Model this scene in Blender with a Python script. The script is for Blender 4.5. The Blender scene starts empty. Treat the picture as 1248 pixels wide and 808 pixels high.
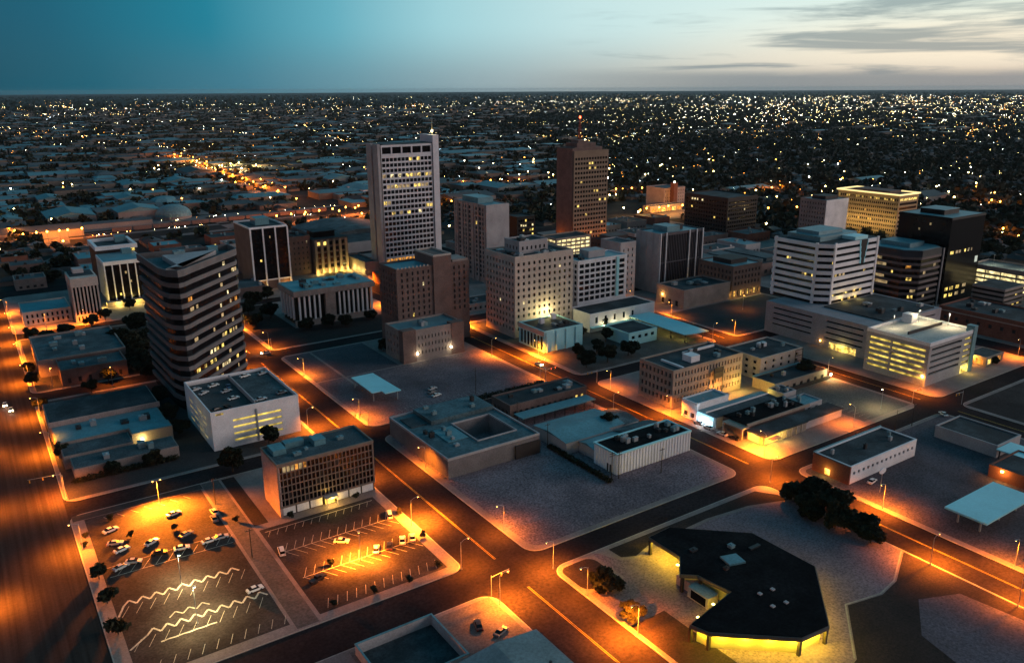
import bpy, bmesh, math, random
import numpy as np
from mathutils import Matrix, Vector

# ------------------------------------------------------------------ camera, sky, sun, exposure
# World: X runs along the cross streets, Y along the avenues, metres, ground at z = 0.
SC = bpy.context.scene
HEAD, PITCH, ROLL, CAM_H, FOCAL_PX = 0.594488, 0.290287, -0.005135, 135.0, 988.43
EXPOSURE = 0.4
HAZE = 1.2e-5
cam_d = bpy.data.cameras.new('camera')
cam = bpy.data.objects.new('camera', cam_d)
SC.collection.objects.link(cam)
_h, _cp, _sp = HEAD, math.cos(PITCH), math.sin(PITCH)
_right = Vector((math.cos(_h), -math.sin(_h), 0))
_fh = Vector((math.sin(_h), math.cos(_h), 0))
_fwd = _fh * _cp + Vector((0, 0, -_sp))
_up = _fh * _sp + Vector((0, 0, _cp))
_r2 = _right * math.cos(ROLL) + _up * math.sin(ROLL)
_u2 = _up * math.cos(ROLL) - _right * math.sin(ROLL)
_m = Matrix((_r2, _u2, -_fwd)).transposed().to_4x4()
_m.translation = Vector((0, 0, CAM_H))
cam.matrix_world = _m
cam_d.sensor_fit = 'HORIZONTAL'
cam_d.sensor_width = 36
cam_d.lens = 36 * FOCAL_PX / 1248
cam_d.clip_start = 1
cam_d.clip_end = 120000
SC.camera = cam
SC.render.filter_size = 1.05

def srgb(r, g, b):
    f = lambda c: (c / 255 / 12.92) if c <= 10.3 else ((c / 255 + .055) / 1.055) ** 2.4
    return (f(r), f(g), f(b), 1)

SUN_AZ = math.radians(118)     # the afterglow lies to the right of the view, just under the horizon
world = bpy.data.worlds.new('World')
SC.world = world
world.use_nodes = True
wn, wl = world.node_tree.nodes, world.node_tree.links
wn.clear()
class NT:
    def __init__(s, nodes, links): s.n, s.l = nodes, links
    def new(s, t, **kw):
        nd = s.n.new(t)
        for k, v in kw.items(): setattr(nd, k, v)
        return nd
    def put(s, sock, v):
        if isinstance(v, bpy.types.NodeSocket): s.l.new(v, sock)
        elif v is not None: sock.default_value = v
    def math(s, op, a, b=None, c=None, clamp=False):
        nd = s.new('ShaderNodeMath', operation=op, use_clamp=clamp)
        for i, v in enumerate((a, b, c)):
            if v is not None: s.put(nd.inputs[i], v)
        return nd.outputs[0]
    def ramp(s, fac, stops, interp='LINEAR'):
        nd = s.new('ShaderNodeValToRGB'); cr = nd.color_ramp; cr.interpolation = interp
        while len(cr.elements) < len(stops): cr.elements.new(.5)
        for e, (p, c) in zip(cr.elements, stops):
            e.position = p; e.color = c if len(c) == 4 else (*c, 1)
        s.put(nd.inputs[0], fac)
        return nd.outputs[0]
    def mix(s, fac, a, b, blend='MIX'):
        nd = s.new('ShaderNodeMix', data_type='RGBA', blend_type=blend)
        s.put(nd.inputs[0], fac); s.put(nd.inputs[6], a); s.put(nd.inputs[7], b)
        return nd.outputs[2]
    def noise(s, vec, scale, detail=3, rough=.55, dist=0):
        nd = s.new('ShaderNodeTexNoise')
        nd.inputs['Scale'].default_value = scale; nd.inputs['Detail'].default_value = detail
        nd.inputs['Roughness'].default_value = rough; nd.inputs['Distortion'].default_value = dist
        if vec is not None: s.l.new(vec, nd.inputs['Vector'])
        return nd.outputs[0]
    def smooth(s, v, lo, hi):
        nd = s.new('ShaderNodeMapRange', interpolation_type='SMOOTHSTEP')
        s.put(nd.inputs[0], v); nd.inputs[1].default_value = lo; nd.inputs[2].default_value = hi
        return nd.outputs[0]
def build_world():
    t = NT(wn, wl)
    out = t.new('ShaderNodeOutputWorld'); bg = t.new('ShaderNodeBackground')
    co = t.new('ShaderNodeTexCoord').outputs['Generated']
    nrm = t.new('ShaderNodeVectorMath', operation='NORMALIZE'); wl.new(co, nrm.inputs[0])
    def dot(v):
        nd = t.new('ShaderNodeVectorMath', operation='DOT_PRODUCT')
        wl.new(nrm.outputs[0], nd.inputs[0]); nd.inputs[1].default_value = v
        return nd.outputs['Value']
    a = dot((math.cos(_h), -math.sin(_h), 0))           # towards the afterglow (+1) or away from it
    f = dot((math.sin(_h), math.cos(_h), 0))
    e = dot((0, 0, 1))
    a01 = t.math('MULTIPLY_ADD', a, .5, .5)
    S = lambda p: .5 + .5 * p
    horizon = t.ramp(a01, [(0, srgb(2, 30, 42)), (S(-.62), srgb(6, 62, 80)), (S(-.44), srgb(18, 92, 112)), (S(-.30), srgb(58, 118, 138)), (S(-.18), srgb(98, 142, 156)),
                           (S(0), srgb(146, 165, 170)), (S(.2), srgb(186, 182, 172)), (S(.38), srgb(200, 186, 170)), (S(.55), srgb(206, 186, 168)), (1, srgb(232, 200, 178))])
    upper = t.ramp(a01, [(0, srgb(0, 34, 50)), (S(-.62), srgb(2, 66, 88)), (S(-.47), srgb(4, 88, 112)), (S(-.33), srgb(14, 118, 142)), (S(-.2), srgb(90, 162, 180)), (S(-.08), srgb(148, 196, 205)),
                         (S(.08), srgb(184, 214, 216)), (S(.3), srgb(206, 226, 222)), (S(.5), srgb(208, 224, 214)), (1, srgb(222, 222, 210))])
    col = t.mix(t.smooth(e, 0.0, .075), horizon, upper)
    # a warm band of afterglow low over the right-hand horizon
    glow = t.math('MULTIPLY', t.smooth(a, .1, .5), t.math('MULTIPLY', t.smooth(e, .008, .035), t.smooth(e, .1, .045)))
    col = t.mix(t.math('MULTIPLY', glow, .8), col, srgb(246, 230, 204))
    # thin streaks of cloud
    sep = t.new('ShaderNodeCombineXYZ')
    t.put(sep.inputs[0], t.math('MULTIPLY', a, 3.0)); t.put(sep.inputs[1], t.math('MULTIPLY', e, 40)); t.put(sep.inputs[2], t.math('MULTIPLY', f, 1.2))
    n1 = t.noise(sep.outputs[0], 1.5, 6, .58, .5)
    right = t.smooth(a, .06, .5)
    thr = t.math('MULTIPLY_ADD', right, -.2, .60)
    cl = t.smooth(t.math('SUBTRACT', n1, thr), -.04, .17)
    bank = t.math('MULTIPLY', t.smooth(t.math('MULTIPLY_ADD', n1, -.02, e), .014, .0), t.smooth(a, -.05, .3))          # the low bank over the skyline
    cl = t.math('MAXIMUM', t.math('MULTIPLY', cl, t.math('MULTIPLY', t.smooth(a, .02, .2), t.smooth(e, .3, .05))), t.math('MULTIPLY', bank, .95))
    ccol = t.mix(t.smooth(e, .0, .09), srgb(84, 112, 128), srgb(100, 124, 134))
    col = t.mix(t.math('MULTIPLY', cl, .68), col, ccol)
    # the dome above the frame lights the roofs: deep teal overhead, dark behind the camera
    zen = t.ramp(a01, [(0, srgb(10, 84, 112)), (.5, srgb(26, 116, 144)), (1, srgb(58, 130, 152))])
    col = t.mix(t.smooth(e, .1, .5), col, zen)
    back = t.mix(t.smooth(e, .0, .55), srgb(176, 138, 132), srgb(36, 92, 116))
    col = t.mix(t.smooth(f, .1, -.6), col, back)
    sky = t.new('ShaderNodeTexSky', sky_type='NISHITA', sun_disc=False)
    sky.sun_elevation = math.radians(0.5); sky.sun_rotation = SUN_AZ; sky.altitude = 900
    add = t.mix(1.0, col, t.mix(1.0, sky.outputs[0], (.012, .012, .012, 1), 'MULTIPLY'), 'ADD')
    wl.new(add, bg.inputs[0]); bg.inputs[1].default_value = .86
    wl.new(bg.outputs[0], out.inputs[0])
build_world()

sun_d = bpy.data.lights.new('afterglow_sun', 'SUN')
sun = bpy.data.objects.new('afterglow_sun', sun_d)
SC.collection.objects.link(sun)
sun_d.energy = 1.5; sun_d.angle = math.radians(40); sun_d.color = (1, .83, .78)
sun.rotation_euler = (-Vector((math.sin(SUN_AZ), math.cos(SUN_AZ), math.tan(math.radians(8))))).to_track_quat('-Z', 'Y').to_euler()

vs = SC.view_settings
vs.view_transform = 'Standard'; vs.look = 'None'; vs.gamma = 1; vs.exposure = EXPOSURE; vs.use_curve_mapping = False
cy = SC.cycles
cy.max_bounces = 4; cy.diffuse_bounces = 2; cy.glossy_bounces = 2; cy.transmission_bounces = 1; cy.transparent_max_bounces = 2
cy.use_light_tree = True; cy.caustics_reflective = False; cy.caustics_refractive = False
cy.sample_clamp_indirect = 3; cy.sample_clamp_direct = 0
try:
    cy.use_denoising = True; cy.denoiser = 'OPENIMAGEDENOISE'; cy.denoising_input_passes = 'RGB_ALBEDO_NORMAL'; cy.denoising_prefilter = 'ACCURATE'
except Exception: pass

# ------------------------------------------------------------------ materials
MATS = {}
def mat(name, col, rough=.85, var=.3, scale=.12, fine=.2, fscale=2.5, spec=.25, metal=0, tint=None, bump=0):
    """Painted, stony or metal surface: base colour broken up by large stains and fine grain, both in metres."""
    if name in MATS: return MATS[name]
    m = bpy.data.materials.new(name); m.use_nodes = True
    t = NT(m.node_tree.nodes, m.node_tree.links); b = t.n['Principled BSDF']
    pos = t.new('ShaderNodeNewGeometry').outputs['Position']
    c = (*col[:3], 1)
    k = t.math('MULTIPLY_ADD', t.noise(pos, scale, 5, .6), var * 3.6, 1 - var * 1.8)
    k2 = t.math('MULTIPLY_ADD', t.noise(pos, fscale, 3, .7), fine * 5.0, 1 - fine * 2.5)
    k = t.math('MULTIPLY', t.math('MAXIMUM', k, .12), t.math('MAXIMUM', k2, .12))
    cm = t.new('ShaderNodeVectorMath', operation='SCALE')
    base = c
    if tint:
        base = t.mix(t.smooth(t.noise(pos, scale * .6, 4, .6), .42, .62), c, (*tint[:3], 1))
    t.put(cm.inputs[0], base if not isinstance(base, tuple) else base[:3]); t.put(cm.inputs['Scale'], k)
    t.l.new(cm.outputs[0], b.inputs['Base Color'])
    b.inputs['Roughness'].default_value = rough; b.inputs['Metallic'].default_value = metal
    b.inputs['Specular IOR Level'].default_value = spec
    if bump:
        bp = t.new('ShaderNodeBump'); bp.inputs['Strength'].default_value = bump; bp.inputs['Distance'].default_value = .1
        t.l.new(t.noise(pos, fscale, 4, .7), bp.inputs['Height']); t.l.new(bp.outputs[0], b.inputs['Normal'])
    MATS[name] = m
    return m
def emi(name, col, strength, var=0, scale=.6):
    if name in MATS: return MATS[name]
    m = bpy.data.materials.new(name); m.use_nodes = True
    t = NT(m.node_tree.nodes, m.node_tree.links); b = t.n['Principled BSDF']
    b.inputs['Base Color'].default_value = (*[min(.6, c * .4) for c in col[:3]], 1)
    b.inputs['Emission Color'].default_value = (*col[:3], 1)
    b.inputs['Emission Strength'].default_value = strength
    if var:
        pos = t.new('ShaderNodeNewGeometry').outputs['Position']
        t.l.new(t.math('MULTIPLY', t.smooth(t.noise(pos, scale, 2), .5 - var * .3, .5 + var * .3), strength), b.inputs['Emission Strength'])
    m.cycles.emission_sampling = 'NONE'
    MATS[name] = m
    return m
asphalt = mat('asphalt', (.034, .030, .031), .8, .35, .06, .3, 1.6, tint=(.046, .040, .038))
roadmat = mat('worn_asphalt', (.021, .0145, .016), .9, .4, .05, .4, 1.0, spec=.04, tint=(.030, .021, .022))
paving = mat('concrete_paving', (.20, .155, .145), .85, .35, .1, .25, 2)
kerbmat = mat('kerb_concrete', (.30, .26, .23), .85, .25, .2, .2, 2)
gravel = mat('pale_gravel', (.20, .142, .152), .95, .4, .05, .65, 1.4, spec=.05, tint=(.13, .098, .108))
lotmat = mat('parking_asphalt', (.034, .027, .027), .9, .45, .07, .4, 1.5, spec=.06, tint=(.052, .042, .04))
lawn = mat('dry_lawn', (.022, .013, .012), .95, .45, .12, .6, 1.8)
paint = mat('road_paint', (.34, .31, .27), .7, .35, .5, .4, 3)
ypaint = mat('yellow_road_paint', (.42, .26, .04), .7, .3, .5, .3, 3)
rf_dark = mat('dark_roof_felt', (.022, .027, .031), .85, .5, .15, .45, 1.5, tint=(.046, .056, .062))
rf_grey = mat('grey_roof_gravel', (.05, .066, .073), .9, .5, .12, .5, 1.5, tint=(.085, .11, .118))
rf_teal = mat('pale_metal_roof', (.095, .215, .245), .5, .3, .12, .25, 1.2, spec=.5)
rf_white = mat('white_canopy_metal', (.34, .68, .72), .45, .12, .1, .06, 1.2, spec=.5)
rf_black = mat('black_roof_shingle', (.007, .007, .008), .95, .5, .12, .5, 1.0, spec=.03, tint=(.012, .012, .013))
w_cream = mat('cream_stone', (.46, .38, .33), .85, .22, .12, .2, 2)
w_white = mat('white_concrete', (.72, .69, .69), .8, .22, .1, .15, 2)
w_grey = mat('grey_concrete', (.36, .335, .335), .85, .25, .12, .2, 2)
w_brown = mat('brown_brick', (.15, .098, .086), .9, .3, .15, .35, 3)
w_red = mat('red_brick', (.17, .066, .045), .9, .3, .15, .35, 3)
w_tan = mat('tan_brick', (.30, .235, .19), .9, .28, .15, .3, 3)
w_dark = mat('dark_brown_cladding', (.035, .026, .024), .7, .3, .2, .2, 2)
w_stone = mat('grey_brown_stone', (.26, .21, .19), .85, .3, .15, .25, 2)
w_pink = mat('pinkish_concrete', (.40, .29, .26), .85, .25, .12, .25, 2)
w_gold = mat('gold_tinted_concrete', (.36, .26, .14), .85, .2, .15, .2, 2)
w_black = mat('black_cladding', (.008, .007, .007), .5, .2, .2, .1, 2, spec=.15)
metal_d = mat('dark_metal', (.04, .04, .042), .5, .15, .5, .1, 3, metal=.4)
metal_g = mat('galvanised_metal', (.35, .37, .38), .5, .2, .5, .15, 3, metal=.5)
unitmat = mat('roof_unit_metal', (.16, .25, .27), .55, .3, .4, .2, 2, metal=.2)
glass = mat('dark_window_glass', (.010, .010, .012), .12, .3, .6, .0, 1, spec=.5)
glass_b = mat('black_curtain_glass', (.006, .005, .006), .18, .3, .3, .0, 1, spec=.22)
glass_m = mat('dull_window_glass', (.030, .028, .030), .35, .6, .35, .3, 2, spec=.3)
lit_y = emi('lit_window_yellow', (1, .70, .16), 1.25, .5, .5)
lit_w = emi('lit_window_warm', (1, .82, .42), 1.2, .5, .5)
lit_o = emi('lit_window_orange', (1, .42, .07), .8, .6, .5)
lit_dim = emi('lit_window_dim', (1, .72, .34), .35, .8, .5)
lit_g = emi('lit_garage_deck', (1, .74, .14), 1.0, .9, .28)
lit_gw = emi('lit_garage_deck_pale', (1, .80, .36), 1.7, .9, .3)
lit_t = emi('lit_shop_sign_pale_blue', (.45, .85, 1), 2.2)
neon_t = emi('blue_edge_light', (.35, .8, .95), .16)
bulb_o = emi('sodium_lens', (1, .45, .08), 30)
bulb_w = emi('white_lens', (1, .88, .55), 30)
bulb_r = emi('red_beacon', (1, .08, .03), 12)
crown_lit = emi('cornice_light_strip', (1, .76, .32), .95)
bark = mat('bark', (.05, .038, .028), .95, .3, .8, .3, 3)
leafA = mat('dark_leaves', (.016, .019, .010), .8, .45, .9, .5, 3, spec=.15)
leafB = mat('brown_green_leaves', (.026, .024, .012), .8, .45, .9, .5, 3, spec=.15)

# ------------------------------------------------------------------ mesh helpers
COL = SC.collection
class MB:
    def __init__(s): s.v, s.f, s.mi = [], [], []
    def quad(s, a, b, c, d, mi=0):
        n = len(s.v); s.v += [a, b, c, d]; s.f.append((n, n + 1, n + 2, n + 3)); s.mi.append(mi)
    def poly(s, pts, mi=0):
        n = len(s.v); s.v += list(pts); s.f.append(tuple(range(n, n + len(pts)))); s.mi.append(mi)
    def box(s, x0, x1, y0, y1, z0, z1, mi=0):
        n = len(s.v)
        s.v += [(x0, y0, z0), (x1, y0, z0), (x1, y1, z0), (x0, y1, z0), (x0, y0, z1), (x1, y0, z1), (x1, y1, z1), (x0, y1, z1)]
        for q in ((3, 2, 1, 0), (4, 5, 6, 7), (0, 1, 5, 4), (1, 2, 6, 5), (2, 3, 7, 6), (3, 0, 4, 7)):
            s.f.append(tuple(n + i for i in q)); s.mi.append(mi)
    def prism(s, pts, z0, z1, mi=0, top=True, bottom=True):
        k = len(pts); n = len(s.v)
        s.v += [(x, y, z0) for x, y in pts] + [(x, y, z1) for x, y in pts]
        for i in range(k):
            j = (i + 1) % k; s.f.append((n + i, n + j, n + k + j, n + k + i)); s.mi.append(mi)
        if top: s.f.append(tuple(n + k + i for i in range(k))); s.mi.append(mi)
        if bottom: s.f.append(tuple(n + k - 1 - i for i in range(k))); s.mi.append(mi)
    def ring(s, outer, inner, z0, z1, mi=0):
        k = len(outer); n = len(s.v)
        s.v += [(x, y, z0) for x, y in outer] + [(x, y, z1) for x, y in outer] + [(x, y, z0) for x, y in inner] + [(x, y, z1) for x, y in inner]
        for i in range(k):
            j = (i + 1) % k
            for q in ((i, j, k + j, k + i), (2 * k + j, 2 * k + i, 3 * k + i, 3 * k + j), (k + i, k + j, 3 * k + j, 3 * k + i), (j, i, 2 * k + i, 2 * k + j)):
                s.f.append(tuple(n + c for c in q)); s.mi.append(mi)
    def cyl(s, x, y, z0, z1, r0, r1=None, k=8, mi=0):
        r1 = r0 if r1 is None else r1; n = len(s.v)
        for z, r in ((z0, r0), (z1, r1)):
            s.v += [(x + r * math.cos(2 * math.pi * i / k), y + r * math.sin(2 * math.pi * i / k), z) for i in range(k)]
        for i in range(k):
            j = (i + 1) % k; s.f.append((n + i, n + j, n + k + j, n + k + i)); s.mi.append(mi)
        s.f.append(tuple(n + k + i for i in range(k))); s.mi.append(mi)
        s.f.append(tuple(n + k - 1 - i for i in range(k))); s.mi.append(mi)
    def tube(s, a, b, r0, r1=None, k=6, mi=0):
        a, b = Vector(a), Vector(b); d = (b - a).normalized(); r1 = r0 if r1 is None else r1
        u = d.orthogonal().normalized(); w = d.cross(u); n = len(s.v)
        for p, r in ((a, r0), (b, r1)):
            s.v += [tuple(p + (u * math.cos(2 * math.pi * i / k) + w * math.sin(2 * math.pi * i / k)) * r) for i in range(k)]
        for i in range(k):
            j = (i + 1) % k; s.f.append((n + i, n + j, n + k + j, n + k + i)); s.mi.append(mi)
        s.f.append(tuple(n + k + i for i in range(k))); s.mi.append(mi)
        s.f.append(tuple(n + k - 1 - i for i in range(k))); s.mi.append(mi)
    def mesh(s, name, mats, off=(0, 0, 0)):
        me = bpy.data.meshes.new(name)
        ox, oy, oz = off
        me.from_pydata([(x - ox, y - oy, z - oz) for x, y, z in s.v], [], s.f)
        for m in (mats if isinstance(mats, (list, tuple)) else [mats]): me.materials.append(m)
        if any(s.mi): me.polygons.foreach_set('material_index', s.mi)
        me.update()
        return me
def link(name, me, parent=None, loc=(0, 0, 0), rz=0):
    o = bpy.data.objects.new(name, me); COL.objects.link(o); o.location = loc
    if rz: o.rotation_euler = (0, 0, rz)
    if parent is not None: o.parent = parent
    return o
def part(root, name, mb, mats, label=None, kind=None, parent=None):
    """A part modelled in world coordinates, hung under its thing."""
    off = tuple(root.location) if root is not None else (0, 0, 0)
    o = link(name, mb.mesh(name, mats, off), parent or root)
    if label: o['label'] = label
    if kind: o['kind'] = kind
    return o
def thing(name, label, cat, loc, group=None, rz=0):
    o = bpy.data.objects.new(name, None); COL.objects.link(o)
    o.location = loc; o.rotation_euler = (0, 0, rz); o.empty_display_size = 1
    o['label'] = label; o['category'] = cat
    if group: o['group'] = group
    return o
def setting(name, mb, mats, kind='structure'):
    o = link(name, mb.mesh(name, mats)); o['kind'] = kind
    return o
def rrect(x0, x1, y0, y1, r=3, k=5, corners=(1, 1, 1, 1)):
    pts = []
    for (cx, cy_, a0), on in zip(((x1 - r, y1 - r, 0), (x0 + r, y1 - r, 90), (x0 + r, y0 + r, 180), (x1 - r, y0 + r, 270)), corners):
        for i in range(k + 1):
            a = math.radians(a0 + 90 * i / k); pts.append((cx + r * math.cos(a), cy_ + r * math.sin(a)))
    return pts
def inset(poly, d):
    """Offset a convex counter-clockwise polygon inwards."""
    k = len(poly); out = []
    for i in range(k):
        p0, p1, p2 = Vector(poly[i - 1]), Vector(poly[i]), Vector(poly[(i + 1) % k])
        a, b = (p1 - p0).normalized(), (p2 - p1).normalized()
        na, nb = Vector((-a.y, a.x)), Vector((-b.y, b.x))
        s_ = na + nb; s_ = s_ / max(.2, s_.dot(na)) 
        out.append(tuple(p1 + s_ * d))
    return out

# ------------------------------------------------------------------ building kit
def cols(L, n, frac=.6, m=1.0):
    p = (L - 2 * m) / n
    return [(m + p * i + p * (1 - frac) / 2, m + p * i + p * (1 + frac) / 2) for i in range(n)]
def rows(z0, n, pitch, hh):
    return [(z0 + pitch * i, z0 + pitch * i + hh) for i in range(n)]
def side_fn(side, X0, X1, Y0, Y1):
    return {'F': (lambda a, z, d: (X0 + a, Y0 + d, z), X1 - X0), 'B': (lambda a, z, d: (X1 - a, Y1 - d, z), X1 - X0),
            'L': (lambda a, z, d: (X0 + d, Y1 - a, z), Y1 - Y0), 'R': (lambda a, z, d: (X1 - d, Y0 + a, z), Y1 - Y0)}[side]
def facade(mb, fn, L, z0, z1, oc, orr, depth):
    oc = sorted(oc); orr = sorted(orr)
    Q = lambda a0, a1, b0, b1: mb.quad(fn(a0, b0, 0), fn(a1, b0, 0), fn(a1, b1, 0), fn(a0, b1, 0))
    if not oc or not orr:
        Q(0, L, z0, z1); return
    z = z0
    for (b0, b1) in orr:
        if b0 > z + 1e-4: Q(0, L, z, b0)
        a = 0
        for (a0, a1) in oc:
            if a0 > a + 1e-4: Q(a, a0, b0, b1)
            for p, q in (((a0, b0), (a1, b0)), ((a1, b0), (a1, b1)), ((a1, b1), (a0, b1)), ((a0, b1), (a0, b0))):
                mb.quad(fn(*p, 0), fn(*p, depth), fn(*q, depth), fn(*q, 0))
            a = a1
        if a < L - 1e-4: Q(a, L, b0, b1)
        z = b1
    if z < z1 - 1e-4: Q(0, L, z, z1)
WMESH = {}
RND = random.Random(7)
def panes(root, items, name='window', cap=96):
    """items: (corner points in world, material). Each opening gets its own pane; past the cap the rest is one part."""
    items = sorted(items, key=lambda it: (it[2], 0))
    rest = {}
    for i, (pts, m, pr) in enumerate(items):
        if i < cap:
            c = tuple(sum(p[k] for p in pts) / 4 for k in range(3))
            loc = [tuple(round(p[k] - c[k], 2) for k in range(3)) for p in pts]
            key = (tuple(loc), m.name)
            if key not in WMESH:
                mb = MB(); mb.quad(*loc); WMESH[key] = mb.mesh('pane', m)
            link(name, WMESH[key], root, tuple(c[k] - root.location[k] for k in range(3)))
        else: rest.setdefault(m.name, []).append(pts)
    if rest:
        mb = MB(); ms = []
        for k, (mn, lst) in enumerate(rest.items()):
            ms.append(MATS[mn])
            for pts in lst: mb.quad(*pts, mi=k)
        part(root, name + 's', mb, ms, kind='stuff')
def block(name, label, cat, bx, h, wall, roof=None, z0=0, F=None, L=None, R=None, B=None, depth=.45, litp=.03, lits=(lit_y, lit_w), lit=None,
          gl=None, par=.9, group=None, root=None, pw=.5, wname='window', wallname='wall', parmat=None, cap=96, wall_label=None):
    """A walled block with real openings on the named sides, a pane in each, a roof and a parapet."""
    X0, X1, Y0, Y1 = bx
    gl = gl or glass
    if root is None: root = thing(name, label, cat, ((X0 + X1) / 2, (Y0 + Y1) / 2, z0), group)
    mb = MB(); items = []
    rnd = random.Random(hash((round(X0), round(Y0))) & 0xffff)
    for side, spec in (('F', F), ('L', L), ('R', R), ('B', B)):
        fn, Ln = side_fn(side, *bx)
        oc, orr = ([], []) if spec is None else (spec[0], spec[1])
        facade(mb, fn, Ln, z0, z0 + h, oc, orr, depth)
        for j, (b0, b1) in enumerate(orr):
            for i, (a0, a1) in enumerate(oc):
                m = None
                if lit: m = lit(side, i, j)
                if m is None: m = rnd.choice(lits) if rnd.random() < litp else gl
                items.append(([fn(a0, b0, depth), fn(a1, b0, depth), fn(a1, b1, depth), fn(a0, b1, depth)], m, (0 if m in lits else 1, {'F': 0, 'L': 1}.get(side, 2), -j)))
    mb.quad((X0, Y0, z0), (X0, Y1, z0), (X1, Y1, z0), (X1, Y0, z0))
    part(root, wallname, mb, wall, wall_label)
    rb = MB(); zt = z0 + h
    rb.box(X0 + pw + .01, X1 - pw - .01, Y0 + pw + .01, Y1 - pw - .01, zt - .3, zt - .06)
    part(root, 'roof', rb, roof or rf_dark)
    pb = MB(); o = [(X0 - .05, Y0 - .05), (X1 + .05, Y0 - .05), (X1 + .05, Y1 + .05), (X0 - .05, Y1 + .05)]
    i_ = [(X0 + pw, Y0 + pw), (X1 - pw, Y0 + pw), (X1 - pw, Y1 - pw), (X0 + pw, Y1 - pw)]
    pb.ring(o, i_, zt - .32, zt + par)
    part(root, 'parapet', pb, parmat or wall)
    if items: panes(root, items, wname, cap)
    return root
def unit(root, x, y, z, sx, sy, h, m=None, fan=True, name='roof_unit'):
    mb = MB(); mb.box(x - sx / 2, x + sx / 2, y - sy / 2, y + sy / 2, z - .05, z + h)
    mb.box(x - sx / 2 - .1, x + sx / 2 + .1, y - sy / 2 - .1, y + sy / 2 + .1, z + h, z + h + .12)
    if fan:
        r = min(sx, sy) * .3; mb.cyl(x, y, z + h + .12, z + h + .45, r, r * .9, 10)
    rp = next((c for c in root.children if c.name.split('.')[0] in ('roof', 'roof_deck', 'podium_roof')), None)
    return part(root, name, mb, m or unitmat, parent=rp)
def units(root, bx, z, n, seed=1, smin=1.5, smax=4, mats=None):
    r = random.Random(seed); X0, X1, Y0, Y1 = bx
    for i in range(n):
        sx, sy = r.uniform(smin, smax), r.uniform(smin, smax)
        if X1 - X0 < sx + 2 or Y1 - Y0 < sy + 2: continue
        unit(root, r.uniform(X0 + 1 + sx / 2, X1 - 1 - sx / 2), r.uniform(Y0 + 1 + sy / 2, Y1 - 1 - sy / 2), z - .06, sx, sy, r.uniform(.8, 2.2), r.choice(mats or [unitmat, metal_g, metal_d]))
def lamp_light(root, loc, energy, color, spot=None, size=.25, name='glow'):
    ld = bpy.data.lights.new(name, 'SPOT' if spot else 'POINT')
    ld.energy = energy * 2.3; ld.color = color; ld.shadow_soft_size = size
    if spot: ld.spot_size = math.radians(spot); ld.spot_blend = .7
    o = bpy.data.objects.new(name, ld); COL.objects.link(o); o.parent = root
    o.location = tuple(loc[k] - root.location[k] for k in range(3))
    return o

# ------------------------------------------------------------------ ground, streets, blocks, lots
def far_ground_material():
    m = bpy.data.materials.new('dark_plain'); m.use_nodes = True
    t = NT(m.node_tree.nodes, m.node_tree.links); b = t.n['Principled BSDF']
    pos = t.new('ShaderNodeNewGeometry').outputs['Position']
    n1 = t.noise(pos, .004, 5, .65); n2 = t.noise(pos, .03, 4, .7)
    k = t.math('MULTIPLY', t.smooth(n1, .3, .7), t.smooth(n2, .25, .75))
    t.l.new(t.mix(k, (.010, .010, .010, 1), (.060, .058, .056, 1)), b.inputs['Base Color'])
    b.inputs['Roughness'].default_value = .95; b.inputs['Specular IOR Level'].default_value = .1
    return m
mb = MB(); R = 42000
mb.poly([(R * math.cos(2 * math.pi * i / 96), R * math.sin(2 * math.pi * i / 96), -.06) for i in range(96)])
setting('ground', mb, far_ground_material())
ST_X = [(-12, 12.5), (105, 125.5), (220, 237), (336.5, 351), (445, 461)]       # avenues (west kerb, east kerb)
ST_Y = [(166.5, 176), (281, 292), (405.5, 418), (521, 534), (640, 652)]        # cross streets
mb = MB(); mb.poly([(-70, 40, -.02), (620, 40, -.02), (620, 660, -.02), (-70, 660, -.02)])
setting('road', mb, roadmat)
BLK = {}
xs = [-70] + [v for p in ST_X for v in p] + [620]; ys = [40] + [v for p in ST_Y for v in p] + [660]
mb = MB(); mk = MB()
for i in range(0, len(xs), 2):
    for j in range(0, len(ys), 2):
        x0, x1, y0, y1 = xs[i], xs[i + 1], ys[j], ys[j + 1]
        if y1 - y0 < 12 and j == len(ys) - 2: continue
        if i == 2 and j == 2: y0 = 180.5                      # the lots keep back from the cross street
        pts = rrect(x0, x1, y0, y1, 5 if (i, j) != (2, 2) else 4)
        inn = inset(pts, .35)
        mk.ring(pts, inn, -.02, .14)
        mb.prism(inn, -.02, .135, bottom=False)
setting('pavement', mb, paving)
setting('kerb', mk, kerbmat)
def sheet(name, pts, m, z=.155, holes=None):
    b = MB(); b.poly([(x, y, z) for x, y in pts]); return setting(name, b, m)
def line(mb, x0, y0, x1, y1, w=.14, z=.0):
    d = Vector((x1 - x0, y1 - y0)); n = Vector((-d.y, d.x)).normalized() * w / 2
    mb.quad((x0 + n.x, y0 + n.y, z), (x0 - n.x, y0 - n.y, z), (x1 - n.x, y1 - n.y, z), (x1 + n.x, y1 + n.y, z))
R4 = lambda x0, x1, y0, y1: [(x0, y0), (x1, y0), (x1, y1), (x0, y1)]
# parking lots and lanes of the near block
sheet('parking_lot', R4(16.5, 53.6, 241, 276), lotmat)
sheet('parking_lot', R4(16.5, 53.6, 184.5, 240.6), lotmat)
sheet('lane', R4(54.6, 60.6, 181.5, 280), mat('lane_concrete', (.085, .072, .068), .9, .4, .12, .4, 1.2))
sheet('parking_lot', R4(61.8, 101.2, 184.2, 236.5), lotmat)
sheet('lawn', R4(61.4, 66, 240, 279.4), lawn)
sheet('path', R4(13.2, 54.4, 276.3, 280.4), mat('path_concrete', (.04, .034, .033), .9, .4, .12, .4, 1.2))
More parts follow.
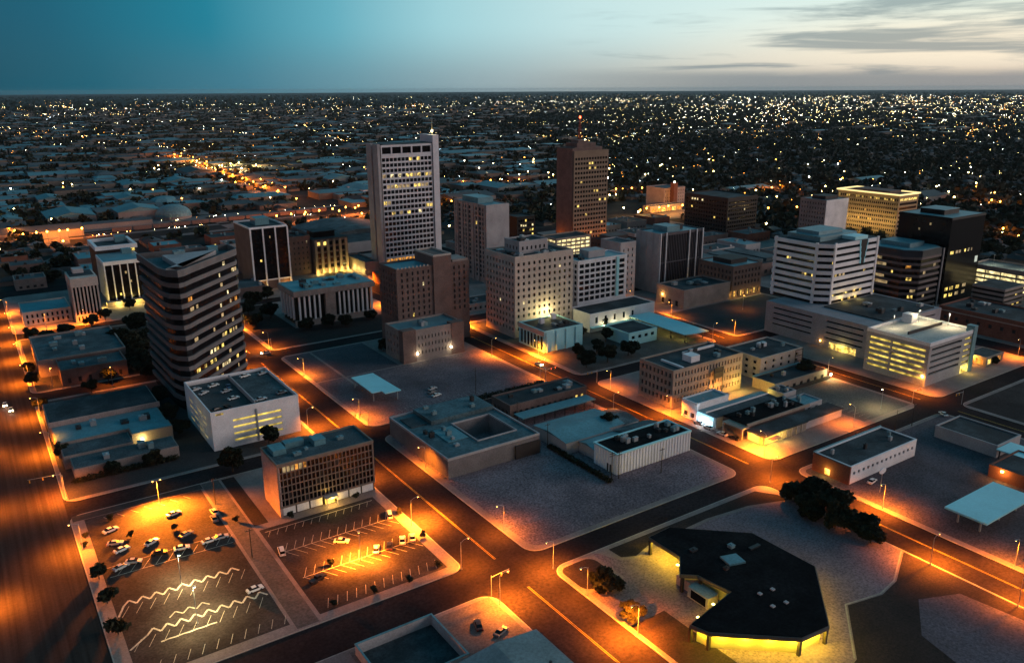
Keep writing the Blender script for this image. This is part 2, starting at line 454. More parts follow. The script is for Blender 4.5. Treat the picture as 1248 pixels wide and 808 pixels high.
# gravel lots
sheet('gravel_lot', rrect(128.2, 217.5, 178.4, 279.4, 4), gravel)
sheet('vacant_lot', R4(127.5, 217.8, 294, 356), mat('vacant_lot_asphalt', (.135, .10, .112), .95, .4, .05, .6, 1.4, tint=(.09, .07, .08)))
sheet('vacant_lot', R4(127.5, 172, 357, 403.8), mat('vacant_lot_asphalt2', (.075, .06, .068), .95, .4, .05, .6, 1.5))
sheet('lane', R4(141.2, 142.6, 342, 403), paving, .175)
# bank block south of the cross street
sheet('lawn', rrect(127.2, 139.5, 151.5, 164.6, 3, 5, (0, 1, 0, 0)), lawn)
sheet('lawn', [(146.5, 164.6), (146.8, 159.2), (151, 157.2), (158, 159.4), (185, 160.6), (203, 158.6), (217.4, 153.6), (217.4, 158), (213, 164.2)], lawn)
bankdrive = mat('driveway_concrete', (.165, .115, .13), .9, .3, .06, .5, 1.5)
sheet('driveway', [(127.5, 96), (150, 90), (164, 92.5), (181.5, 107), (194, 104.5), (203, 106), (219, 113.5), (219, 118), (218.4, 152), (203, 157.2), (185, 159.2), (158, 158.2), (151, 155.8), (146, 158), (142, 165), (140.8, 165), (140.6, 150.5), (127.5, 150.5)], bankdrive, .15)
mbp = MB(); bp = [(164, 92.5), (181.5, 107), (194, 104.5), (203, 106), (219, 113.5)]
for p0, p1 in zip(bp, bp[1:]):
    line(mbp, p0[0], p0[1], p1[0], p1[1], .45, .175)
setting('kerb', mbp, kerbmat)
sheet('lawn', [(164.2, 92), (181.7, 106.4), (194, 103.9), (203.2, 105.4), (219.2, 112.9), (219.2, 60), (150, 60), (150, 89)], lawn, .16)
sheet('parking_lot', [(178, 60), (216, 60), (212, 92), (200, 97), (186, 88)], mat('lot_purple_grey', (.105, .08, .095), .95, .35, .06, .5, 1.5), .19)
sheet('lawn', R4(127, 139, 100, 133), lawn, .17)
# south-west corner block
sheet('yard', R4(62, 103.4, 100, 165), mat('yard_concrete', (.12, .1, .095), .9, .35, .1, .35, 1.6))
# east blocks
sheet('gravel_lot', rrect(239.5, 335, 60, 164.5, 3), mat('east_lot_gravel', (.092, .07, .08), .95, .4, .06, .6, 1.5, tint=(.07, .056, .064)))
sheet('parking_lot', R4(300, 334.5, 179, 219), mat('east_lot_asphalt', (.10, .088, .084), .95, .35, .08, .5, 1.5))
sheet('parking_lot', R4(353.5, 443, 80, 164.5), lotmat)
sheet('parking_lot', R4(353.5, 443, 294, 350), mat('mall_lot_asphalt', (.034, .032, .035), .9, .35, .08, .4, 1.5))
sheet('plaza', R4(240, 334, 294, 403), mat('plaza_paving', (.07, .06, .056), .9, .4, .12, .4, 1.5))
sheet('lawn', R4(128, 217.5, 420, 453), lawn)
sheet('lawn', R4(128, 152, 453, 519), lawn)
sheet('yard', R4(15, 103.5, 420, 519), mat('west_yard_asphalt', (.03, .026, .026), .9, .35, .1, .4, 1.5))
sheet('yard', R4(14, 103.5, 294, 403), mat('west_yard_asphalt2', (.034, .03, .03), .9, .35, .1, .4, 1.5))

# painted lines
yl = MB(); wl_ = MB()
for xc, segs in ((115.2, ((70, 163), (180, 278), (295, 402), (421, 518))), (228.4, ((60, 163), (180, 278), (295, 402), (421, 518))), (344, ((60, 163), (180, 278), (295, 402)))):
    for y0, y1 in segs:
        for dx in (-.22, .22): line(yl, xc + dx, y0, xc + dx, y1, .16)
# the broad avenue is streaked lengthwise by wheels
def streak_material():
    m = bpy.data.materials.new('wheel_streaked_asphalt'); m.use_nodes = True
    t = NT(m.node_tree.nodes, m.node_tree.links); b = t.n['Principled BSDF']
    mp = t.new('ShaderNodeMapping'); t.l.new(t.new('ShaderNodeNewGeometry').outputs['Position'], mp.inputs[0]); mp.inputs['Scale'].default_value = (1, .014, 1)
    k = t.smooth(t.noise(mp.outputs[0], .6, 5, .62), .28, .74)
    pos = t.new('ShaderNodeNewGeometry').outputs['Position']
    g = t.math('MULTIPLY_ADD', t.noise(pos, 1.1, 4, .7), .9, .55)
    sc = t.new('ShaderNodeVectorMath', operation='SCALE'); t.l.new(t.mix(k, (.028, .020, .018, 1), (.056, .042, .036, 1)), sc.inputs[0]); t.l.new(g, sc.inputs['Scale'])
    t.l.new(sc.outputs[0], b.inputs['Base Color']); b.inputs['Roughness'].default_value = .9; b.inputs['Specular IOR Level'].default_value = .04
    return m
mb = MB(); mb.poly([(-11.9, 60, .0), (12.4, 60, .0), (12.4, 650, .0), (-11.9, 650, .0)]); setting('avenue', mb, streak_material())
setting('road_markings', yl, ypaint)
pk = MB()
zl = .175
def zig(x0, x1, y, pitch, amp, w=.55, slope=0):
    n = int((x1 - x0) / pitch)
    for i in range(n):
        xa = x0 + pitch * i; ya = y + slope * (xa - x0)
        line(pk, xa, ya, xa + pitch * .55, ya + amp, w, zl); line(pk, xa + pitch * .55, ya + amp, xa + pitch, ya + slope * pitch, w, zl + .002)
zig(18.5, 53, 217.6, 3.5, 2.5); line(pk, 14.8 + 2, 213.5, 18.7, 217.8, .55, zl)
zig(21.5, 53, 201, 3.5, 2.5); line(pk, 16.8, 197.2, 21.6, 201.2, .55, zl)
zig(28, 40, 205.6, 3.5, 2.0, .4); zig(24, 40, 196.4, 3.5, .2, .5)
for i in range(10):
    x = 20 + 3.5 * i
    line(pk, x, 217.2, x - 2.4, 212.8, .12, zl); line(pk, x, 200.4, x - 2.4, 196, .12, zl); line(pk, x + 1, 185.5, x + 2.6, 189.2, .14, zl)
    line(pk, x, 235 , x + 2.6, 239.2, .14, zl)
line(pk, 18, 235, 53, 234.2, .18, zl)
for i in range(7):
    line(pk, 22 + 4.2 * i, 274.2, 23.8 + 4.2 * i, 271.2, .14, zl)
for yy, a in ((219.6, 1), (203.2, 1)):
    line(pk, 64, yy, 99.5, yy, .2, zl + .002)
    for i in range(13):
        x = 64.6 + 2.8 * i
        line(pk, x, yy + .2, x + 2.2, yy + 4.6, .13, zl); line(pk, x, yy - .2, x + 2.6, yy - 4.6, .13, zl)
line(pk, 63, 234.3, 100, 234.3, .25, zl + .002)
for i in range(13):
    x = 64.6 + 2.8 * i
    line(pk, x, 185.6, x + 1.8, 189.8, .13, zl); line(pk, x, 234, x - 1.6, 231, .12, zl)
setting('parking_markings', pk, mat('bay_paint', (.42, .38, .32), .75, .4, .3, .4, 2))
pk = MB()
for i in range(14): line(pk, 303, 181 + 2.7 * i, 307.6, 181 + 2.7 * i, .12, zl)
for i in range(16): line(pk, 145 + 2.8 * i, 300, 145 + 2.8 * i, 304.8, .12, zl)
for i in range(26): line(pk, 357 + 3 * i, 296, 357 + 3 * i, 300.5, .12, zl)
setting('parking_markings', pk, paint)

# far streets beyond the towers
fr = MB()
for (x0, y0, x1, y1, w) in ((358, 1060, 415, 2300, 18), (270, 835, 378, 862, 16), (-300, 800, 60, 822, 14), (60, 822, 290, 846, 12), (360, 812, 900, 800, 12), (590, 640, 700, 655, 30),
                            (-400, 852, 330, 884, 9), (-400, 872, 330, 904, 4), (-400, 886, 330, 918, 4), (-400, 905, 600, 948, 10), (345, 838, 600, 870, 11), (330, 790, 362, 850, 12), (960, 780, 1300, 1250, 12), (1000, 650, 1800, 700, 12), (700, 780, 1250, 760, 12)):
    line(fr, x0, y0, x1, y1, w, .0)
for k in range(7): line(fr, 228.4 + 0 * k, 660 + 60 * k, 228.4, 715 + 60 * k, 13, .0)
setting('far_road', fr, mat('far_road_surface', (.15, .12, .11), .8, .3, .05, .3, 1))
fr = MB()
for (x0, y0, x1, y1, w) in ((20, 930, 200, 945, 60), (180, 925, 330, 935, 50), (250, 760, 345, 780, 60), (-30, 880, 80, 872, 55), (575, 652, 680, 636, 34)):
    line(fr, x0, y0, x1, y1, w, -.03)
setting('far_yard', fr, mat('far_yard_surface', (.11, .11, .115), .9, .5, .03, .4, .4))

# ------------------------------------------------------------------ buildings of the near blocks
def pick(p, seed, choices):
    r = random.Random(seed)
    return lambda s, i, j: (r.choice(choices) if r.random() < p else None)

# black office building by the lit lot
def office():
    bx = (70.3, 104.2, 240.1, 256.4); h = 18.6
    r = thing('office_building', 'black glass office block with pale brick end wall behind the orange lit parking lot', 'office building', (87, 248, .14))
    mb = MB(); fn, L = side_fn('F', *bx)
    oc = cols(L, 24, .8, .4); orr = rows(4.0, 6, 2.38, 2.05)
    facade(mb, fn, L, 3.4, h, oc, orr, .35)
    part(r, 'curtain_grid', mb, mat('mullion_bronze', (.20, .155, .13), .5, .2, .5, .1, 3, metal=.3))
    items = []
    rr = random.Random(5)
    for j, (b0, b1) in enumerate(orr):
        for i, (a0, a1) in enumerate(oc):
            m = glass_b
            if j == 5 and i in (1, 2, 3, 5): m = lit_dim
            if j == 5 and i in (4, 6): m = lit_o
            if j == 4 and i in (3, 4): m = glass_m
            if rr.random() < .06 and m is glass_b: m = glass_m
            items.append(([fn(a0, b0, .35), fn(a1, b0, .35), fn(a1, b1, .35), fn(a0, b1, .35)], m, (0 if m not in (glass_b,) else 1, -j)))
    panes(r, items)
    mb = MB(); mb.box(70.3, 71.2, 240.3, 256.4, .14, h); part(r, 'end_wall', mb, w_pink)
    mb = MB(); mb.box(71.25, 104.15, 241, 256.3, .14, h - .2); part(r, 'wall', mb, w_dark)
    for i in range(7):
        if i == 3: continue
        x = 71.4 + 4.66 * i
        mb = MB(); mb.box(x, x + 4.1, 240.55, 240.9, .5, 3.1); part(r, 'base_panel', mb, w_white)
    mb = MB(); mb.ring(R4(70.2, 104.3, 240, 256.5), R4(70.7, 103.8, 240.5, 256), h - .1, h + .75); part(r, 'parapet', mb, mat('roof_edge_bronze', (.16, .14, .12), .5, .2, .5, .1, 3))
    mb = MB(); mb.box(70.75, 103.75, 240.55, 255.95, h - .15, h + .1); part(r, 'roof', mb, rf_grey)
    for (x, y, sx, sy, hh) in ((74.2, 251, 4.4, 6, 1.8), (80.5, 253, 6.5, 3.4, 1.9), (88.2, 250.5, 4.0, 5.2, 2.0), (95.8, 249, 2.2, 1.6, .9), (79, 245, 2.5, 1.6, .9), (83, 247.5, 1.2, 1.2, .6)):
        unit(r, x, y, h + .1, sx, sy, hh, rf_teal if sx > 3 else unitmat, fan=sx < 3)
    mb = MB(); mb.box(85.2, 89.6, 237.6, 240, 3.1, 3.45); mb.box(85.4, 85.7, 237.9, 238.2, .14, 3.1); mb.box(89.1, 89.4, 237.9, 238.2, .14, 3.1)
    mb.prism([(85.2, 240), (85.2, 237.6), (89.6, 237.6), (89.6, 240)], 3.46, 3.7); cp = part(r, 'entrance_canopy', mb, w_cream)
    mb = MB(); mb.quad((85.6, 240.3, .3), (89.2, 240.3, .3), (89.2, 240.3, 3), (85.6, 240.3, 3)); part(r, 'lit_entrance', mb, lit_y)
    lamp_light(r, (87.4, 238.6, 2.9), 420, (1, .62, .12)); lamp_light(r, (87.4, 236.8, 3.2), 300, (1, .62, .12))
    lamp_light(r, (72, 257.2, 17), 120, (1, .7, .2))
office()

# white parking garage with cars on its roof deck
def white_garage():
    r = thing('parking_garage', 'white concrete parking garage with cars on its open roof deck and yellow slots', 'parking garage', (83.5, 326, .14))
    bx = (66.1, 101.0, 305.4, 347.5); h = 15.2
    mb = MB(); items = []
    fn, L = side_fn('F', *bx)
    oc = [(8.2, 17.2), (17.9, 27.6)]; orr = rows(2.3, 4, 2.75, 1.05)
    facade(mb, fn, L, .14, h + 1.0, oc, orr, 1.0)
    for j, (b0, b1) in enumerate(orr):
        for (a0, a1) in oc: items.append(([fn(a0, b0, 1), fn(a1, b0, 1), fn(a1, b1, 1), fn(a0, b1, 1)], lit_g, (0,)))
    fn, L = side_fn('L', *bx)
    oc2 = [(7, 13), (14, 20), (21, 27), (28, 34)]
    facade(mb, fn, L, .14, h + 1.0, oc2, orr, 1.0)
    for j, (b0, b1) in enumerate(orr):
        for k, (a0, a1) in enumerate(oc2): items.append(([fn(a0, b0, 1), fn(a1, b0, 1), fn(a1, b1, 1), fn(a0, b1, 1)], lit_g if (j + k) % 3 != 1 else lit_dim, (0,)))
    mb.quad((66.1, 347.5, .14), (101, 347.5, .14), (101, 347.5, h + 1), (66.1, 347.5, h + 1)); mb.quad((101, 305.4, .14), (101, 347.5, .14), (101, 347.5, h + 1), (101, 305.4, h + 1))
    part(r, 'wall', mb, w_white)
    mb = MB(); mb.ring(R4(66.12, 100.98, 305.42, 347.48), R4(66.6, 100.5, 305.9, 347), h - .2, h + 1.02); part(r, 'parapet', mb, w_white)
    mb = MB(); mb.box(66.62, 100.48, 305.92, 346.98, h - 1.3, h - 1.0); part(r, 'roof_deck', mb, mat('roof_deck_asphalt', (.05, .055, .058), .9, .4, .12, .4, 1.5))
    mb = MB(); mb.box(84.2, 84.7, 309, 346, h - 1, h + .9); part(r, 'ramp_wall', mb, w_grey)
    mb = MB(); mb.box(84.75, 100.4, 309, 346.9, h - 1, h - .25); part(r, 'raised_deck', mb, rf_grey)
    mb = MB(); mb.quad((68, 305.38, h - .7), (71, 305.38, h - .7), (71, 305.38, h + .1), (68, 305.38, h + .1)); part(r, 'lit_opening', mb, lit_y)
    for dx in (17.5,):
        mb = MB(); mb.box(66.1 + 17.25, 66.1 + 17.85, 305.1, 305.39, .5, 14); part(r, 'downpipe', mb, metal_g)
    panes(r, items, 'lit_slot')
white_garage()

# stepped glass tower
def glass_tower():
    poly = [(70.2, 353.2), (73.2, 354.8), (77.4, 359.8), (104.2, 387.8), (105.4, 391), (105, 403), (63.2, 403), (64.6, 364), (66.4, 357)]; h = 60.5
    r = thing('office_tower', 'dark glass tower ringed by grey bands with a slanting front and sparse lit windows', 'office tower', (82, 384, .14))
    core = inset(poly, .8)
    mb = MB(); mb.prism(core, .14, h - .5); part(r, 'glass_core', mb, glass_b)
    n = 12; p = (h - 5.0) / n
    for i in range(n + 1):
        z = 4.6 + p * i
        sh = .35 if i % 2 else 0
        mb = MB(); o = inset(poly, sh); mb.ring(o, core, z, z + (1.9 if i < n else 3.0)); part(r, 'spandrel_band', mb, mat('tower_band', (.115, .105, .105), .75, .25, .15, .2, 2))
    mb = MB(); mb.prism(inset(poly, .9), h - .4, h); part(r, 'roof', mb, rf_grey)
    mb = MB(); mb.prism(inset(poly, 9), h, h + 2.2); part(r, 'penthouse', mb, w_grey)
    unit(r, 96, 398, h, 4.5, 4, 3.2, rf_teal, False); unit(r, 80, 394, h + 2.2, 5, 3, 1.2)
    items = []; rr = random.Random(3)
    def lit_on(p0, p1, z, a0, a1, m):
        d = Vector(p1) - Vector(p0); nrm = Vector((d.y, -d.x)).normalized() * .06
        q0 = Vector(p0) + d * a0 + nrm; q1 = Vector(p0) + d * a1 + nrm
        items.append(([(q0.x, q0.y, z), (q1.x, q1.y, z), (q1.x, q1.y, z + 1.7), (q0.x, q0.y, z + 1.7)], m, (0,)))
    for f, k, m in ((0, 0, lit_y), (0, 1, lit_o), (0, 4, lit_y)): pass
    E0, E1, E2 = core[0], core[2], core[3]
    for fl, a, m in ((0, .03, lit_y), (0, .12, lit_y), (0, .22, lit_y), (0, .33, lit_y), (0, .44, lit_y), (0, .6, lit_y), (0, .76, lit_dim), (1, .1, lit_dim), (1, .4, lit_dim), (2, .3, lit_y), (2, .5, lit_dim), (3, .06, lit_y), (3, .2, lit_y), (3, .28, lit_y), (4, .3, lit_w), (4, .36, lit_y), (4, .48, lit_y), (5, .52, lit_dim), (5, .58, lit_y), (5, .7, lit_y), (2, .8, lit_y),
                      (6, .78, lit_dim), (7, .55, lit_dim), (8, .9, lit_o), (10, .6, lit_dim), (11, .9, lit_w), (11, .96, lit_dim), (12, .7, lit_w)):
        z = 4.6 + p * fl - p + 2.05
        if z < 1: z = 2.0
        lit_on(E1, E2, z, a, a + .05, m)
    for fl, a, m in ((0, .1, lit_y), (3, .3, lit_y), (10, .3, lit_o), (9, .4, lit_dim), (6, .5, lit_dim)):
        z = 4.6 + p * fl - p + 2.05
        if z < 1: z = 2.0
        lit_on(core[1], E1, z, a, a + .5, m)
    for k in range(18):
        fl = rr.choice((0, 1, 1, 2, 2, 3, 3, 4, 5, 6, 8, 9, 11)); a = rr.uniform(.02, .93); lit_on(E1, E2, (4.6 + p * fl - p + 2.05) if fl else 2.0, a, a + rr.uniform(.015, .05), rr.choice((lit_y, lit_dim, lit_dim, lit_w)))
    panes(r, items, 'lit_window')
    mb = MB(); mb.box(98.5, 101.5, 381.2, 384.2, 27, 35); 
glass_tower()

# brown brick hotel and its annex
def hotel():
    bx = (183.2, 227.6, 379.2, 400.5); h = 43.5
    def lit(s, i, j): return lit_w if (s, i, j) in (('F', 5, 9), ('F', 6, 6), ('F', 4, 5)) else None
    L1 = cols(44.4, 13, .34, 1.5)
    r = block('hotel', 'dark brown brick hotel block with stepped roofline beside the dusky vacant lot', 'hotel', bx, h, w_brown, rf_teal, .14, F=(L1, rows(17.6, 8, 3.25, 1.9)), L=(cols(21.3, 6, .34), rows(17.6, 8, 3.25, 1.9)), gl=glass_m, litp=.01, lit=lit)
    mb = MB(); mb.box(205, 216, 378.4, 400, 16, h + 5.5); part(r, 'lift_tower', mb, w_brown)
    mb = MB(); mb.ring(R4(204.9, 216.1, 378.3, 400.1), R4(205.5, 215.5, 379, 399.5), h + 5.4, h + 6.4); part(r, 'tower_cornice', mb, w_cream)
    mb = MB(); mb.box(217.5, 227.2, 379.6, 392, h + .9, h + 2.2); part(r, 'penthouse', mb, w_stone)
    mb = MB()
    for k in range(9): mb.box(184 + 2.2 * k, 184.7 + 2.2 * k, 379.1, 379.5, h + .9, h + 1.7)
    part(r, 'coping_row', mb, w_cream)
    a = block('hotel_annex', 'low brown brick annex with teal roof in front of the dark brick hotel', 'annex', (174.8, 210.4, 357.5, 378.3), 16, w_stone, rf_teal, .14, F=(cols(35.6, 12, .3, 6), rows(3.5, 3, 4, 1.9)), L=(cols(20.8, 5, .3), rows(3.5, 3, 4, 1.9)), gl=glass_m, litp=0)
    mb = MB(); mb.box(174.6, 182, 357.2, 362, .14, 17.4); part(a, 'corner_pier', mb, w_brown)
    mb = MB(); mb.box(203, 210.6, 357.2, 362, .14, 17.4); part(a, 'corner_pier', mb, w_brown)
    units(a, (184, 203, 363, 376), 16.2, 5, 3)
    for x in (182.4, 202.4):
        mb = MB(); mb.box(x - .4, x + .4, 356.6, 357.2, 4.2, 4.8); f = part(a, 'floodlight', mb, bulb_w); lamp_light(a, (x, 355.8, 4.4), 130, (1, .82, .5))
hotel()

# cream hotel with penthouse
def cream():
    bx = (246.4, 287.2, 361.3, 391.6); h = 45.5
    rr = random.Random(9)
    def lit(s, i, j):
        if (s, i, j) in (('F', 8, 9), ('L', 4, 4), ('F', 1, 4)): return lit_w
        return glass if rr.random() < .55 else glass_m
    r = block('hotel', 'tall cream stone hotel with square windows and a rooftop penthouse', 'hotel', bx, h, w_cream, rf_dark, .14, F=(cols(40.8, 11, .42, .7), rows(4.2, 11, 3.7, 1.9)), L=(cols(30.3, 9, .42, .7), rows(4.2, 11, 3.7, 1.9)), lit=lit, litp=0, par=1.2)
    block('', '', '', (256, 276, 371, 386), 6.5, w_grey, rf_dark, h, F=(cols(20, 6, .4), [(h + 2.2, h + 4.2)]), L=(cols(15, 4, .4), [(h + 2.2, h + 4.2)]), litp=0, root=r, wname='penthouse_window', wallname='penthouse')
    units(r, (248, 256, 363, 390), h + .2, 5, 4); units(r, (262, 280, 363, 370), h + .2, 4, 8); units(r, (257, 275, 372, 385), h + 6.7, 4, 2)
    lo = block('restaurant_building', 'low dark fronted building with pale blue side wall at the foot of the cream hotel', 'building', (244.4, 270.5, 331, 354.6), 11.4, rf_white, rf_dark, .14, L=(cols(23.6, 7, .7), [(1, 8.6)]), gl=glass_b, litp=0, par=.5, F=None)
    mb = MB(); mb.box(243.9, 244.35, 330.9, 354.7, 9.4, 11.8); part(lo, 'fascia', mb, w_cream)
    mb = MB()
    for k in range(4): mb.box(246 + 6.6 * k - .5, 246 + 6.6 * k + .5, 330.4, 330.95, .14, 11.2)
    part(lo, 'buttress', mb, rf_white)
    for x, y in ((252.5, 345), (263.5, 349)):
        mb = MB(); mb.box(x, x + 2.4, y, y + 2.4, 11.3, 14); mb.prism([(x - .2, y - .2), (x + 2.6, y - .2), (x + 2.6, y + 2.6), (x - .2, y + 2.6)], 14, 14.3); part(lo, 'roof_hatch', mb, w_white)
    units(lo, (247, 268, 333, 344), 11.5, 4, 11)
    lamp_light(lo, (267.5, 357.5, 13.5), 1500, (1, .85, .35)); lamp_light(lo, (262, 357, 13), 500, (1, .85, .35))
    mb = MB(); mb.box(266.6, 268.4, 354.9, 355.3, 12, 12.5); part(lo, 'floodlight', mb, bulb_w)
cream()

# white grid building and the low strip in front
def whitegrid():
    bx = (296.5, 335, 368.2, 386); h = 36.6
    r = block('office_building', 'white grid fronted office block with wide dark panes beside the cream hotel', 'office building', bx, h, w_white, rf_teal, .14, F=([(1.1 + 4.2 * i, 4.5 + 4.2 * i) for i in range(6)] + [(26.6, 29.4)] + [(32.2, 36.6)], rows(12.2, 7, 3.42, 2.25)), L=(cols(17.8, 5, .75), rows(12.2, 7, 3.42, 2.25)), litp=0, par=.6)
    mb = MB(); mb.box(326.3, 328.3, 367.6, 368.15, 12, h); part(r, 'pale_pilaster', mb, rf_white)
    mb = MB(); mb.box(309, 322, 374, 383, h, h + 4.4); part(r, 'penthouse', mb, w_grey)
    units(r, (299, 308, 370, 384), h, 3, 5)
    s_ = block('shop_building', 'low white strip with lit narrow windows below the white grid office block', 'building', (288, 338.5, 346, 364.8), 10.4, w_white, rf_dark, .14, F=([(4 + 7.0 * i, 4.9 + 7.0 * i + .9) for i in range(5)], [(5.0, 8.6)]), litp=.2, par=.6)
    mb = MB(); mb.box(287.8, 338.6, 343.2, 345.9, 3.1, 3.5); part(s_, 'awning', mb, rf_white)
    for x in (297, 306, 315, 324): lamp_light(s_, (x, 343.4, 4.0), 170, (1, .86, .45))
whitegrid()

# tall grey-pink slab with a blank end
def slab_tower():
    bx = (305.7, 325.3, 484.6, 529.0); h = 56
    r = block('residential_tower', 'tall pinkish slab tower with a blank grey end wall behind the cream hotel', 'tower block', bx, h, w_pink, rf_teal, .0, L=(cols(44.4, 9, .6), rows(4, 15, 3.42, 2.2)), litp=.012, par=.6, gl=glass_m)
    for k in range(6):
        y = 529 - 5.2 - 7.4 * k if k < 5 else 485.6
        mb = MB(); mb.box(304.9, 305.66, y - .9, y + .9, 0, h + .3); part(r, 'pier', mb, w_pink)
    mb = MB(); mb.box(305.75, 325.25, 484.0, 484.58, 0, h + .7); part(r, 'end_wall', mb, w_grey)
    mb = MB(); mb.box(309, 322, 500, 522, h, h + 4); part(r, 'penthouse', mb, rf_teal)
slab_tower()

# the tallest tower
def tall_tower():
    bx = (258.0, 307.3, 555.4, 574.8); h = 96
    r = thing('office_tower', 'tallest pale tower with a gridded front between white end piers and a short mast', 'office tower', (282, 565, 0))
    mb = MB(); fn, L = side_fn('F', 260.6, 302.8, 555.4, 574.8)
    oc = [(.4 + 3.2 * i, .4 + 3.2 * i + 2.7) for i in range(13)]
    orr = rows(9, 20, 3.95, 2.55)
    facade(mb, fn, L, 0, 89, oc, orr, .5)
    oc5 = [(.8 + 8.3 * i, .8 + 8.3 * i + 7.3) for i in range(5)]
    facade(mb, fn, L, 89, h, oc5, [(89.6, 94.4)], 1.2)
    mb.quad((260.6, 574.8, 0), (302.8, 574.8, 0), (302.8, 574.8, h), (260.6, 574.8, h))
    part(r, 'wall', mb, mat('tower_concrete', (.60, .58, .60), .8, .2, .1, .15, 2))
    items = []; rr = random.Random(2)
    for j, (b0, b1) in enumerate(orr):
        for i, (a0, a1) in enumerate(oc):
            m = glass
            if j == 16 and rr.random() < .75: m = rr.choice((lit_w, lit_dim, lit_y))
            if j == 14 and rr.random() < .8: m = rr.choice((lit_y, lit_dim, lit_y))
            if j == 15 and rr.random() < .25: m = lit_dim
            if j == 19 and i in (7, 9): m = lit_y
            if j in (11, 10, 9) and rr.random() < .3: m = rr.choice((lit_y, lit_w, lit_dim))
            if j == 0: m = lit_o
            items.append(([fn(a0, b0, .5), fn(a1, b0, .5), fn(a1, b1, .5), fn(a0, b1, .5)], m, (0 if m is not glass else 1, -j)))
    for (a0, a1) in oc5: items.append(([fn(a0, 89.6, 1.2), fn(a1, 89.6, 1.2), fn(a1, 94.4, 1.2), fn(a0, 94.4, 1.2)], glass_b, (0,)))
    panes(r, items)
    for (y0, y1) in ((555.0, 563.4), (566.0, 574.8)):
        mb = MB(); mb.box(257.6, 259.7, y0, y1, 0, h + .8); part(r, 'end_pier', mb, w_grey)
    mb = MB(); mb.box(259.72, 260.58, 556.2, 574.2, 0, h - 1); part(r, 'dark_recess', mb, w_black)
    mb = MB(); mb.box(303.4, 308.4, 554.6, 575, 0, h + 6); part(r, 'lift_shaft', mb, mat('tower_concrete', (.46, .45, .47)))
    mb = MB(); mb.box(302.85, 303.38, 556.2, 574.2, 0, h - 1); part(r, 'dark_recess', mb, w_black)
    mb = MB(); mb.box(261.3, 303.3, 555.5, 574.7, h, h + .7); part(r, 'roof', mb, rf_grey)
    mb = MB(); mb.cyl(306, 560, h + 6, h + 16, .35, .15, 6); part(r, 'mast', mb, mat('lit_mast_paint', (.7, .6, .35)))
    mb = MB(); mb.cyl(306, 560, h + 8, h + 9.2, .6, .6, 6); part(r, 'mast_lamp', mb, bulb_w); lamp_light(r, (306, 558.5, h + 9), 150, (1, .75, .25))
    for y in (556, 565): 
        mb = MB(); mb.box(308.45, 308.7, y, y + 1.2, 60, 61.4); part(r, 'lit_window', mb, lit_y)
tall_tower()

# brown tower with antenna
def brown_tower():
    bx = (432, 469.5, 544.5, 566); h = 84
    rr = random.Random(12)
    def lit(s, i, j):
        if (s, i, j) in (('F', 5, 17), ('F', 6, 17), ('F', 5, 16), ('F', 7, 16), ('F', 7, 11), ('F', 8, 11), ('F', 9, 9), ('F', 2, 13), ('F', 4, 6), ('F', 10, 4), ('F', 1, 8), ('F', 6, 2)): return lit_y
    r = block('office_tower', 'brown office tower with a red tipped roof antenna', 'office tower', bx, h, mat('brown_tower_stone', (.215, .15, .105), .85, .2, .1, .2, 2), rf_dark, 0, F=(cols(37.5, 12, .72, .8), rows(6, 19, 3.95, 2.0)), L=(cols(21.5, 6, .45), rows(6, 19, 3.95, 1.7)), lit=lit, litp=.004, gl=glass_b)
    mb = MB(); mb.box(430.8, 440, 545.5, 567, 0, h + 3); part(r, 'dark_end_bay', mb, w_brown)
    mb = MB(); mb.box(434, 464, 546.5, 564.5, h, h + 3.6); mb.box(437.5, 458, 548, 563, h + 3.6, h + 7); mb.box(440.5, 451, 550, 560, h + 7, h + 9.2); part(r, 'penthouse', mb, w_brown)
    mb = MB()
    for sx, sy in ((-1, -1), (1, -1), (1, 1), (-1, 1)): mb.tube((446 + sx * 1.2, 555 + sy * 1.2, h + 8), (446 + sx * .25, 555 + sy * .25, h + 28), .16)
    for k in range(9):
        z = h + 9 + 2.1 * k; w = 1.2 - .95 * (z - h - 8) / 20
        mb.ring(R4(446 - w - .1, 446 + w + .1, 555 - w - .1, 555 + w + .1), R4(446 - w + .1, 446 + w - .1, 555 - w + .1, 555 + w - .1), z, z + .2)
    part(r, 'antenna', mb, mat('red_mast_paint', (.35, .07, .04)))
    mb = MB(); mb.cyl(446, 555, h + 27, h + 28.8, .7, .5, 8); part(r, 'red_beacon', mb, bulb_r)
    mb = MB(); mb.cyl(448.6, 551, h + 8.4, h + 9.5, .6, .5, 8); part(r, 'roof_lamp', mb, bulb_w)
    b = block('office_building', 'dark red brick block at the foot of the brown antenna tower', 'building', (366, 392, 416, 441), 33, w_red, rf_dark, 0, F=(cols(26, 7, .4), rows(4, 8, 3.6, 1.8)), L=(cols(25, 7, .4), rows(4, 8, 3.6, 1.8)), litp=.01, gl=glass_m)
    mb = MB(); mb.box(370, 386, 424, 436, 33, 36.5); part(b, 'penthouse', mb, w_brown); units(b, (368, 390, 417, 423), 33, 3, 7)
    block('office_building', 'plain grey slab of a building left of the dark finned tower', 'building', (352.5, 366, 394, 414), 37.5, w_grey, rf_grey, 0, F=(cols(13.5, 3, .25), rows(4, 8, 4, 2)), litp=0)
brown_tower()

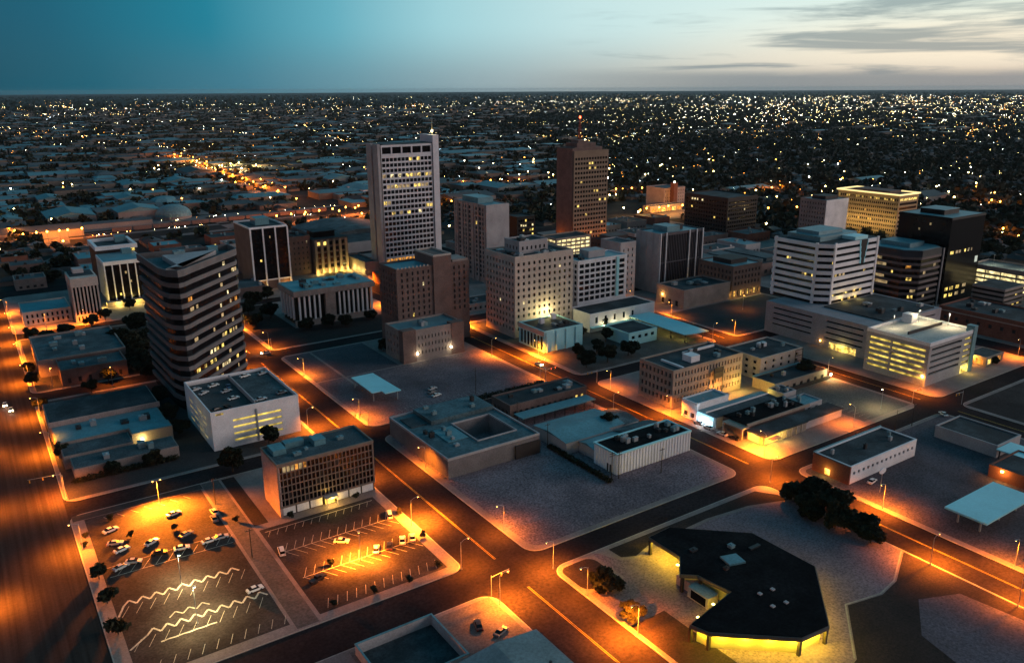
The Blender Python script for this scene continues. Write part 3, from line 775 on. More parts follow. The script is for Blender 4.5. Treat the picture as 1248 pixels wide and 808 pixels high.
# dark building and lit garage between the slab tower and the brown tower
def behind():
    def lit(s, i, j): return lit_w if (s, j) in (('F', 6),) and i in (1, 2, 3, 6) else (lit_y if (s, j) in (('F', 5), ('F', 3)) and i in (2, 5, 6) else None)
    block('office_building', 'dark office block with a few bright upper windows beside the lit gridded garage', 'office building', (374, 392, 545, 565), 34, w_black, rf_dark, 0, F=(cols(18, 7, .8), rows(3, 8, 3.9, 1.9)), lit=lit, litp=.05, gl=glass_b)
    block('parking_garage', 'parking garage with every deck glowing yellow in front of the brown tower', 'parking garage', (380, 415, 500, 520), 22, w_tan, rf_dark, 0, F=(cols(35, 7, .86, .6), rows(7.5, 5, 3.0, 1.7)), L=(cols(20, 4, .86), rows(7.5, 5, 3.0, 1.7)), litp=1, lits=(lit_gw,))
behind()

# grey finned tower and its podium
def finned():
    bx = (385.5, 427, 392, 414.5); h = 40.5
    r = block('office_tower', 'dark violet glass tower with thin vertical ribs and a plain grey side wall', 'office tower', bx, h, mat('dark_rib_metal', (.075, .066, .078), .5, .2, .3, .1, 3), rf_teal, 0, F=(cols(41.5, 26, .72, .4), [(3.5, 20.5), (21.2, 39.4)]), litp=.0, gl=glass_b, par=.7)
    mb = MB(); mb.box(384.9, 385.4, 391.6, 414.5, 0, h + .9); part(r, 'side_wall', mb, w_grey)
    for y in (397.5, 404, 410):
        mb = MB(); mb.box(384.5, 384.88, y - .25, y + .25, 0, h + .8); part(r, 'rib', mb, w_grey)
    for x in (386.2, 391.5, 413.5, 420.5, 426.6):
        mb = MB(); mb.box(x - .3, x + .3, 391.2, 391.95, 0, h + 1); part(r, 'white_fin', mb, w_white)
    mb = MB(); mb.box(397, 409, 397, 411, h, h + 3.8); part(r, 'penthouse', mb, rf_teal); unit(r, 414, 404, h, 5, 5, 3, w_dark)
    p = block('podium_building', 'low brown brick podium in front of the dark ribbed tower', 'building', (370.2, 413.0, 352.5, 377.3), 11.3, w_stone, rf_dark, .14, L=(cols(24.8, 3, .4, 3), [(.6, 4.2)]), litp=0)
    units(p, (373, 410, 355, 375), 11.4, 6, 6)
    mb = MB(); mb.box(369.6, 370, 371, 371.6, 6, 6.6); part(p, 'wall_lamp', mb, bulb_o); lamp_light(p, (369, 371.3, 6), 300, (1, .5, .1))
    def lit(s, i, j): return lit_y if j == 0 and (i % 2 == 0 or s == 'L') else None
    t = block('arcade_building', 'brown building with a teal roof and a row of glowing arches at its base', 'building', (414.5, 443, 352, 383), 21.5, w_brown, rf_teal, .14, F=(cols(28.5, 8, .42), [(1.5, 5.2), (9, 11.2), (13, 15.2), (17, 19)]), L=(cols(31, 9, .42), [(1.5, 5.2), (9, 11.2), (13, 15.2), (17, 19)]), lit=lit, litp=.0, gl=glass_m, par=.6)
    mb = MB(); mb.box(421, 437, 360, 376, 21.4, 24.6); part(t, 'penthouse', mb, w_dark)
    for y in (354, 361, 368, 375, 381): lamp_light(t, (413.2, y, 3), 130, (1, .62, .14))
    for x in (418, 426, 434, 441): lamp_light(t, (x, 350.6, 3), 130, (1, .62, .14))
finned()

# ------------------------------------------------------------------ right-hand towers
def banded(root, poly, z0, z1, n, frac=.55, mband=None, core_m=None, ins=.7, name='spandrel_band'):
    core = inset(poly, ins)
    mb = MB(); mb.prism(core, z0, z1 - .3); part(root, 'glass_core', mb, core_m or glass_b)
    p = (z1 - z0) / n
    for i in range(n):
        mb = MB(); mb.ring(poly, core, z0 + p * i + p * (1 - frac), z0 + p * (i + 1)); part(root, name, mb, mband)
    return core, p
def lit_on(items, p0, p1, z, a0, a1, hh, m, out=.06):
    d = Vector(p1) - Vector(p0); nrm = Vector((d.y, -d.x)).normalized() * out
    q0 = Vector(p0) + d * a0 + nrm; q1 = Vector(p0) + d * a1 + nrm
    items.append(([(q0.x, q0.y, z), (q1.x, q1.y, z), (q1.x, q1.y, z + hh), (q0.x, q0.y, z + hh)], m, (0,)))
def white_tower():
    poly = [(389, 272), (395, 266), (437, 266), (437, 290), (430, 302), (389, 302)]
    r = thing('office_tower', 'white banded tower with a notched top corner above a slotted podium', 'office tower', (410, 284, .14))
    wm = mat('white_tower_panel', (.72, .69, .70), .75, .18, .1, .12, 2)
    core, p = banded(r, poly, 18, 52, 9, .56, wm)
    for (x, y) in ((389.0, 273), (389.0, 300.5), (396.2, 266), (436, 266)):
        mb = MB(); w = .75
        if y < 267: mb.box(x - w, x + w, 265.75, 266.55, 18, 52.6)
        else: mb.box(388.75, 389.55, y - w, y + w, 18, 52.6)
        part(r, 'white_pier', mb, wm)
    mb = MB(); mb.prism(inset(poly, .75), 51.8, 52.2); part(r, 'roof', mb, rf_dark)
    mb = MB(); mb.prism([(394, 275), (428, 275), (428, 297), (394, 297)], 52.2, 55); part(r, 'penthouse', mb, rf_teal)
    mb = MB(); mb.prism([(398, 279), (420, 279), (420, 294), (398, 294)], 55, 57); part(r, 'plant_room', mb, rf_teal)
    mb = MB(); mb.box(414, 426, 266.4, 275.5, 52.3, 54.2); part(r, 'roof_slab', mb, rf_white)
    # stepped dark notch with a blue lit edge
    mb = MB()
    for k, w in enumerate((6.5, 5.4, 4.3, 3.2)): mb.box(422 - w / 2, 422 + w / 2, 265.6, 265.96, 52.1 - 3.4 * (k + 1), 52.1 - 3.4 * k)
    part(r, 'notch', mb, w_black)
    mb = MB()
    for k, w in enumerate((6.5, 5.4, 4.3, 3.2)):
        for s_ in (-1, 1): mb.box(422 + s_ * (w / 2 + .15) - .13, 422 + s_ * (w / 2 + .15) + .13, 265.45, 265.98, 52.1 - 3.4 * (k + 1), 52.1 - 3.4 * k)
    part(r, 'notch_edge_light', mb, neon_t)
    items = []
    LA, LB = core[5], core[0]; FA, FB = core[1], core[2]
    for fl, a, m in ((6, .3, lit_y), (6, .36, lit_dim), (4, .68, lit_dim), (4, .74, lit_y), (4, .9, lit_y)): lit_on(items, LA, LB, 18 + p * fl + .15, a, a + .04, p * .4, m)
    for fl, a, m in ((6, -.0, lit_y), (4, .08, lit_y), (4, .18, lit_dim), (4, .26, lit_dim), (4, .74, lit_y), (1, .55, lit_y), (1, .7, lit_y), (0, .3, lit_y), (0, .45, lit_y), (0, .6, lit_y)): lit_on(items, FA, FB, 18 + p * fl + .15, a, a + .05, p * .4, m)
    panes(r, items, 'lit_window')
    # podium with ventilation slots
    pb = MB(); bx = (374.2, 440, 226, 292); dk = []
    fn, L = side_fn('L', *bx); oc = [(5, 31), (40, 62)]; orr = rows(5.2, 4, 3.1, .9)
    facade(pb, fn, L, .14, 17.9, oc, orr, .8)
    for (b0, b1) in orr:
        for (a0, a1) in oc: dk.append(([fn(a0, b0, .8), fn(a1, b0, .8), fn(a1, b1, .8), fn(a0, b1, .8)], glass_b, (0,)))
    fn, L = side_fn('F', *bx); oc = [(6, 60)]
    facade(pb, fn, L, .14, 17.9, oc, orr, .8)
    for (b0, b1) in orr:
        for (a0, a1) in oc: dk.append(([fn(a0, b0, .8), fn(a1, b0, .8), fn(a1, b1, .8), fn(a0, b1, .8)], glass_b, (0,)))
    pb.quad((374.2, 226, 17.9), (440, 226, 17.9), (440, 292, 17.9), (374.2, 292, 17.9)); pb.quad((440, 226, .14), (440, 292, .14), (440, 292, 17.9), (440, 226, 17.9)); pb.quad((374.2, 292, .14), (440, 292, .14), (440, 292, 17.9), (374.2, 292, 17.9))
    part(r, 'podium', pb, mat('podium_concrete', (.29, .26, .275), .85, .22, .12, .2, 2)); panes(r, dk, 'podium_slot')
    mb = MB(); mb.box(388, 436, 228, 264, 17.95, 18.6); part(r, 'podium_roof', mb, rf_dark)
    mb = MB(); mb.quad((374.1, 233, .4), (374.1, 249, .4), (374.1, 249, 4), (374.1, 233, 4)); part(r, 'lit_entrance', mb, lit_y)
    lamp_light(r, (372.5, 241, 3), 300, (1, .8, .2)); lamp_light(r, (405, 262.5, 20.5), 300, (1, .7, .2)); lamp_light(r, (418, 262.5, 20.5), 240, (1, .7, .2))
    units(r, (394, 434, 230, 258), 18.6, 7, 4)
    mb = MB(); mb.cyl(373.2, 254, 3.4, 4.0, .3, .3, 6); part(r, 'wall_lamp', mb, bulb_o)
white_tower()

def yellow_garage():
    bx = (360.3, 401.2, 187.6, 219.5); h = 21.2
    r = thing('parking_garage', 'corner parking garage with a floodlit pale roof deck and yellow decks', 'parking garage', (381, 203, .14))
    mb = MB(); items = []; dk = []
    fn, L = side_fn('L', *bx); oc = [(1.6, 12.6), (13.3, 30.2)]; orr = rows(2.9, 6, 2.75, 1.3)
    facade(mb, fn, L, .14, h - 1, oc, orr, 1)
    rr = random.Random(4)
    for j, (b0, b1) in enumerate(orr):
        for (a0, a1) in oc: items.append(([fn(a0, b0, 1), fn(a1, b0, 1), fn(a1, b1, 1), fn(a0, b1, 1)], lit_g, (0,)))
    fn, L = side_fn('F', *bx); oc = [(2, 28.4), (31.2, 37.4)]
    orf = rows(5.2, 5, 3.0, 1.25)
    facade(mb, fn, L, .14, h - 1, oc, orf, 1)
    for j, (b0, b1) in enumerate(orf):
        for k, (a0, a1) in enumerate(oc): items.append(([fn(a0, b0, 1), fn(a1, b0, 1), fn(a1, b1, 1), fn(a0, b1, 1)], lit_g if k else glass_b, (0,)))
    mb.quad((401.2, 187.6, .14), (401.2, 219.5, .14), (401.2, 219.5, h), (401.2, 187.6, h)); mb.quad((360.3, 219.5, .14), (401.2, 219.5, .14), (401.2, 219.5, h), (360.3, 219.5, h))
    part(r, 'wall', mb, mat('garage_concrete', (.34, .32, .31), .85, .22, .12, .2, 2)); panes(r, items, 'deck_slot')
    mb = MB(); mb.box(360.32, 401.18, 187.62, 219.48, h - 1.3, h - .99); part(r, 'roof_deck', mb, mat('pale_deck', (.46, .42, .38), .85, .25, .1, .2, 1.5))
    mb = MB(); mb.ring(R4(360.2, 401.3, 187.5, 219.6), R4(360.8, 400.7, 188.1, 219), h - 1.32, h + .4); part(r, 'parapet', mb, w_white)
    mb = MB(); mb.box(369, 399, 203.4, 203.9, h - 1, h + .5); part(r, 'ramp_wall', mb, w_dark)
    mb = MB(); mb.box(388.5, 393.5, 213.5, 218.8, h - 1, h + 3.4); part(r, 'stair_head', mb, w_white)
    mb = MB(); mb.box(398.2, 401.6, 187.2, 191, .14, h + 2.2); part(r, 'stair_tower', mb, rf_teal)
    mb = MB(); mb.quad((391, 187.5, .4), (399, 187.5, .4), (399, 187.5, 4.4), (391, 187.5, 4.4)); part(r, 'lit_entrance', mb, lit_y)
    lamp_light(r, (395, 185.5, 3), 260, (1, .85, .2))
    for x, y in ((393, 212.4), (373, 214), (398, 200)):
        mb = MB(); mb.cyl(x, y, h - 1, h + 5.6, .12, .09, 6); mb.box(x - .45, x + .45, y - .3, y + .3, h + 5.6, h + 5.85); part(r, 'deck_lamp_post', mb, metal_g)
        lamp_light(r, (x, y - .2, h + 5.3), 1900 if x > 390 else 1000, (1, .84, .5), 170)
    mb = MB(); mb.box(359.9, 360.2, 188.6, 189.6, 4.4, 5.4); part(r, 'wall_lamp', mb, bulb_o); lamp_light(r, (359.2, 189, 4.6), 220, (1, .45, .1))
yellow_garage()

def black_box():
    bx = (513.2, 554.1, 265.1, 300.2); h = 55.6
    r = thing('office_tower', 'black box tower with a teal roof and one lit row of windows', 'office tower', (533, 282, .0))
    mb = MB(); mb.box(513.2, 554.1, 265.1, 300.2, 0, h); part(r, 'curtain_wall', mb, glass_b)
    mb = MB(); mb.box(513.7, 553.6, 265.6, 299.7, h, h + .25); part(r, 'roof', mb, rf_teal)
    mb = MB(); mb.ring(R4(513.1, 554.2, 265, 300.3), R4(513.7, 553.6, 265.6, 299.7), h - 1, h + .5); part(r, 'parapet', mb, w_black)
    mb = MB(); mb.box(523, 541, 276, 292, h + .25, h + 3.2); part(r, 'penthouse', mb, w_black); mb = MB(); mb.box(522.8, 541.2, 275.8, 292.2, h + 3.2, h + 3.5); part(r, 'penthouse_roof', mb, rf_teal)
    items = []
    LA, LB = (513.2, 300.2), (513.2, 265.1); FA, FB = (513.2, 265.1), (554.1, 265.1)
    for a, w, m in ((.22, .03, lit_w), (.40, .03, lit_w), (.52, .05, lit_w), (.66, .06, lit_y), (.73, .06, lit_y), (.8, .08, lit_y)): lit_on(items, LA, LB, 32.5, a, a + w, 1.9, m)
    for a, w, m in ((.08, .1, lit_y), (.24, .07, lit_dim), (.33, .06, lit_dim), (.5, .04, lit_y), (.6, .04, lit_w), (.7, .03, lit_dim)): lit_on(items, FA, FB, 32.5, a, a + w, 1.9, m)
    for z in (4.2, 8.6):
        for a, w, m in ((.62, .05, lit_y), (.72, .14, lit_y)): lit_on(items, LA, LB, z, a, a + w, 2.2, m)
        for a, w, m in ((.08, .08, lit_y), (.22, .1, lit_y), (.4, .1, lit_y if z > 5 else lit_dim), (.6, .1, lit_dim)): lit_on(items, FA, FB, z, a, a + w, 2.2, m)
    for a, z, m in ((.6, 50, lit_dim), (.4, 46, lit_dim)): lit_on(items, LA, LB, z, a, a + .03, 1.4, m)
    panes(r, items, 'lit_window')
    mb = MB(); mb.box(548.5, 551.5, 264.85, 265.08, 24, 28); part(r, 'small_white_sign', mb, emi('backlit_panel', (.85, .95, .8), .35))
    # wide dark neighbour with faint bands
    g = thing('parking_garage', 'dim brown parking garage with faint bands in front of the black box tower', 'parking garage', (537, 242, 0))
    banded(g, R4(524, 550, 232, 252), 0, 15, 5, .5, w_stone, w_black)
    mb = MB(); mb.box(524.8, 549.2, 232.8, 251.2, 14.7, 15.1); part(g, 'roof', mb, rf_dark)
    items = []
    for fl, a in ((1, .2), (1, .5), (1, .75), (3, .6)): lit_on(items, (524.7, 232.7), (549.3, 232.7), 3 * fl + .3, a, a + .1, 1.4, lit_y, .05)
    panes(g, items, 'lit_window')
black_box()

def dark_glass():
    poly = [(478.5, 274), (486, 266), (509, 266), (513, 275), (512.6, 303), (478.5, 303)]
    poly = [(478.5, 274), (486, 266), (508, 266), (512.4, 272), (512.4, 303), (478.5, 303)]
    r = thing('office_tower', 'dark glass tower with chamfered corners between the white tower and the black box', 'office tower', (495, 285, 0))
    bm_ = mat('dim_band', (.13, .10, .095), .7, .25, .2, .2, 2)
    core, p = banded(r, poly, 0, 34, 9, .4, bm_)
    mb = MB(); mb.prism(poly, 34, 38); part(r, 'crown_band', mb, mat('crown_glass', (.03, .035, .045), .35))
    mb = MB(); mb.prism(inset(poly, 1.2), 38, 38.3); part(r, 'roof', mb, rf_teal)
    mb = MB(); mb.box(488, 504, 276, 296, 38.3, 41); part(r, 'penthouse', mb, rf_teal)
    items = []
    for fl, a0, a1, m in ((7, .3, .62, lit_dim), (8, .05, .3, lit_dim), (8, .35, .5, lit_dim), (5, .1, .6, lit_dim), (4, .1, .7, lit_dim), (2, .3, .4, lit_y), (6, .75, .8, lit_y)):
        lit_on(items, core[5], core[0], p * fl + .2, a0, a1, p * .5, m)
    for fl, a, m in ((2, .5, lit_y), (7, .2, lit_o), (1, .4, lit_dim), (3, .6, lit_dim), (5, .3, lit_y)): lit_on(items, core[0], core[1], p * fl + .2, a, a + .3, p * .5, m)
    for fl, a in ((6, .2), (3, .5), (7, .7), (2, .3)): lit_on(items, core[1], core[2], p * fl + .2, a, a + .12, p * .5, lit_dim)
    panes(r, items, 'lit_window')
    mb = MB(); mb.box(509.2, 509.9, 265.3, 265.95, 0, 37.6); part(r, 'light_edge', mb, w_grey)
dark_glass()

def right_garage():
    bx = (580, 606, 190, 283); h = 15.5
    r = block('parking_garage', 'long parking garage with four glowing decks at the right edge', 'parking garage', bx, h, w_stone, rf_grey, 0, L=([(1.2 + 10.2 * i, 10.9 + 10.2 * i) for i in range(9)], rows(1.8, 4, 3.2, 1.9)), litp=1, lits=(lit_gw,), par=1)
    for y in (205, 228, 252, 272):
        mb = MB(); mb.cyl(590, y, h, h + 7, .12, .1, 6); mb.box(589.3, 590.7, y - .3, y + .3, h + 7, h + 7.25); part(r, 'deck_lamp_post', mb, metal_g)
        lamp_light(r, (590, y, h + 6.7), 1900, (1, .92, .6), 165)
    b = block('low_brick_building', 'low red brick building with parked cars behind it below the glowing garage', 'building', (466.5, 500, 150, 241), 11.5, w_red, rf_dark, .0, L=(cols(91, 14, .3), [(5, 7.2)]), litp=0, gl=glass_m)
    units(b, (470, 498, 155, 238), 11.6, 8, 9)
    mb = MB(); mb.box(466, 466.4, 152, 240, 9.6, 10.2); part(b, 'cornice', mb, w_tan)
right_garage()

# far right pair: brown tower with bands, gold block with lit cornice
def pair():
    bx = (624.8, 656.2, 433.7, 460.4); h = 40
    r = block('office_building', 'brown sided office block with white front bands left of the gold block', 'office building', bx, h, w_stone, rf_teal, 0, L=(cols(26.7, 9, .35), rows(4, 9, 4, 1.9)), F=([(1.2, 30.2)], rows(10, 5, 6, 3.6)), litp=.0, gl=glass_b, par=.6)
    fr_ = MB(); fr_.ring([(624.6, 433.3), (656.4, 433.3), (656.4, 433.6), (624.6, 433.6)], [(626, 433.31), (655, 433.31), (655, 433.59), (626, 433.59)], 6, 40.5); part(r, 'white_frame', fr_, w_white)
    for k in range(5):
        mb = MB(); mb.box(625.8, 655.2, 433.2, 433.66, 13.8 + 6 * k, 15.6 + 6 * k); part(r, 'white_band', mb, w_white)
    mb = MB(); mb.quad((632, 434.1, 28.2), (640, 434.1, 28.2), (640, 434.1, 31.4), (632, 434.1, 31.4)); part(r, 'lit_window', mb, lit_y)
    mb = MB(); mb.box(632, 650, 440, 454, h, h + 3); part(r, 'penthouse', mb, w_dark)
    bx = (699.4, 730.2, 411.3, 473.8); h = 41
    rr = random.Random(31)
    def lit(s, i, j):
        if s == 'L' and j == 8 and rr.random() < .55: return lit_y
        if s == 'L' and j in (5, 3) and rr.random() < .14: return lit_y
        if s == 'F' and j == 8: return lit_y
    g = block('office_building', 'gold tinted office block crowned by a lit cornice', 'office building', bx, h, w_gold, rf_dark, 0, L=(cols(62.5, 30, .55, .6), rows(4.5, 9, 3.95, 2.0)), F=([(1.5, 29.5)], rows(4.5, 9, 3.95, 2.2)), lit=lit, litp=.0, gl=glass_b, par=.4)
    mb = MB(); mb.ring(R4(698.2, 731.4, 410.1, 475), R4(699.6, 730, 411.5, 473.6), h + .2, h + 1.5); part(g, 'lit_cornice', mb, crown_lit)
    mb = MB(); mb.box(706, 724, 425, 462, h, h + 2.5); part(g, 'penthouse', mb, w_brown)
    for y in (420, 435, 450, 465): lamp_light(g, (690, y, 16), 1500, (1, .66, .22))  # added lamps without fixtures, there to brighten the gold left face
    def lit2(s, i, j):
        k = (i * 7 + j * 13 + (3 if s == 'F' else 0)) % 37
        return lit_y if k in (5,) and j in (2, 3, 5) else (lit_w if s == 'L' and j == 7 and i in (2, 3, 4, 6) else None)
    block('office_building', 'dark brown glass office block with a handful of lit windows', 'office building', (600, 642, 522, 577), 34.5, w_dark, rf_dark, 0, F=(cols(42, 13, .7), rows(3, 8, 3.8, 2)), L=(cols(55, 16, .7), rows(3, 8, 3.8, 2)), lit=lit2, litp=.02, gl=glass_b)
    t = block('tan_building', 'small tan building with a slim dark brick stair tower beside the lit forecourt', 'building', (684, 718, 692, 722), 22, w_pink, rf_grey, 0, F=(cols(34, 9, .35), rows(3, 5, 3.8, 1.8)), litp=.06, gl=glass_m, lits=(lit_w,))
    mb = MB(); mb.box(694, 699.6, 686, 692, 0, 29); part(t, 'stair_tower', mb, w_red)
    mb = MB(); mb.cyl(697, 689, 29, 30.3, .6, .5, 8); part(t, 'roof_lamp', mb, bulb_w)
    c = block('filling_station', 'wide lit shed on the orange forecourt behind the towers', 'building', (640, 690, 668, 680), 7, w_tan, rf_grey, 0, F=(cols(50, 6, .8), [(1, 5)]), litp=1, lits=(lit_y, lit_o))
    m_ = block('mall_building', 'broad low brown building with layered roofs behind the teal roofed arcade', 'building', (452, 520, 385, 440), 9, w_brown, rf_dark, 0, F=(cols(68, 10, .5), [(2, 5)]), litp=0, gl=glass_m)
    for k in range(3):
        mb = MB(); mb.box(458 + 20 * k, 474 + 20 * k, 392, 434, 9, 11.5); part(m_, 'raised_roof', mb, rf_grey)
pair()

# ------------------------------------------------------------------ left group around the columned hall
def left_group():
    r = block('office_tower', 'black glass tower split by thin white fins under a white roof frame', 'office tower', (161.3, 187.7, 560.6, 598.4), 43.4, w_brown, rf_dark, 0, par=1.0, parmat=w_white)
    mb = MB(); mb.box(161.6, 187.4, 560.2, 560.58, 7, 42.8); part(r, 'glass_front', mb, glass_b)
    for x in (161.5, 170.1, 178.8, 187.5):
        mb = MB(); mb.box(x - .45, x + .45, 559.3, 560.6, 0, 43.5); part(r, 'white_fin', mb, w_white)
    mb = MB(); mb.box(162.0, 187.0, 559.7, 560.1, 6.3, 7.2); part(r, 'white_sill', mb, w_white)
    mb = MB(); mb.box(170, 180, 575, 587, 43.4, 48.4); part(r, 'penthouse', mb, rf_teal)
    items = []; lit_on(items, (161.6, 560.2), (187.4, 560.2), 20, .2, .25, 1.6, lit_y); lit_on(items, (161.6, 560.2), (187.4, 560.2), 36, .5, .53, 1.6, lit_dim); panes(r, items, 'lit_window')
    for x in (165, 184): lamp_light(r, (x, 557.5, 2.5), 480, (1, .55, .12))
    # columned stone hall
    h = thing('columned_hall', 'stone hall with a deep flat cornice over rows of slim columns', 'hall', (178, 468, .14))
    mb = MB(); mb.box(155, 202, 457, 481, .14, 19.5); part(h, 'dark_core', mb, w_black)
    mb = MB(); mb.box(152.6, 204.4, 454.2, 483, 18.2, 21.5); part(h, 'cornice', mb, w_stone)
    mb = MB(); mb.box(153.2, 203.8, 454.8, 482.4, 21.5, 21.75); part(h, 'roof', mb, rf_teal)
    units(h, (155, 202, 457, 480), 21.8, 14, 5, 1.5, 5, [rf_teal, metal_d, unitmat])
    mb = MB(); mb.box(172.2, 178.6, 454.6, 457.5, .14, 18.19); part(h, 'solid_bay', mb, w_stone)
    mb = MB(); mb.box(153.2, 203.8, 454.5, 457, .14, 3.4); part(h, 'plinth', mb, w_stone)
    for x in [156.2 + 3.1 * k for k in range(5)] + [181.3 + 3.0 * k for k in range(8)]:
        mb = MB(); mb.box(x - .45, x + .45, 454.9, 456.2, 3.41, 18.19); part(h, 'column', mb, w_white)
    for y in (460, 465, 470, 475, 480):
        mb = MB(); mb.box(153.3, 154.4, y - .45, y + .45, 3.41, 18.19); part(h, 'column', mb, w_white)
    # brick block and building with lit pilasters
    b = block('brick_block', 'plain dark brick block between the finned tower and the lit pilasters', 'building', (192.5, 214.5, 590, 612), 29, w_brown, rf_dark, 0, F=(cols(22, 6, .3), rows(4, 6, 4, 1.8)), litp=.04, gl=glass_m)
    units(b, (195, 212, 592, 610), 29, 3, 5)
    p = thing('pilaster_building', 'brown building whose six pilasters glow yellow at the foot', 'building', (229, 600, 0))
    mb = MB(); mb.box(215.4, 243.3, 586.5, 615.3, 0, 26.4); part(p, 'wall', mb, w_brown)
    mb = MB(); mb.box(215.9, 242.8, 587, 614.8, 26.4, 26.7); part(p, 'roof', mb, rf_dark)
    mb = MB(); mb.box(219, 236, 594, 608, 26.7, 31); part(p, 'penthouse', mb, w_black); mb = MB(); mb.box(218, 237, 593, 609, 31, 31.4); part(p, 'penthouse_roof', mb, rf_dark)
    for k in range(6):
        x = 217.2 + 4.9 * k
        mb = MB(); mb.box(x - .9, x + .9, 585.4, 586.45, 0, 25.6); part(p, 'pilaster', mb, w_tan)
        lamp_light(p, (x, 583.7, 1.2), 620, (1, .72, .15))
        if k < 5:
            for j in range(5):
                mb = MB(); mb.quad((x + 1.2, 586.4, 4 + 4.4 * j), (x + 3.7, 586.4, 4 + 4.4 * j), (x + 3.7, 586.4, 6.8 + 4.4 * j), (x + 1.2, 586.4, 6.8 + 4.4 * j)); part(p, 'window', mb, lit_y if (k, j) in ((1, 4), (0, 4)) else glass_b)
    w = block('terrace_building', 'low dark terrace with floodlit steps beside the tallest tower', 'building', (246, 257.3, 562, 600), 9, w_stone, rf_dark, 0)
    for y in (566, 574, 582): lamp_light(w, (244.5, y, 3), 420, (1, .75, .2))
    cv = thing('convention_hall', 'broad grey hall with a low curved roof behind the tower cluster', 'hall', (300, 730, 0))
    mb = MB(); n = 14
    pts = [(262 + 80 * k / n, 8 + 5 * math.sin(math.pi * k / n)) for k in range(n + 1)]
    for k in range(n):
        (xa, za), (xb, zb) = pts[k], pts[k + 1]
        mb.quad((xa, 690, za), (xb, 690, zb), (xb, 770, zb), (xa, 770, za)); mb.quad((xa, 690, 0), (xb, 690, 0), (xb, 690, zb), (xa, 690, za))
    mb.quad((262, 690, 0), (262, 690, 8), (262, 770, 8), (262, 770, 0)); part(cv, 'curved_roof', mb, rf_grey)
    mb = MB(); mb.box(230, 262, 640, 690, 0, 10); mb.box(262.1, 330, 650, 689.8, 0, 9); part(cv, 'wing', mb, w_grey)
    mb = MB(); mb.box(230.5, 261.5, 640.5, 689.5, 10, 10.2); mb.box(262.6, 329.5, 650.5, 689.3, 9, 9.2); part(cv, 'wing_roof', mb, rf_dark)
    # tower with white vertical fins and its annexes
    t = thing('office_tower', 'dark office block striped by white vertical fins with a taller rear wing', 'office tower', (82, 605, 0))
    mb = MB(); mb.box(70.3, 93.5, 575.2, 606, 3, 27); part(t, 'glass_body', mb, glass_b)
    mb = MB(); mb.box(69.6, 94, 574.4, 606.5, 26.6, 29); part(t, 'roof_slab', mb, w_white)
    mb = MB(); mb.box(70.4, 93.2, 575.2, 605.7, 29, 29.2); part(t, 'roof', mb, rf_teal)
    for k in range(6):
        x = 70.1 + 4.66 * k
        mb = MB(); mb.box(x - .35, x + .35, 574.5, 575.6, 3, 26.59); part(t, 'white_fin', mb, w_white)
    for k in range(7):
        y = 579 + 4.4 * k
        mb = MB(); mb.box(69.7, 70.6, y - .35, y + .35, 3, 26.59); part(t, 'white_fin', mb, w_white)
    mb = MB(); mb.box(70.6, 96, 607, 642, 0, 31.5); part(t, 'rear_wing', mb, w_dark)
    mb = MB(); mb.ring(R4(70, 96.6, 606.6, 642.6), R4(72, 94.6, 608.6, 640.6), 31.2, 34); part(t, 'rear_cornice', mb, w_white)
    mb = MB(); mb.box(72.2, 94.4, 608.8, 640.4, 31.5, 32); part(t, 'rear_roof', mb, rf_dark)
    unit(t, 88, 600, 29.2, 6, 5, 3, rf_teal, False); unit(t, 90, 634, 32, 7, 7, 4, rf_teal, False)
    mb = MB(); mb.box(68, 98, 570, 574, 0, 3.2); mb.box(70.2, 93.6, 574.05, 607, 0, 2.99); part(t, 'podium', mb, w_tan)
    items = []
    for z, a, m in ((6, .3, lit_y), (14, .6, lit_dim), (20, .5, lit_dim)): lit_on(items, (70.3, 575.2), (93.5, 575.2), z, a, a + .05, 1.6, m)
    lit_on(items, (70.6, 642), (70.6, 607), 26, .85, .95, 2, lit_w); lit_on(items, (70.6, 607), (96, 607), 29.2, .8, .95, 2.2, lit_y)
    panes(t, items, 'lit_window')
    for x, y, e in ((66, 571, 700), (75, 568, 900), (86, 567, 900), (95, 568, 900), (101, 572, 700)): lamp_light(t, (x, y, 2.4), e, (1, .72, .14))
    c = thing('county_building', 'old stone office block with tall white pilasters left of the finned tower', 'building', (54, 554, 0))
    mb = MB(); mb.box(47.2, 61, 542.4, 566, 0, 26); part(c, 'dark_body', mb, glass_b)
    mb = MB(); mb.box(46.4, 61.5, 541.2, 566.4, 21.8, 27.2); part(c, 'attic', mb, w_cream)
    mb = MB(); mb.box(46.4, 61.5, 541.2, 566.4, 0, 4.6); part(c, 'base', mb, w_cream)
    for k in range(8):
        x = 47 + 1.97 * k; mb = MB(); mb.box(x - .42, x + .42, 541.5, 542.39, 4.61, 21.79); part(c, 'pilaster', mb, w_cream)
    for k in range(7):
        y = 546 + 3.2 * k; mb = MB(); mb.box(46.6, 47.19, y - .5, y + .5, 4.61, 21.79); part(c, 'pilaster', mb, w_cream)
    for k in range(7):
        mb = MB(); mb.quad((47.9 + 1.9 * k, 541.1, 1), (48.7 + 1.9 * k, 541.1, 1), (48.7 + 1.9 * k, 541.1, 3.6), (47.9 + 1.9 * k, 541.1, 3.6)); part(c, 'window', mb, glass_b)
    mb = MB(); mb.box(47.4, 60.5, 548, 565.4, 27.2, 27.5); part(c, 'roof', mb, rf_dark); mb = MB(); mb.box(50, 56, 556, 564, 27.5, 30); part(c, 'penthouse', mb, w_grey)
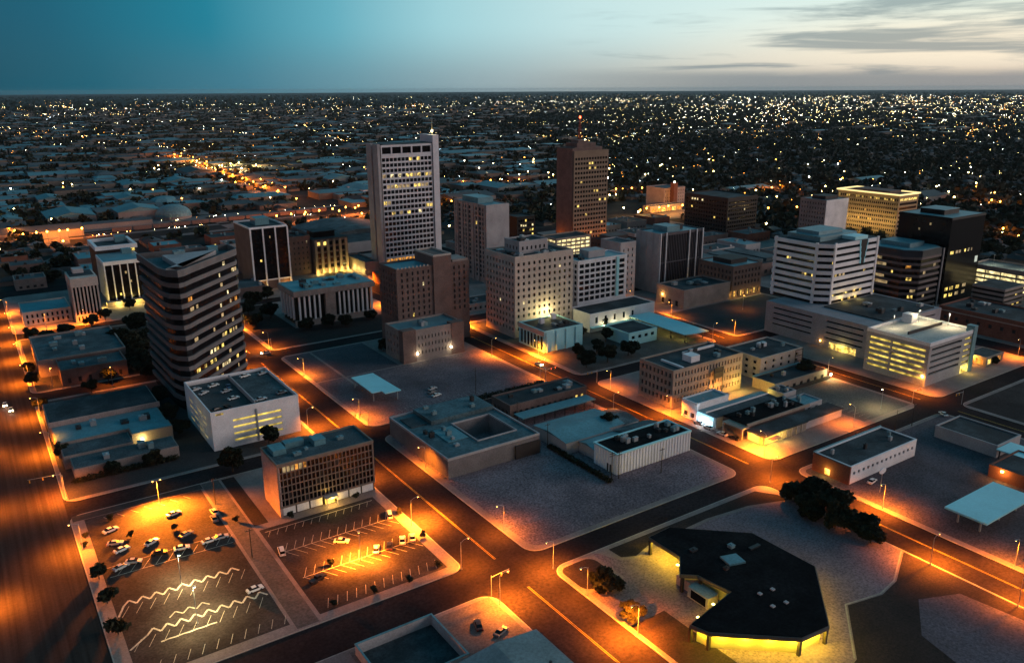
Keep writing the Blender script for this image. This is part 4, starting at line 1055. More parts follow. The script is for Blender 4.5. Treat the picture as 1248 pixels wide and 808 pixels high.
    wg = block('courthouse_wing', 'two storey pale stone wing with paired windows beside the avenue', 'building', (19.5, 45.5, 550.5, 580), 8, w_cream, rf_teal, .0, F=(cols(26, 9, .4), [(1.2, 3.4), (4.6, 6.8)]), L=(cols(29.5, 9, .4), [(1.2, 3.4), (4.6, 6.8)]), gl=glass_b, litp=0, par=.6)
    # low dark roofed buildings along the avenue
    d = block('warehouse', 'low building with a mottled dark roof between the avenue and the glass tower', 'building', (18.5, 58, 441, 490), 8, w_stone, rf_grey, .14, L=(cols(49, 6, .3), [(1.5, 4.5)]), litp=0, gl=glass_m)
    block('', '', '', (26, 55, 421, 440.9), 7.2, w_brown, rf_grey, .14, root=d, wallname='front_wing', F=(cols(29, 6, .3), [(1.2, 3.8)]), litp=0, gl=glass_m)
    units(d, (22, 56, 445, 486), 8.1, 7, 14); units(d, (28, 53, 424, 438), 7.3, 3, 15)
    e = thing('warehouse', 'long low warehouse with stepped teal and grey roofs beside the avenue', 'building', (36, 343, .14))
    for x0, x1, y0, y1, h_, nm, m in ((14.6, 56, 352, 379, 7.4, 'rear_shed', rf_dark), (15, 55, 333, 351.6, 6.2, 'middle_shed', rf_teal), (16, 40, 321, 332.6, 5.2, 'front_shed', rf_grey), (40.4, 55.4, 325, 332.7, 6.8, 'loading_bay', rf_teal), (18, 54, 309, 320.6, 4.4, 'low_shed', rf_grey)):
        mb = MB(); mb.box(x0, x1, y0, y1, .14, h_); part(e, nm, mb, w_stone); mb = MB(); mb.box(x0 + .4, x1 - .4, y0 + .4, y1 - .4, h_, h_ + .12); part(e, nm + '_roof', mb, m)
    units(e, (18, 52, 335, 349), 6.3, 5, 17); units(e, (18, 50, 310, 319), 4.5, 3, 18)
    mb = MB(); mb.box(14.4, 56.2, 351.65, 351.95, 6.2, 8.4); part(e, 'firewall', mb, w_pink)
    mb = MB(); mb.box(43.5, 44.3, 324.5, 324.95, 3.6, 4.2); part(e, 'wall_lamp', mb, bulb_w); lamp_light(e, (43.9, 323.4, 4.6), 420, (1, .75, .2))
left_group()

# ------------------------------------------------------------------ low buildings of the middle and right blocks
def courtyard():
    r = thing('courtyard_building', 'low teal roofed building around a dark square courtyard beside the gravel lot', 'building', (150, 256, .14))
    o = R4(129.5, 170, 233, 280.5); i_ = R4(147.5, 164.4, 241.5, 260.5)
    mb = MB(); mb.ring(o, i_, .14, 7.3); part(r, 'wall', mb, mat('pale_block_wall', (.17, .15, .15), .9, .3, .15, .3, 2))
    mb = MB(); mb.ring([(x, y) for x, y in R4(130.1, 169.4, 233.6, 279.9)], R4(146.9, 165, 240.9, 261.1), 7.25, 7.5); part(r, 'roof', mb, mat('weathered_teal_roof', (.075, .125, .14), .7, .5, .12, .45, 1.0, tint=(.05, .08, .09)))
    mb = MB(); mb.ring(R4(129.4, 170.1, 232.9, 280.6), R4(129.9, 169.6, 233.4, 280.1), 7.2, 8.1); part(r, 'parapet', mb, w_grey)
    mb = MB(); mb.ring(R4(146.9, 165, 240.9, 261.1), R4(147.3, 164.6, 241.3, 260.7), 7.3, 8); part(r, 'courtyard_coping', mb, w_grey)
    mb = MB(); mb.box(140, 169.3, 264.5, 280, 7.5, 9.2); part(r, 'raised_roof', mb, MATS['weathered_teal_roof'])
    mb = MB(); mb.box(132, 138.8, 266, 276, 7.5, 7.9); part(r, 'roof_patch', mb, rf_dark)
    mb = MB(); mb.box(137.2, 146, 246, 259, 7.5, 7.8); part(r, 'roof_patch', mb, rf_teal)
    mb = MB(); mb.box(158.6, 170.05, 232.3, 232.95, .14, 5.6); part(r, 'dark_recess', mb, w_dark)
    units(r, (131, 146, 235, 262), 7.5, 6, 21, 1, 2); units(r, (142, 168, 266, 279), 9.2, 4, 22, 1, 2)
courtyard()
def middle():
    r = block('motor_court', 'long brick building with lit end windows and a teal awning along its side', 'building', (178.3, 220, 265.5, 280), 6, w_brown, rf_dark, .14, F=(cols(41.7, 13, .5), [(1, 3.6)]), L=(cols(14.5, 4, .5), [(1, 3.6)]), gl=glass_m, litp=0, lit=lambda s, i, j: lit_y if (s, i) in (('F', 11), ('F', 12)) else None, par=.6)
    units(r, (180, 218, 267, 279), 6.1, 8, 23, 1, 3)
    mb = MB(); mb.box(178.2, 217.4, 256, 262.6, 3.7, 4.1); part(r, 'awning', mb, rf_teal)
    for k in range(8):
        mb = MB(); mb.box(179 + 5.4 * k, 179.3 + 5.4 * k, 256.3, 256.6, .14, 3.7); part(r, 'post', mb, metal_d)
    s_ = thing('workshop', 'cluster of worn teal metal sheds beside the white ribbed warehouse', 'shed', (192, 234, .14))
    for x0, x1, y0, y1, h_, m in ((177, 199, 225, 246, 5, rf_teal), (199.2, 209, 228, 247, 4.4, rf_teal), (183, 200, 215.4, 224.8, 4.2, rf_teal), (200.2, 218.4, 215.4, 224.6, 4.8, rf_grey), (209.2, 217, 228, 244, 3.8, rf_grey)):
        zc = h_ + 1.2; ym = (y0 + y1) / 2
        mb = MB(); mb.box(x0, x1, y0, y1, .14, h_); part(s_, 'wall', mb, w_grey)
        mb = MB(); mb.quad((x0 - .4, y0 - .4, h_ - .05), (x1 + .4, y0 - .4, h_ - .05), (x1 + .4, ym, zc), (x0 - .4, ym, zc)); mb.quad((x0 - .4, ym, zc), (x1 + .4, ym, zc), (x1 + .4, y1 + .4, h_ - .05), (x0 - .4, y1 + .4, h_ - .05))
        mb.poly([(x0 - .01, y0, h_), (x0 - .01, ym, zc), (x0 - .01, y1, h_)]); part(s_, 'gable_roof', mb, m)
    w = thing('warehouse', 'white ribbed warehouse with a black roof beside the gravel lot', 'warehouse', (200, 207, .14))
    mb = MB(); mb.box(181.3, 218.6, 200.8, 213.6, .14, 8.2)
    for k in range(25): mb.box(182 + 1.5 * k, 182.45 + 1.5 * k, 200.45, 200.79, .3, 8.1)
    for k in range(8): mb.box(180.95, 181.29, 201.4 + 1.5 * k, 201.85 + 1.5 * k, .3, 8.1)
    part(w, 'ribbed_wall', mb, mat('white_ribbed_metal', (.80, .80, .82), .6, .12, .15, .1, 2))
    mb = MB(); mb.box(181.7, 218.2, 201.2, 213.2, 8.2, 8.35); part(w, 'roof', mb, rf_black); 
    mb = MB(); mb.ring(R4(180.9, 218.9, 200.4, 213.9), R4(181.6, 218.3, 201.1, 213.3), 8.1, 8.75); part(w, 'roof_edge', mb, rf_white)
    units(w, (183, 217, 202, 213), 8.4, 12, 24, .8, 2.2)
    mb = MB(); mb.box(181, 181.28, 203, 206, .2, 3.2); part(w, 'door', mb, metal_d)
    # brick three storey and its beige neighbour
    b = block('brick_building', 'four storey tan brick building with a rooftop sign frame on the corner', 'building', (243.5, 288, 235.4, 256.6), 17, w_tan, rf_dark, .14, L=(cols(21.2, 8, .52, .8), rows(2.6, 4, 3.8, 2.1)), F=(cols(44.5, 22, .42, .8), rows(2.6, 4, 3.8, 2.1)), gl=glass_m, litp=0, par=.7,
              lit=lambda s, i, j: (lit_dim if (i * 5 + j) % 9 == 0 else None) if s == 'F' and 12 < i < 19 and j in (1, 2) else None)
    mb = MB(); mb.box(259, 264.5, 240, 245.5, 17.1, 20); part(b, 'roof_hut', mb, w_white); units(b, (246, 286, 237, 255), 17.2, 7, 25, 1, 3)
    mb = MB(); mb.box(250, 251, 236.5, 250, 17.05, 17.9); mb.box(265, 286, 251, 251.6, 17.05, 18.2); part(b, 'roof_wall', mb, w_white)
    lamp_light(b, (270, 231.5, 4.5), 1500, (1, .38, .06)); lamp_light(b, (279.5, 230.5, 4), 700, (1, .5, .08)); lamp_light(b, (284.5, 232, 4), 600, (1, .75, .12))
    sg = thing('sign_frame', 'dark steel sign frame standing before the orange lit brick wall', 'sign', (270.5, 234, .14))
    mb = MB()
    for x in (267.6, 273.2): mb.box(x, x + .3, 233.6, 233.9, .14, 14.5)
    for z in (9.5, 11.9, 14.2): mb.box(267.61, 273.49, 233.62, 233.88, z, z + .3)
    part(sg, 'frame', mb, metal_d)
    mb = MB(); mb.box(267.95, 273.15, 233.7, 233.82, 9.85, 11.85); part(sg, 'sign_panel', mb, w_dark); mb = MB(); mb.box(267.95, 273.15, 233.7, 233.82, 12.25, 14.15); part(sg, 'sign_panel', mb, w_dark)
    g = block('apartment_building', 'three storey beige building with small square windows and a stair frame', 'building', (303.8, 335, 237.4, 259.4), 10.6, w_cream, rf_dark, .14, L=(cols(22, 4, .4), rows(1.6, 3, 3.1, 1.5)), F=(cols(31.2, 5, .3), rows(1.6, 3, 3.1, 1.5)), gl=glass_b, litp=0, par=.6)
    mb = MB()
    for x in (327.5, 333): mb.box(x, x + .25, 235.6, 235.85, .14, 11.5)
    for k in range(4): mb.box(327.76, 332.99, 235.62, 235.84, 2.4 + 2.9 * k, 2.7 + 2.9 * k)
    part(g, 'fire_stair', mb, metal_d)
    mb = MB(); mb.box(318, 320.4, 250, 252, 10.6, 13); mb.box(321.5, 323.4, 250, 252, 10.6, 12.6); part(g, 'roof_hatch', mb, w_white)
    units(g, (306, 333, 240, 257), 10.7, 6, 26, 1, 2.4)
    # white kiosk block and teal canopies behind
    k = block('shop_building', 'small white two storey building beside the long teal canopy', 'building', (289, 310, 314, 334), 6.8, rf_white, rf_dark, .14, F=(cols(21, 4, .5), [(3.6, 5.4)]), litp=0, par=.5, gl=glass_b)
    c = thing('long_canopy', 'long pale teal canopy glowing yellow underneath beside the white building', 'canopy', (326, 325, .14))
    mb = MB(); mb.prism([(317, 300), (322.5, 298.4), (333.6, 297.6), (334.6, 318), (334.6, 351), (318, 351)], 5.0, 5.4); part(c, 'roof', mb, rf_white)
    for y in (301, 312, 323, 334, 346):
        for x in (319, 333):
            mb = MB(); mb.box(x - .2, x + .2, y - .2, y + .2, .14, 5); part(c, 'post', mb, metal_d)
    for y in (305, 316, 328): lamp_light(c, (321, y, 4.3), 260, (1, .75, .16))
    # shops on the corner
    a = block('white_shop', 'small white shop with a teal roof at the head of the corner shop row', 'shop', (241.9, 261.3, 219.3, 228), 7.6, w_white, rf_teal, .14, L=(cols(8.7, 2, .6, .6), [(1, 3.2)]), litp=0, gl=glass_m, par=.4)
    d = thing('lit_shop', 'low teal roofed shop with a glowing pale blue shopfront', 'shop', (260, 215, .14))
    mb = MB(); mb.box(243, 282, 209.6, 219, .14, 4.9); part(d, 'wall', mb, w_grey); mb = MB(); mb.box(242.7, 282.3, 215, 219.25, 4.9, 5.2); part(d, 'roof', mb, rf_teal); mb = MB(); mb.box(242.7, 282.3, 209.4, 214.9, 4.9, 5.15); part(d, 'roof', mb, rf_grey)
    mb = MB(); mb.box(242.65, 282.3, 214.9, 215.0, 4.9, 5.9); part(d, 'white_parapet', mb, w_white)
    mb = MB(); mb.quad((242.6, 218.8, .6), (242.6, 211, .6), (242.6, 211, 3.1), (242.6, 218.8, 3.1)); part(d, 'lit_shopfront', mb, lit_t); mb = MB(); mb.box(241.6, 242.55, 210.6, 219, 3.3, 4.6); part(d, 'lit_fascia', mb, emi('shop_fascia_light', (.35, .75, .95), 1.1))
    lamp_light(d, (240.4, 215, 2.6), 420, (.7, .92, 1))
    e = thing('corner_shop', 'dark roofed corner shop with an orange lit porch facing the crossing', 'shop', (262, 198, .14))
    mb = MB(); mb.box(247, 284, 197, 209.2, .14, 5.0); part(e, 'wall', mb, w_brown); mb = MB(); mb.box(246.7, 284.3, 196.7, 209.3, 5.0, 5.35); part(e, 'roof', mb, rf_black)
    mb = MB(); mb.box(246.4, 286, 196.1, 196.65, 4.7, 5.9); part(e, 'pale_parapet', mb, w_tan)
    mb = MB(); mb.box(242.6, 246.9, 195.6, 206, 4.3, 4.8); part(e, 'porch_roof', mb, w_tan)
    for y in (196, 205.5):
        mb = MB(); mb.box(242.7, 243.4, y - .35, y + .35, .14, 4.3); part(e, 'porch_post', mb, w_tan)
    units(e, (249, 283, 198, 208), 5.4, 12, 27, .7, 2)
    f = thing('corner_store', 'long brown roofed store with a bright yellow corner window by the crossing', 'shop', (265, 191, .14))
    mb = MB(); mb.box(245.2, 272, 187.2, 195.2, .14, 4.0); part(f, 'wall', mb, w_tan); mb = MB(); mb.box(272.05, 297, 188, 195.2, .14, 3.8); part(f, 'rear_wall', mb, w_grey)
    mb = MB(); mb.box(244.4, 272.2, 186.6, 195.4, 4.0, 4.35); mb.box(272.25, 297.3, 187.4, 195.4, 3.8, 4.1); part(f, 'roof', mb, rf_dark)
    mb = MB(); mb.quad((245.15, 194.6, .5), (245.15, 189, .5), (245.15, 189, 3.2), (245.15, 194.6, 3.2)); part(f, 'lit_window', mb, emi('lit_shop_wall', (1, .66, .12), .75)); mb = MB(); mb.quad((246, 187.1, .5), (254, 187.1, .5), (254, 187.1, 3.2), (246, 187.1, 3.2)); part(f, 'lit_window', mb, emi('lit_shop_wall', (1, .66, .12), .75))
    mb = MB(); mb.box(247, 252.4, 184.2, 186.5, 3.0, 3.3); part(f, 'awning', mb, w_tan)
    for x in range(5):
        mb = MB(); mb.box(256 + 3.2 * x, 256.3 + 3.2 * x, 186.9, 187.15, .2, 3.9); part(f, 'rib', mb, w_cream)
    lamp_light(f, (243.4, 192, 3.4), 500, (1, .62, .1)); lamp_light(f, (250, 185.2, 2.7), 420, (1, .66, .1)); lamp_light(f, (255.5, 185, 3), 350, (1, .72, .12))
    for nm, lab, x0, x1, y0, y1, h_, m, wm in (('storage_shed', 'small grey shed with a flat roof behind the corner shop', 284.9, 297, 198, 207.5, 4.2, rf_teal, w_grey), ('rear_shed', 'boxy grey shed with a yellow lit roof edge behind the shop row', 285, 293.5, 209, 217.5, 6, rf_dark, w_grey), ('low_garage', 'low dark roofed garage with a pale blue ridge below the beige building', 294.5, 333, 221, 234, 4.6, rf_dark, w_tan)):
        q = block(nm, lab, 'shed', (x0, x1, y0, y1), h_, wm, m, .14, F=(cols(x1 - x0, max(2, int((x1 - x0) / 5)), .4), [(1, 2.8)]), litp=0, gl=glass_m, par=.4)
        units(q, (x0, x1, y0, y1), h_, 3, int(x0), .8, 2)
        if nm == 'low_garage':
            mb = MB(); mb.box(294.3, 333.2, 233.2, 234.3, 5.05, 5.6); part(q, 'ridge', mb, rf_teal)
        if nm == 'rear_shed': lamp_light(q, (284, 219.5, 5), 900, (1, .78, .1)); 
    fn_ = thing('yard_wall', 'low dark wall with a bright lamp at its street end beside the paved lot', 'wall', (318, 220, .14))
    mb = MB(); mb.box(299, 334, 219.4, 219.8, .14, 2.0); part(fn_, 'wall', mb, w_dark); mb = MB(); mb.cyl(333.4, 219, 2.0, 3.2, .3, .3, 6); part(fn_, 'lamp', mb, bulb_w); lamp_light(fn_, (332.5, 217.8, 3.4), 800, (1, .85, .35))
    # right blocks
    l = block('long_low_building', 'long low building with red brick end and white side wall of small windows', 'building', (244.3, 285.6, 148.5, 163.3), 6.6, w_white, rf_dark, .14, F=(cols(41.3, 14, .45), [(3.3, 4.5)]), gl=glass_b, litp=0, par=.35)
    mb = MB(); mb.box(243.6, 244.24, 148.3, 163.5, .14, 6.9); part(l, 'brick_end', mb, w_red); mb = MB(); mb.quad((243.55, 158.2, .6), (243.55, 156, .6), (243.55, 156, 3), (243.55, 158.2, 3)); part(l, 'lit_door', mb, lit_y); lamp_light(l, (242.2, 157, 2.6), 200, (1, .62, .1))
    mb = MB(); mb.box(244, 286, 163.35, 163.9, 5.8, 7.3); part(l, 'teal_parapet', mb, rf_teal); units(l, (246, 284, 150, 162), 6.7, 4, 29, .8, 1.6)
    m_ = block('roadside_building', 'low dark roofed roadside building with a teal canopy end', 'building', (309, 327, 130, 154), 4.6, w_grey, rf_dark, .14, litp=0, par=.4)
    mb = MB(); mb.box(307, 318, 118, 129.5, 4.2, 4.6); part(m_, 'teal_canopy', mb, rf_white)
    for x in (308, 317):
        for y in (119, 128.5):
            mb = MB(); mb.box(x - .2, x + .2, y - .2, y + .2, .14, 4.2); part(m_, 'post', mb, metal_d)
    c2 = thing('fuel_canopy', 'large flat pale teal canopy on posts near the right edge', 'canopy', (262, 109, .14))
    mb = MB(); mb.box(246.3, 277, 102.7, 116, 4.9, 5.5); part(c2, 'roof', mb, rf_white)
    for x in (250, 262, 273):
        for y in (106, 113):
            mb = MB(); mb.box(x - .25, x + .25, y - .25, y + .25, .14, 4.9); part(c2, 'post', mb, metal_g)
    o = block('brick_kiosk', 'small brick building lit orange by a wall lamp behind the large teal canopy', 'building', (291, 312, 108, 124), 4.5, w_red, rf_dark, .14, litp=0, par=.4)
    mb = MB(); mb.box(290.5, 290.95, 119, 119.8, 3.6, 4.2); part(o, 'wall_lamp', mb, bulb_o); lamp_light(o, (289.2, 118.8, 3.8), 600, (1, .42, .07))
    c3 = thing('drive_canopy', 'pale teal canopy with a stepped corner standing on the vacant lot', 'canopy', (145, 327, .14))
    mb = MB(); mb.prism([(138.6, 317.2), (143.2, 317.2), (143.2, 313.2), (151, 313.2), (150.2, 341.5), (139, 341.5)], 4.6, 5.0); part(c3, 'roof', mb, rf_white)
    for x, y in ((140, 319), (150, 315), (140, 340), (149.4, 340), (144.5, 330)):
        mb = MB(); mb.box(x - .2, x + .2, y - .2, y + .2, .14, 4.6); part(c3, 'post', mb, metal_g)
    or_ = block('lit_pavilion', 'small pavilion glowing orange beside the floodlit deck garage', 'building', (413, 430, 186, 197), 4.4, w_tan, rf_dark, .14, L=(cols(11, 2, .8), [(.6, 3.6)]), F=(cols(17, 3, .8), [(.6, 3.6)]), litp=1, lits=(lit_o, lit_y), par=.3)
    lamp_light(or_, (411, 192, 3.6), 900, (1, .42, .07))
middle()

# bank with the black angular roof
def bank():
    poly0 = [(154.7, 156.2), (154.7, 143.2), (148.2, 136.8), (152.0, 133.6), (153.6, 123.3), (134.4, 119.7), (135.9, 114.8), (153.2, 100.2), (162.8, 99.3), (182.6, 117.9), (182.3, 140.0), (163.9, 156.8)]
    # order runs round the roof; make it counter-clockwise
    A_ = sum(poly0[i][0] * poly0[(i + 1) % 12][1] - poly0[(i + 1) % 12][0] * poly0[i][1] for i in range(12))
    poly = poly0 if A_ > 0 else poly0[::-1]
    r = thing('bank_building', 'angular pavilion with a vast black roof and yellow light under its eaves', 'bank', (162, 128, .14))
    mb = MB(); mb.prism(poly, 4.7, 5.75); part(r, 'fascia', mb, mat('brown_fascia', (.10, .085, .075), .8, .2, .4, .2, 3))
    mb = MB(); mb.prism(inset(poly, .35), 5.751, 5.95); part(r, 'roof', mb, rf_black)
    yw = mat('yellow_plaster', (.62, .52, .20), .8, .12, .3, .1, 3)
    mb = MB(); mb.prism([(180.5, 139.2), (164, 151), (156.3, 143.5), (150.5, 137), (154, 134), (155.2, 124.8), (136.8, 119.2), (137.8, 115.6), (153.9, 102), (162.1, 101.2), (180.8, 118.6)], .14, 4.69); part(r, 'wall', mb, yw)
    for x, y in poly:
        d = Vector((165 - x, 128 - y)).normalized() * .9
        mb = MB(); mb.box(x + d.x - .4, x + d.x + .4, y + d.y - .4, y + d.y + .4, .14, 4.69); part(r, 'column', mb, w_dark)
    mb = MB(); mb.box(148.8, 151.8, 126.6, 134, .14, 3.4); mb.box(150.5, 153.2, 127, 140, .141, 3.2); part(r, 'entrance_porch', mb, w_cream)
    mb = MB(); mb.box(148.74, 148.79, 127.4, 132.8, .5, 3.0); part(r, 'dark_glazing', mb, glass_b)
    for x, y in ((159, 118), (163.4, 117.4), (157.4, 112.5), (161.6, 111.6)):
        mb = MB(); mb.box(x - .5, x + .5, y - .5, y + .5, 5.94, 6.3); part(r, 'skylight', mb, w_grey)
    mb = MB(); mb.prism([(162.5, 131.5), (167.5, 130), (168.5, 134.5), (163.5, 136)], 5.94, 6.5); part(r, 'roof_unit', mb, rf_teal); unit(r, 170.5, 138, 5.95, 1.6, 1.6, .8); unit(r, 160.5, 131, 5.95, 1.4, 1, .7, w_dark); unit(r, 160, 143, 5.95, 2.2, 1.4, .5, metal_d); unit(r, 176, 134, 5.95, 4, 1, .4, metal_d, False)
    k = 0
    for x, y, e in ((135.9, 117.3, 420), (139.3, 113.2, 900), (143.8, 109.4, 900), (148.4, 105.5, 900), (152.6, 102, 800), (156.4, 100.7, 900), (160.4, 100.3, 900), (165.2, 102.6, 420), (170.4, 107.4, 300), (175.6, 112.3, 260), (180.3, 117, 260), (181.7, 121.4, 200), (181.7, 128, 150), (181.6, 134.5, 90), (156.2, 153.4, 900), (155.8, 148.2, 1000), (159.6, 152.2, 900), (152.6, 141.8, 260), (147, 123.2, 260), (139.6, 121.6, 160)):
        mb = MB(); mb.box(x - .35, x + .35, y - .35, y + .35, 4.52, 4.69); part(r, 'soffit_lamp', mb, emi('soffit_lens', (1, .86, .22), 8)); lamp_light(r, (x, y, 4.3), e * 1.1, (1, .70, .035), size=.35)
bank()

def corner():
    r = thing('walled_yard', 'walled yard with a dark littered floor on the near corner', 'walled yard', (74, 154, .14))
    mb = MB(); mb.ring(R4(63, 84.6, 144.5, 163.6), R4(63.35, 84.25, 144.85, 163.25), .14, 3.2); part(r, 'wall', mb, w_grey)
    mb = MB(); mb.ring(R4(62.9, 84.7, 144.4, 163.7), R4(63.4, 84.2, 144.9, 163.2), 3.2, 3.36); part(r, 'coping', mb, rf_teal)
    mb = MB(); mb.box(63.4, 84.2, 144.9, 163.2, .16, .3); part(r, 'yard_floor', mb, rf_dark)
    s_ = thing('metal_shed', 'grey teal metal shed with a shallow ridge at the near edge', 'shed', (90, 130, .14))
    mb = MB(); mb.box(77.4, 101.6, 112, 140.6, .14, 5); part(s_, 'wall', mb, w_grey)
    mb = MB(); z0, z1 = 5.0, 6.3
    mb.quad((76.9, 111.5, z0), (89.5, 111.5, z1), (89.5, 141, z1), (76.9, 141, z0)); mb.quad((89.5, 111.5, z1), (102.2, 111.5, z0), (102.2, 141, z0), (89.5, 141, z1)); mb.poly([(77.4, 140.7, 4.9), (101.6, 140.7, 4.9), (89.5, 140.7, 6.2)]); part(s_, 'ridge_roof', mb, mat('shed_roof_metal', (.15, .19, .20), .55, .3, .12, .25, 1.2))
    mb = MB(); mb.cyl(97, 128, 5.4, 6.3, .4, .4, 8); part(s_, 'roof_vent', mb, metal_d)
corner()

# ------------------------------------------------------------------ trees
def crown_mesh(name, seed, n, m, clumps=13, spread=.42, leaf=.085, flat=.75):
    """A crown of unit radius: leaf sprays gathered in uneven clumps."""
    r = np.random.default_rng(seed)
    cs = r.normal(size=(clumps, 3)); cs /= np.linalg.norm(cs, axis=1)[:, None]
    cs *= (r.random(clumps) ** .5 * .72)[:, None]; cs[:, 2] *= flat; rad = r.uniform(.55, 1.0, clumps) * spread
    k = r.integers(0, clumps, n); d = r.normal(size=(n, 3)); d /= np.linalg.norm(d, axis=1)[:, None]
    p = cs[k] + d * (rad[k] * r.random(n) ** .28)[:, None]
    a = r.normal(size=(n, 3)); a /= np.linalg.norm(a, axis=1)[:, None]
    b = np.cross(a, r.normal(size=(n, 3))); b /= np.linalg.norm(b, axis=1)[:, None]
    s = r.uniform(.6, 1.5, n)[:, None] * leaf
    V = np.stack([p - a * s - b * s * .6, p + a * s - b * s * .5, p + a * s * 1.1 + b * s * .6, p - a * s * .8 + b * s * .7], 1).reshape(-1, 3)
    me = bpy.data.meshes.new(name)
    me.from_pydata(V.tolist(), [], np.arange(4 * n).reshape(-1, 4).tolist()); me.materials.append(m); me.update()
    return me
def trunk_mesh(name, seed):
    r = random.Random(seed); mb = MB()
    mb.tube((0, 0, 0), (.02, .01, .55), .055, .04, 7)
    for k in range(5):
        a = k * 1.26 + r.random(); mb.tube((.02, .01, .3 + .05 * k), (.36 * math.cos(a), .36 * math.sin(a), .62 + .1 * r.random()), .025, .008, 5)
    return mb.mesh(name, bark)
CROWNS = [crown_mesh('crown', 11 + i, 3600, m, 22, .33, .075) for i, m in enumerate((leafA, leafB, leafA, leafB))]
SMALL = [crown_mesh('crown', 31 + i, 420, m, 9, .5, .16) for i, m in enumerate((leafA, leafB, leafA))]
TRUNK = [trunk_mesh('trunk', 3), trunk_mesh('trunk', 4)]
def tree(x, y, rad, h, label, name='tree', group=None, v=0, small=False, cat='tree'):
    o = thing(name, label, cat, (x, y, .12), group)
    t = link('trunk', TRUNK[v % 2], o); t.scale = (h * .55, h * .55, h)
    c = link('crown', (SMALL if small else CROWNS)[v % (3 if small else 4)], o, (0, 0, h - rad * .72)); c.scale = (rad, rad, rad * .86); c.rotation_euler = (0, 0, v * 1.7)
    return o
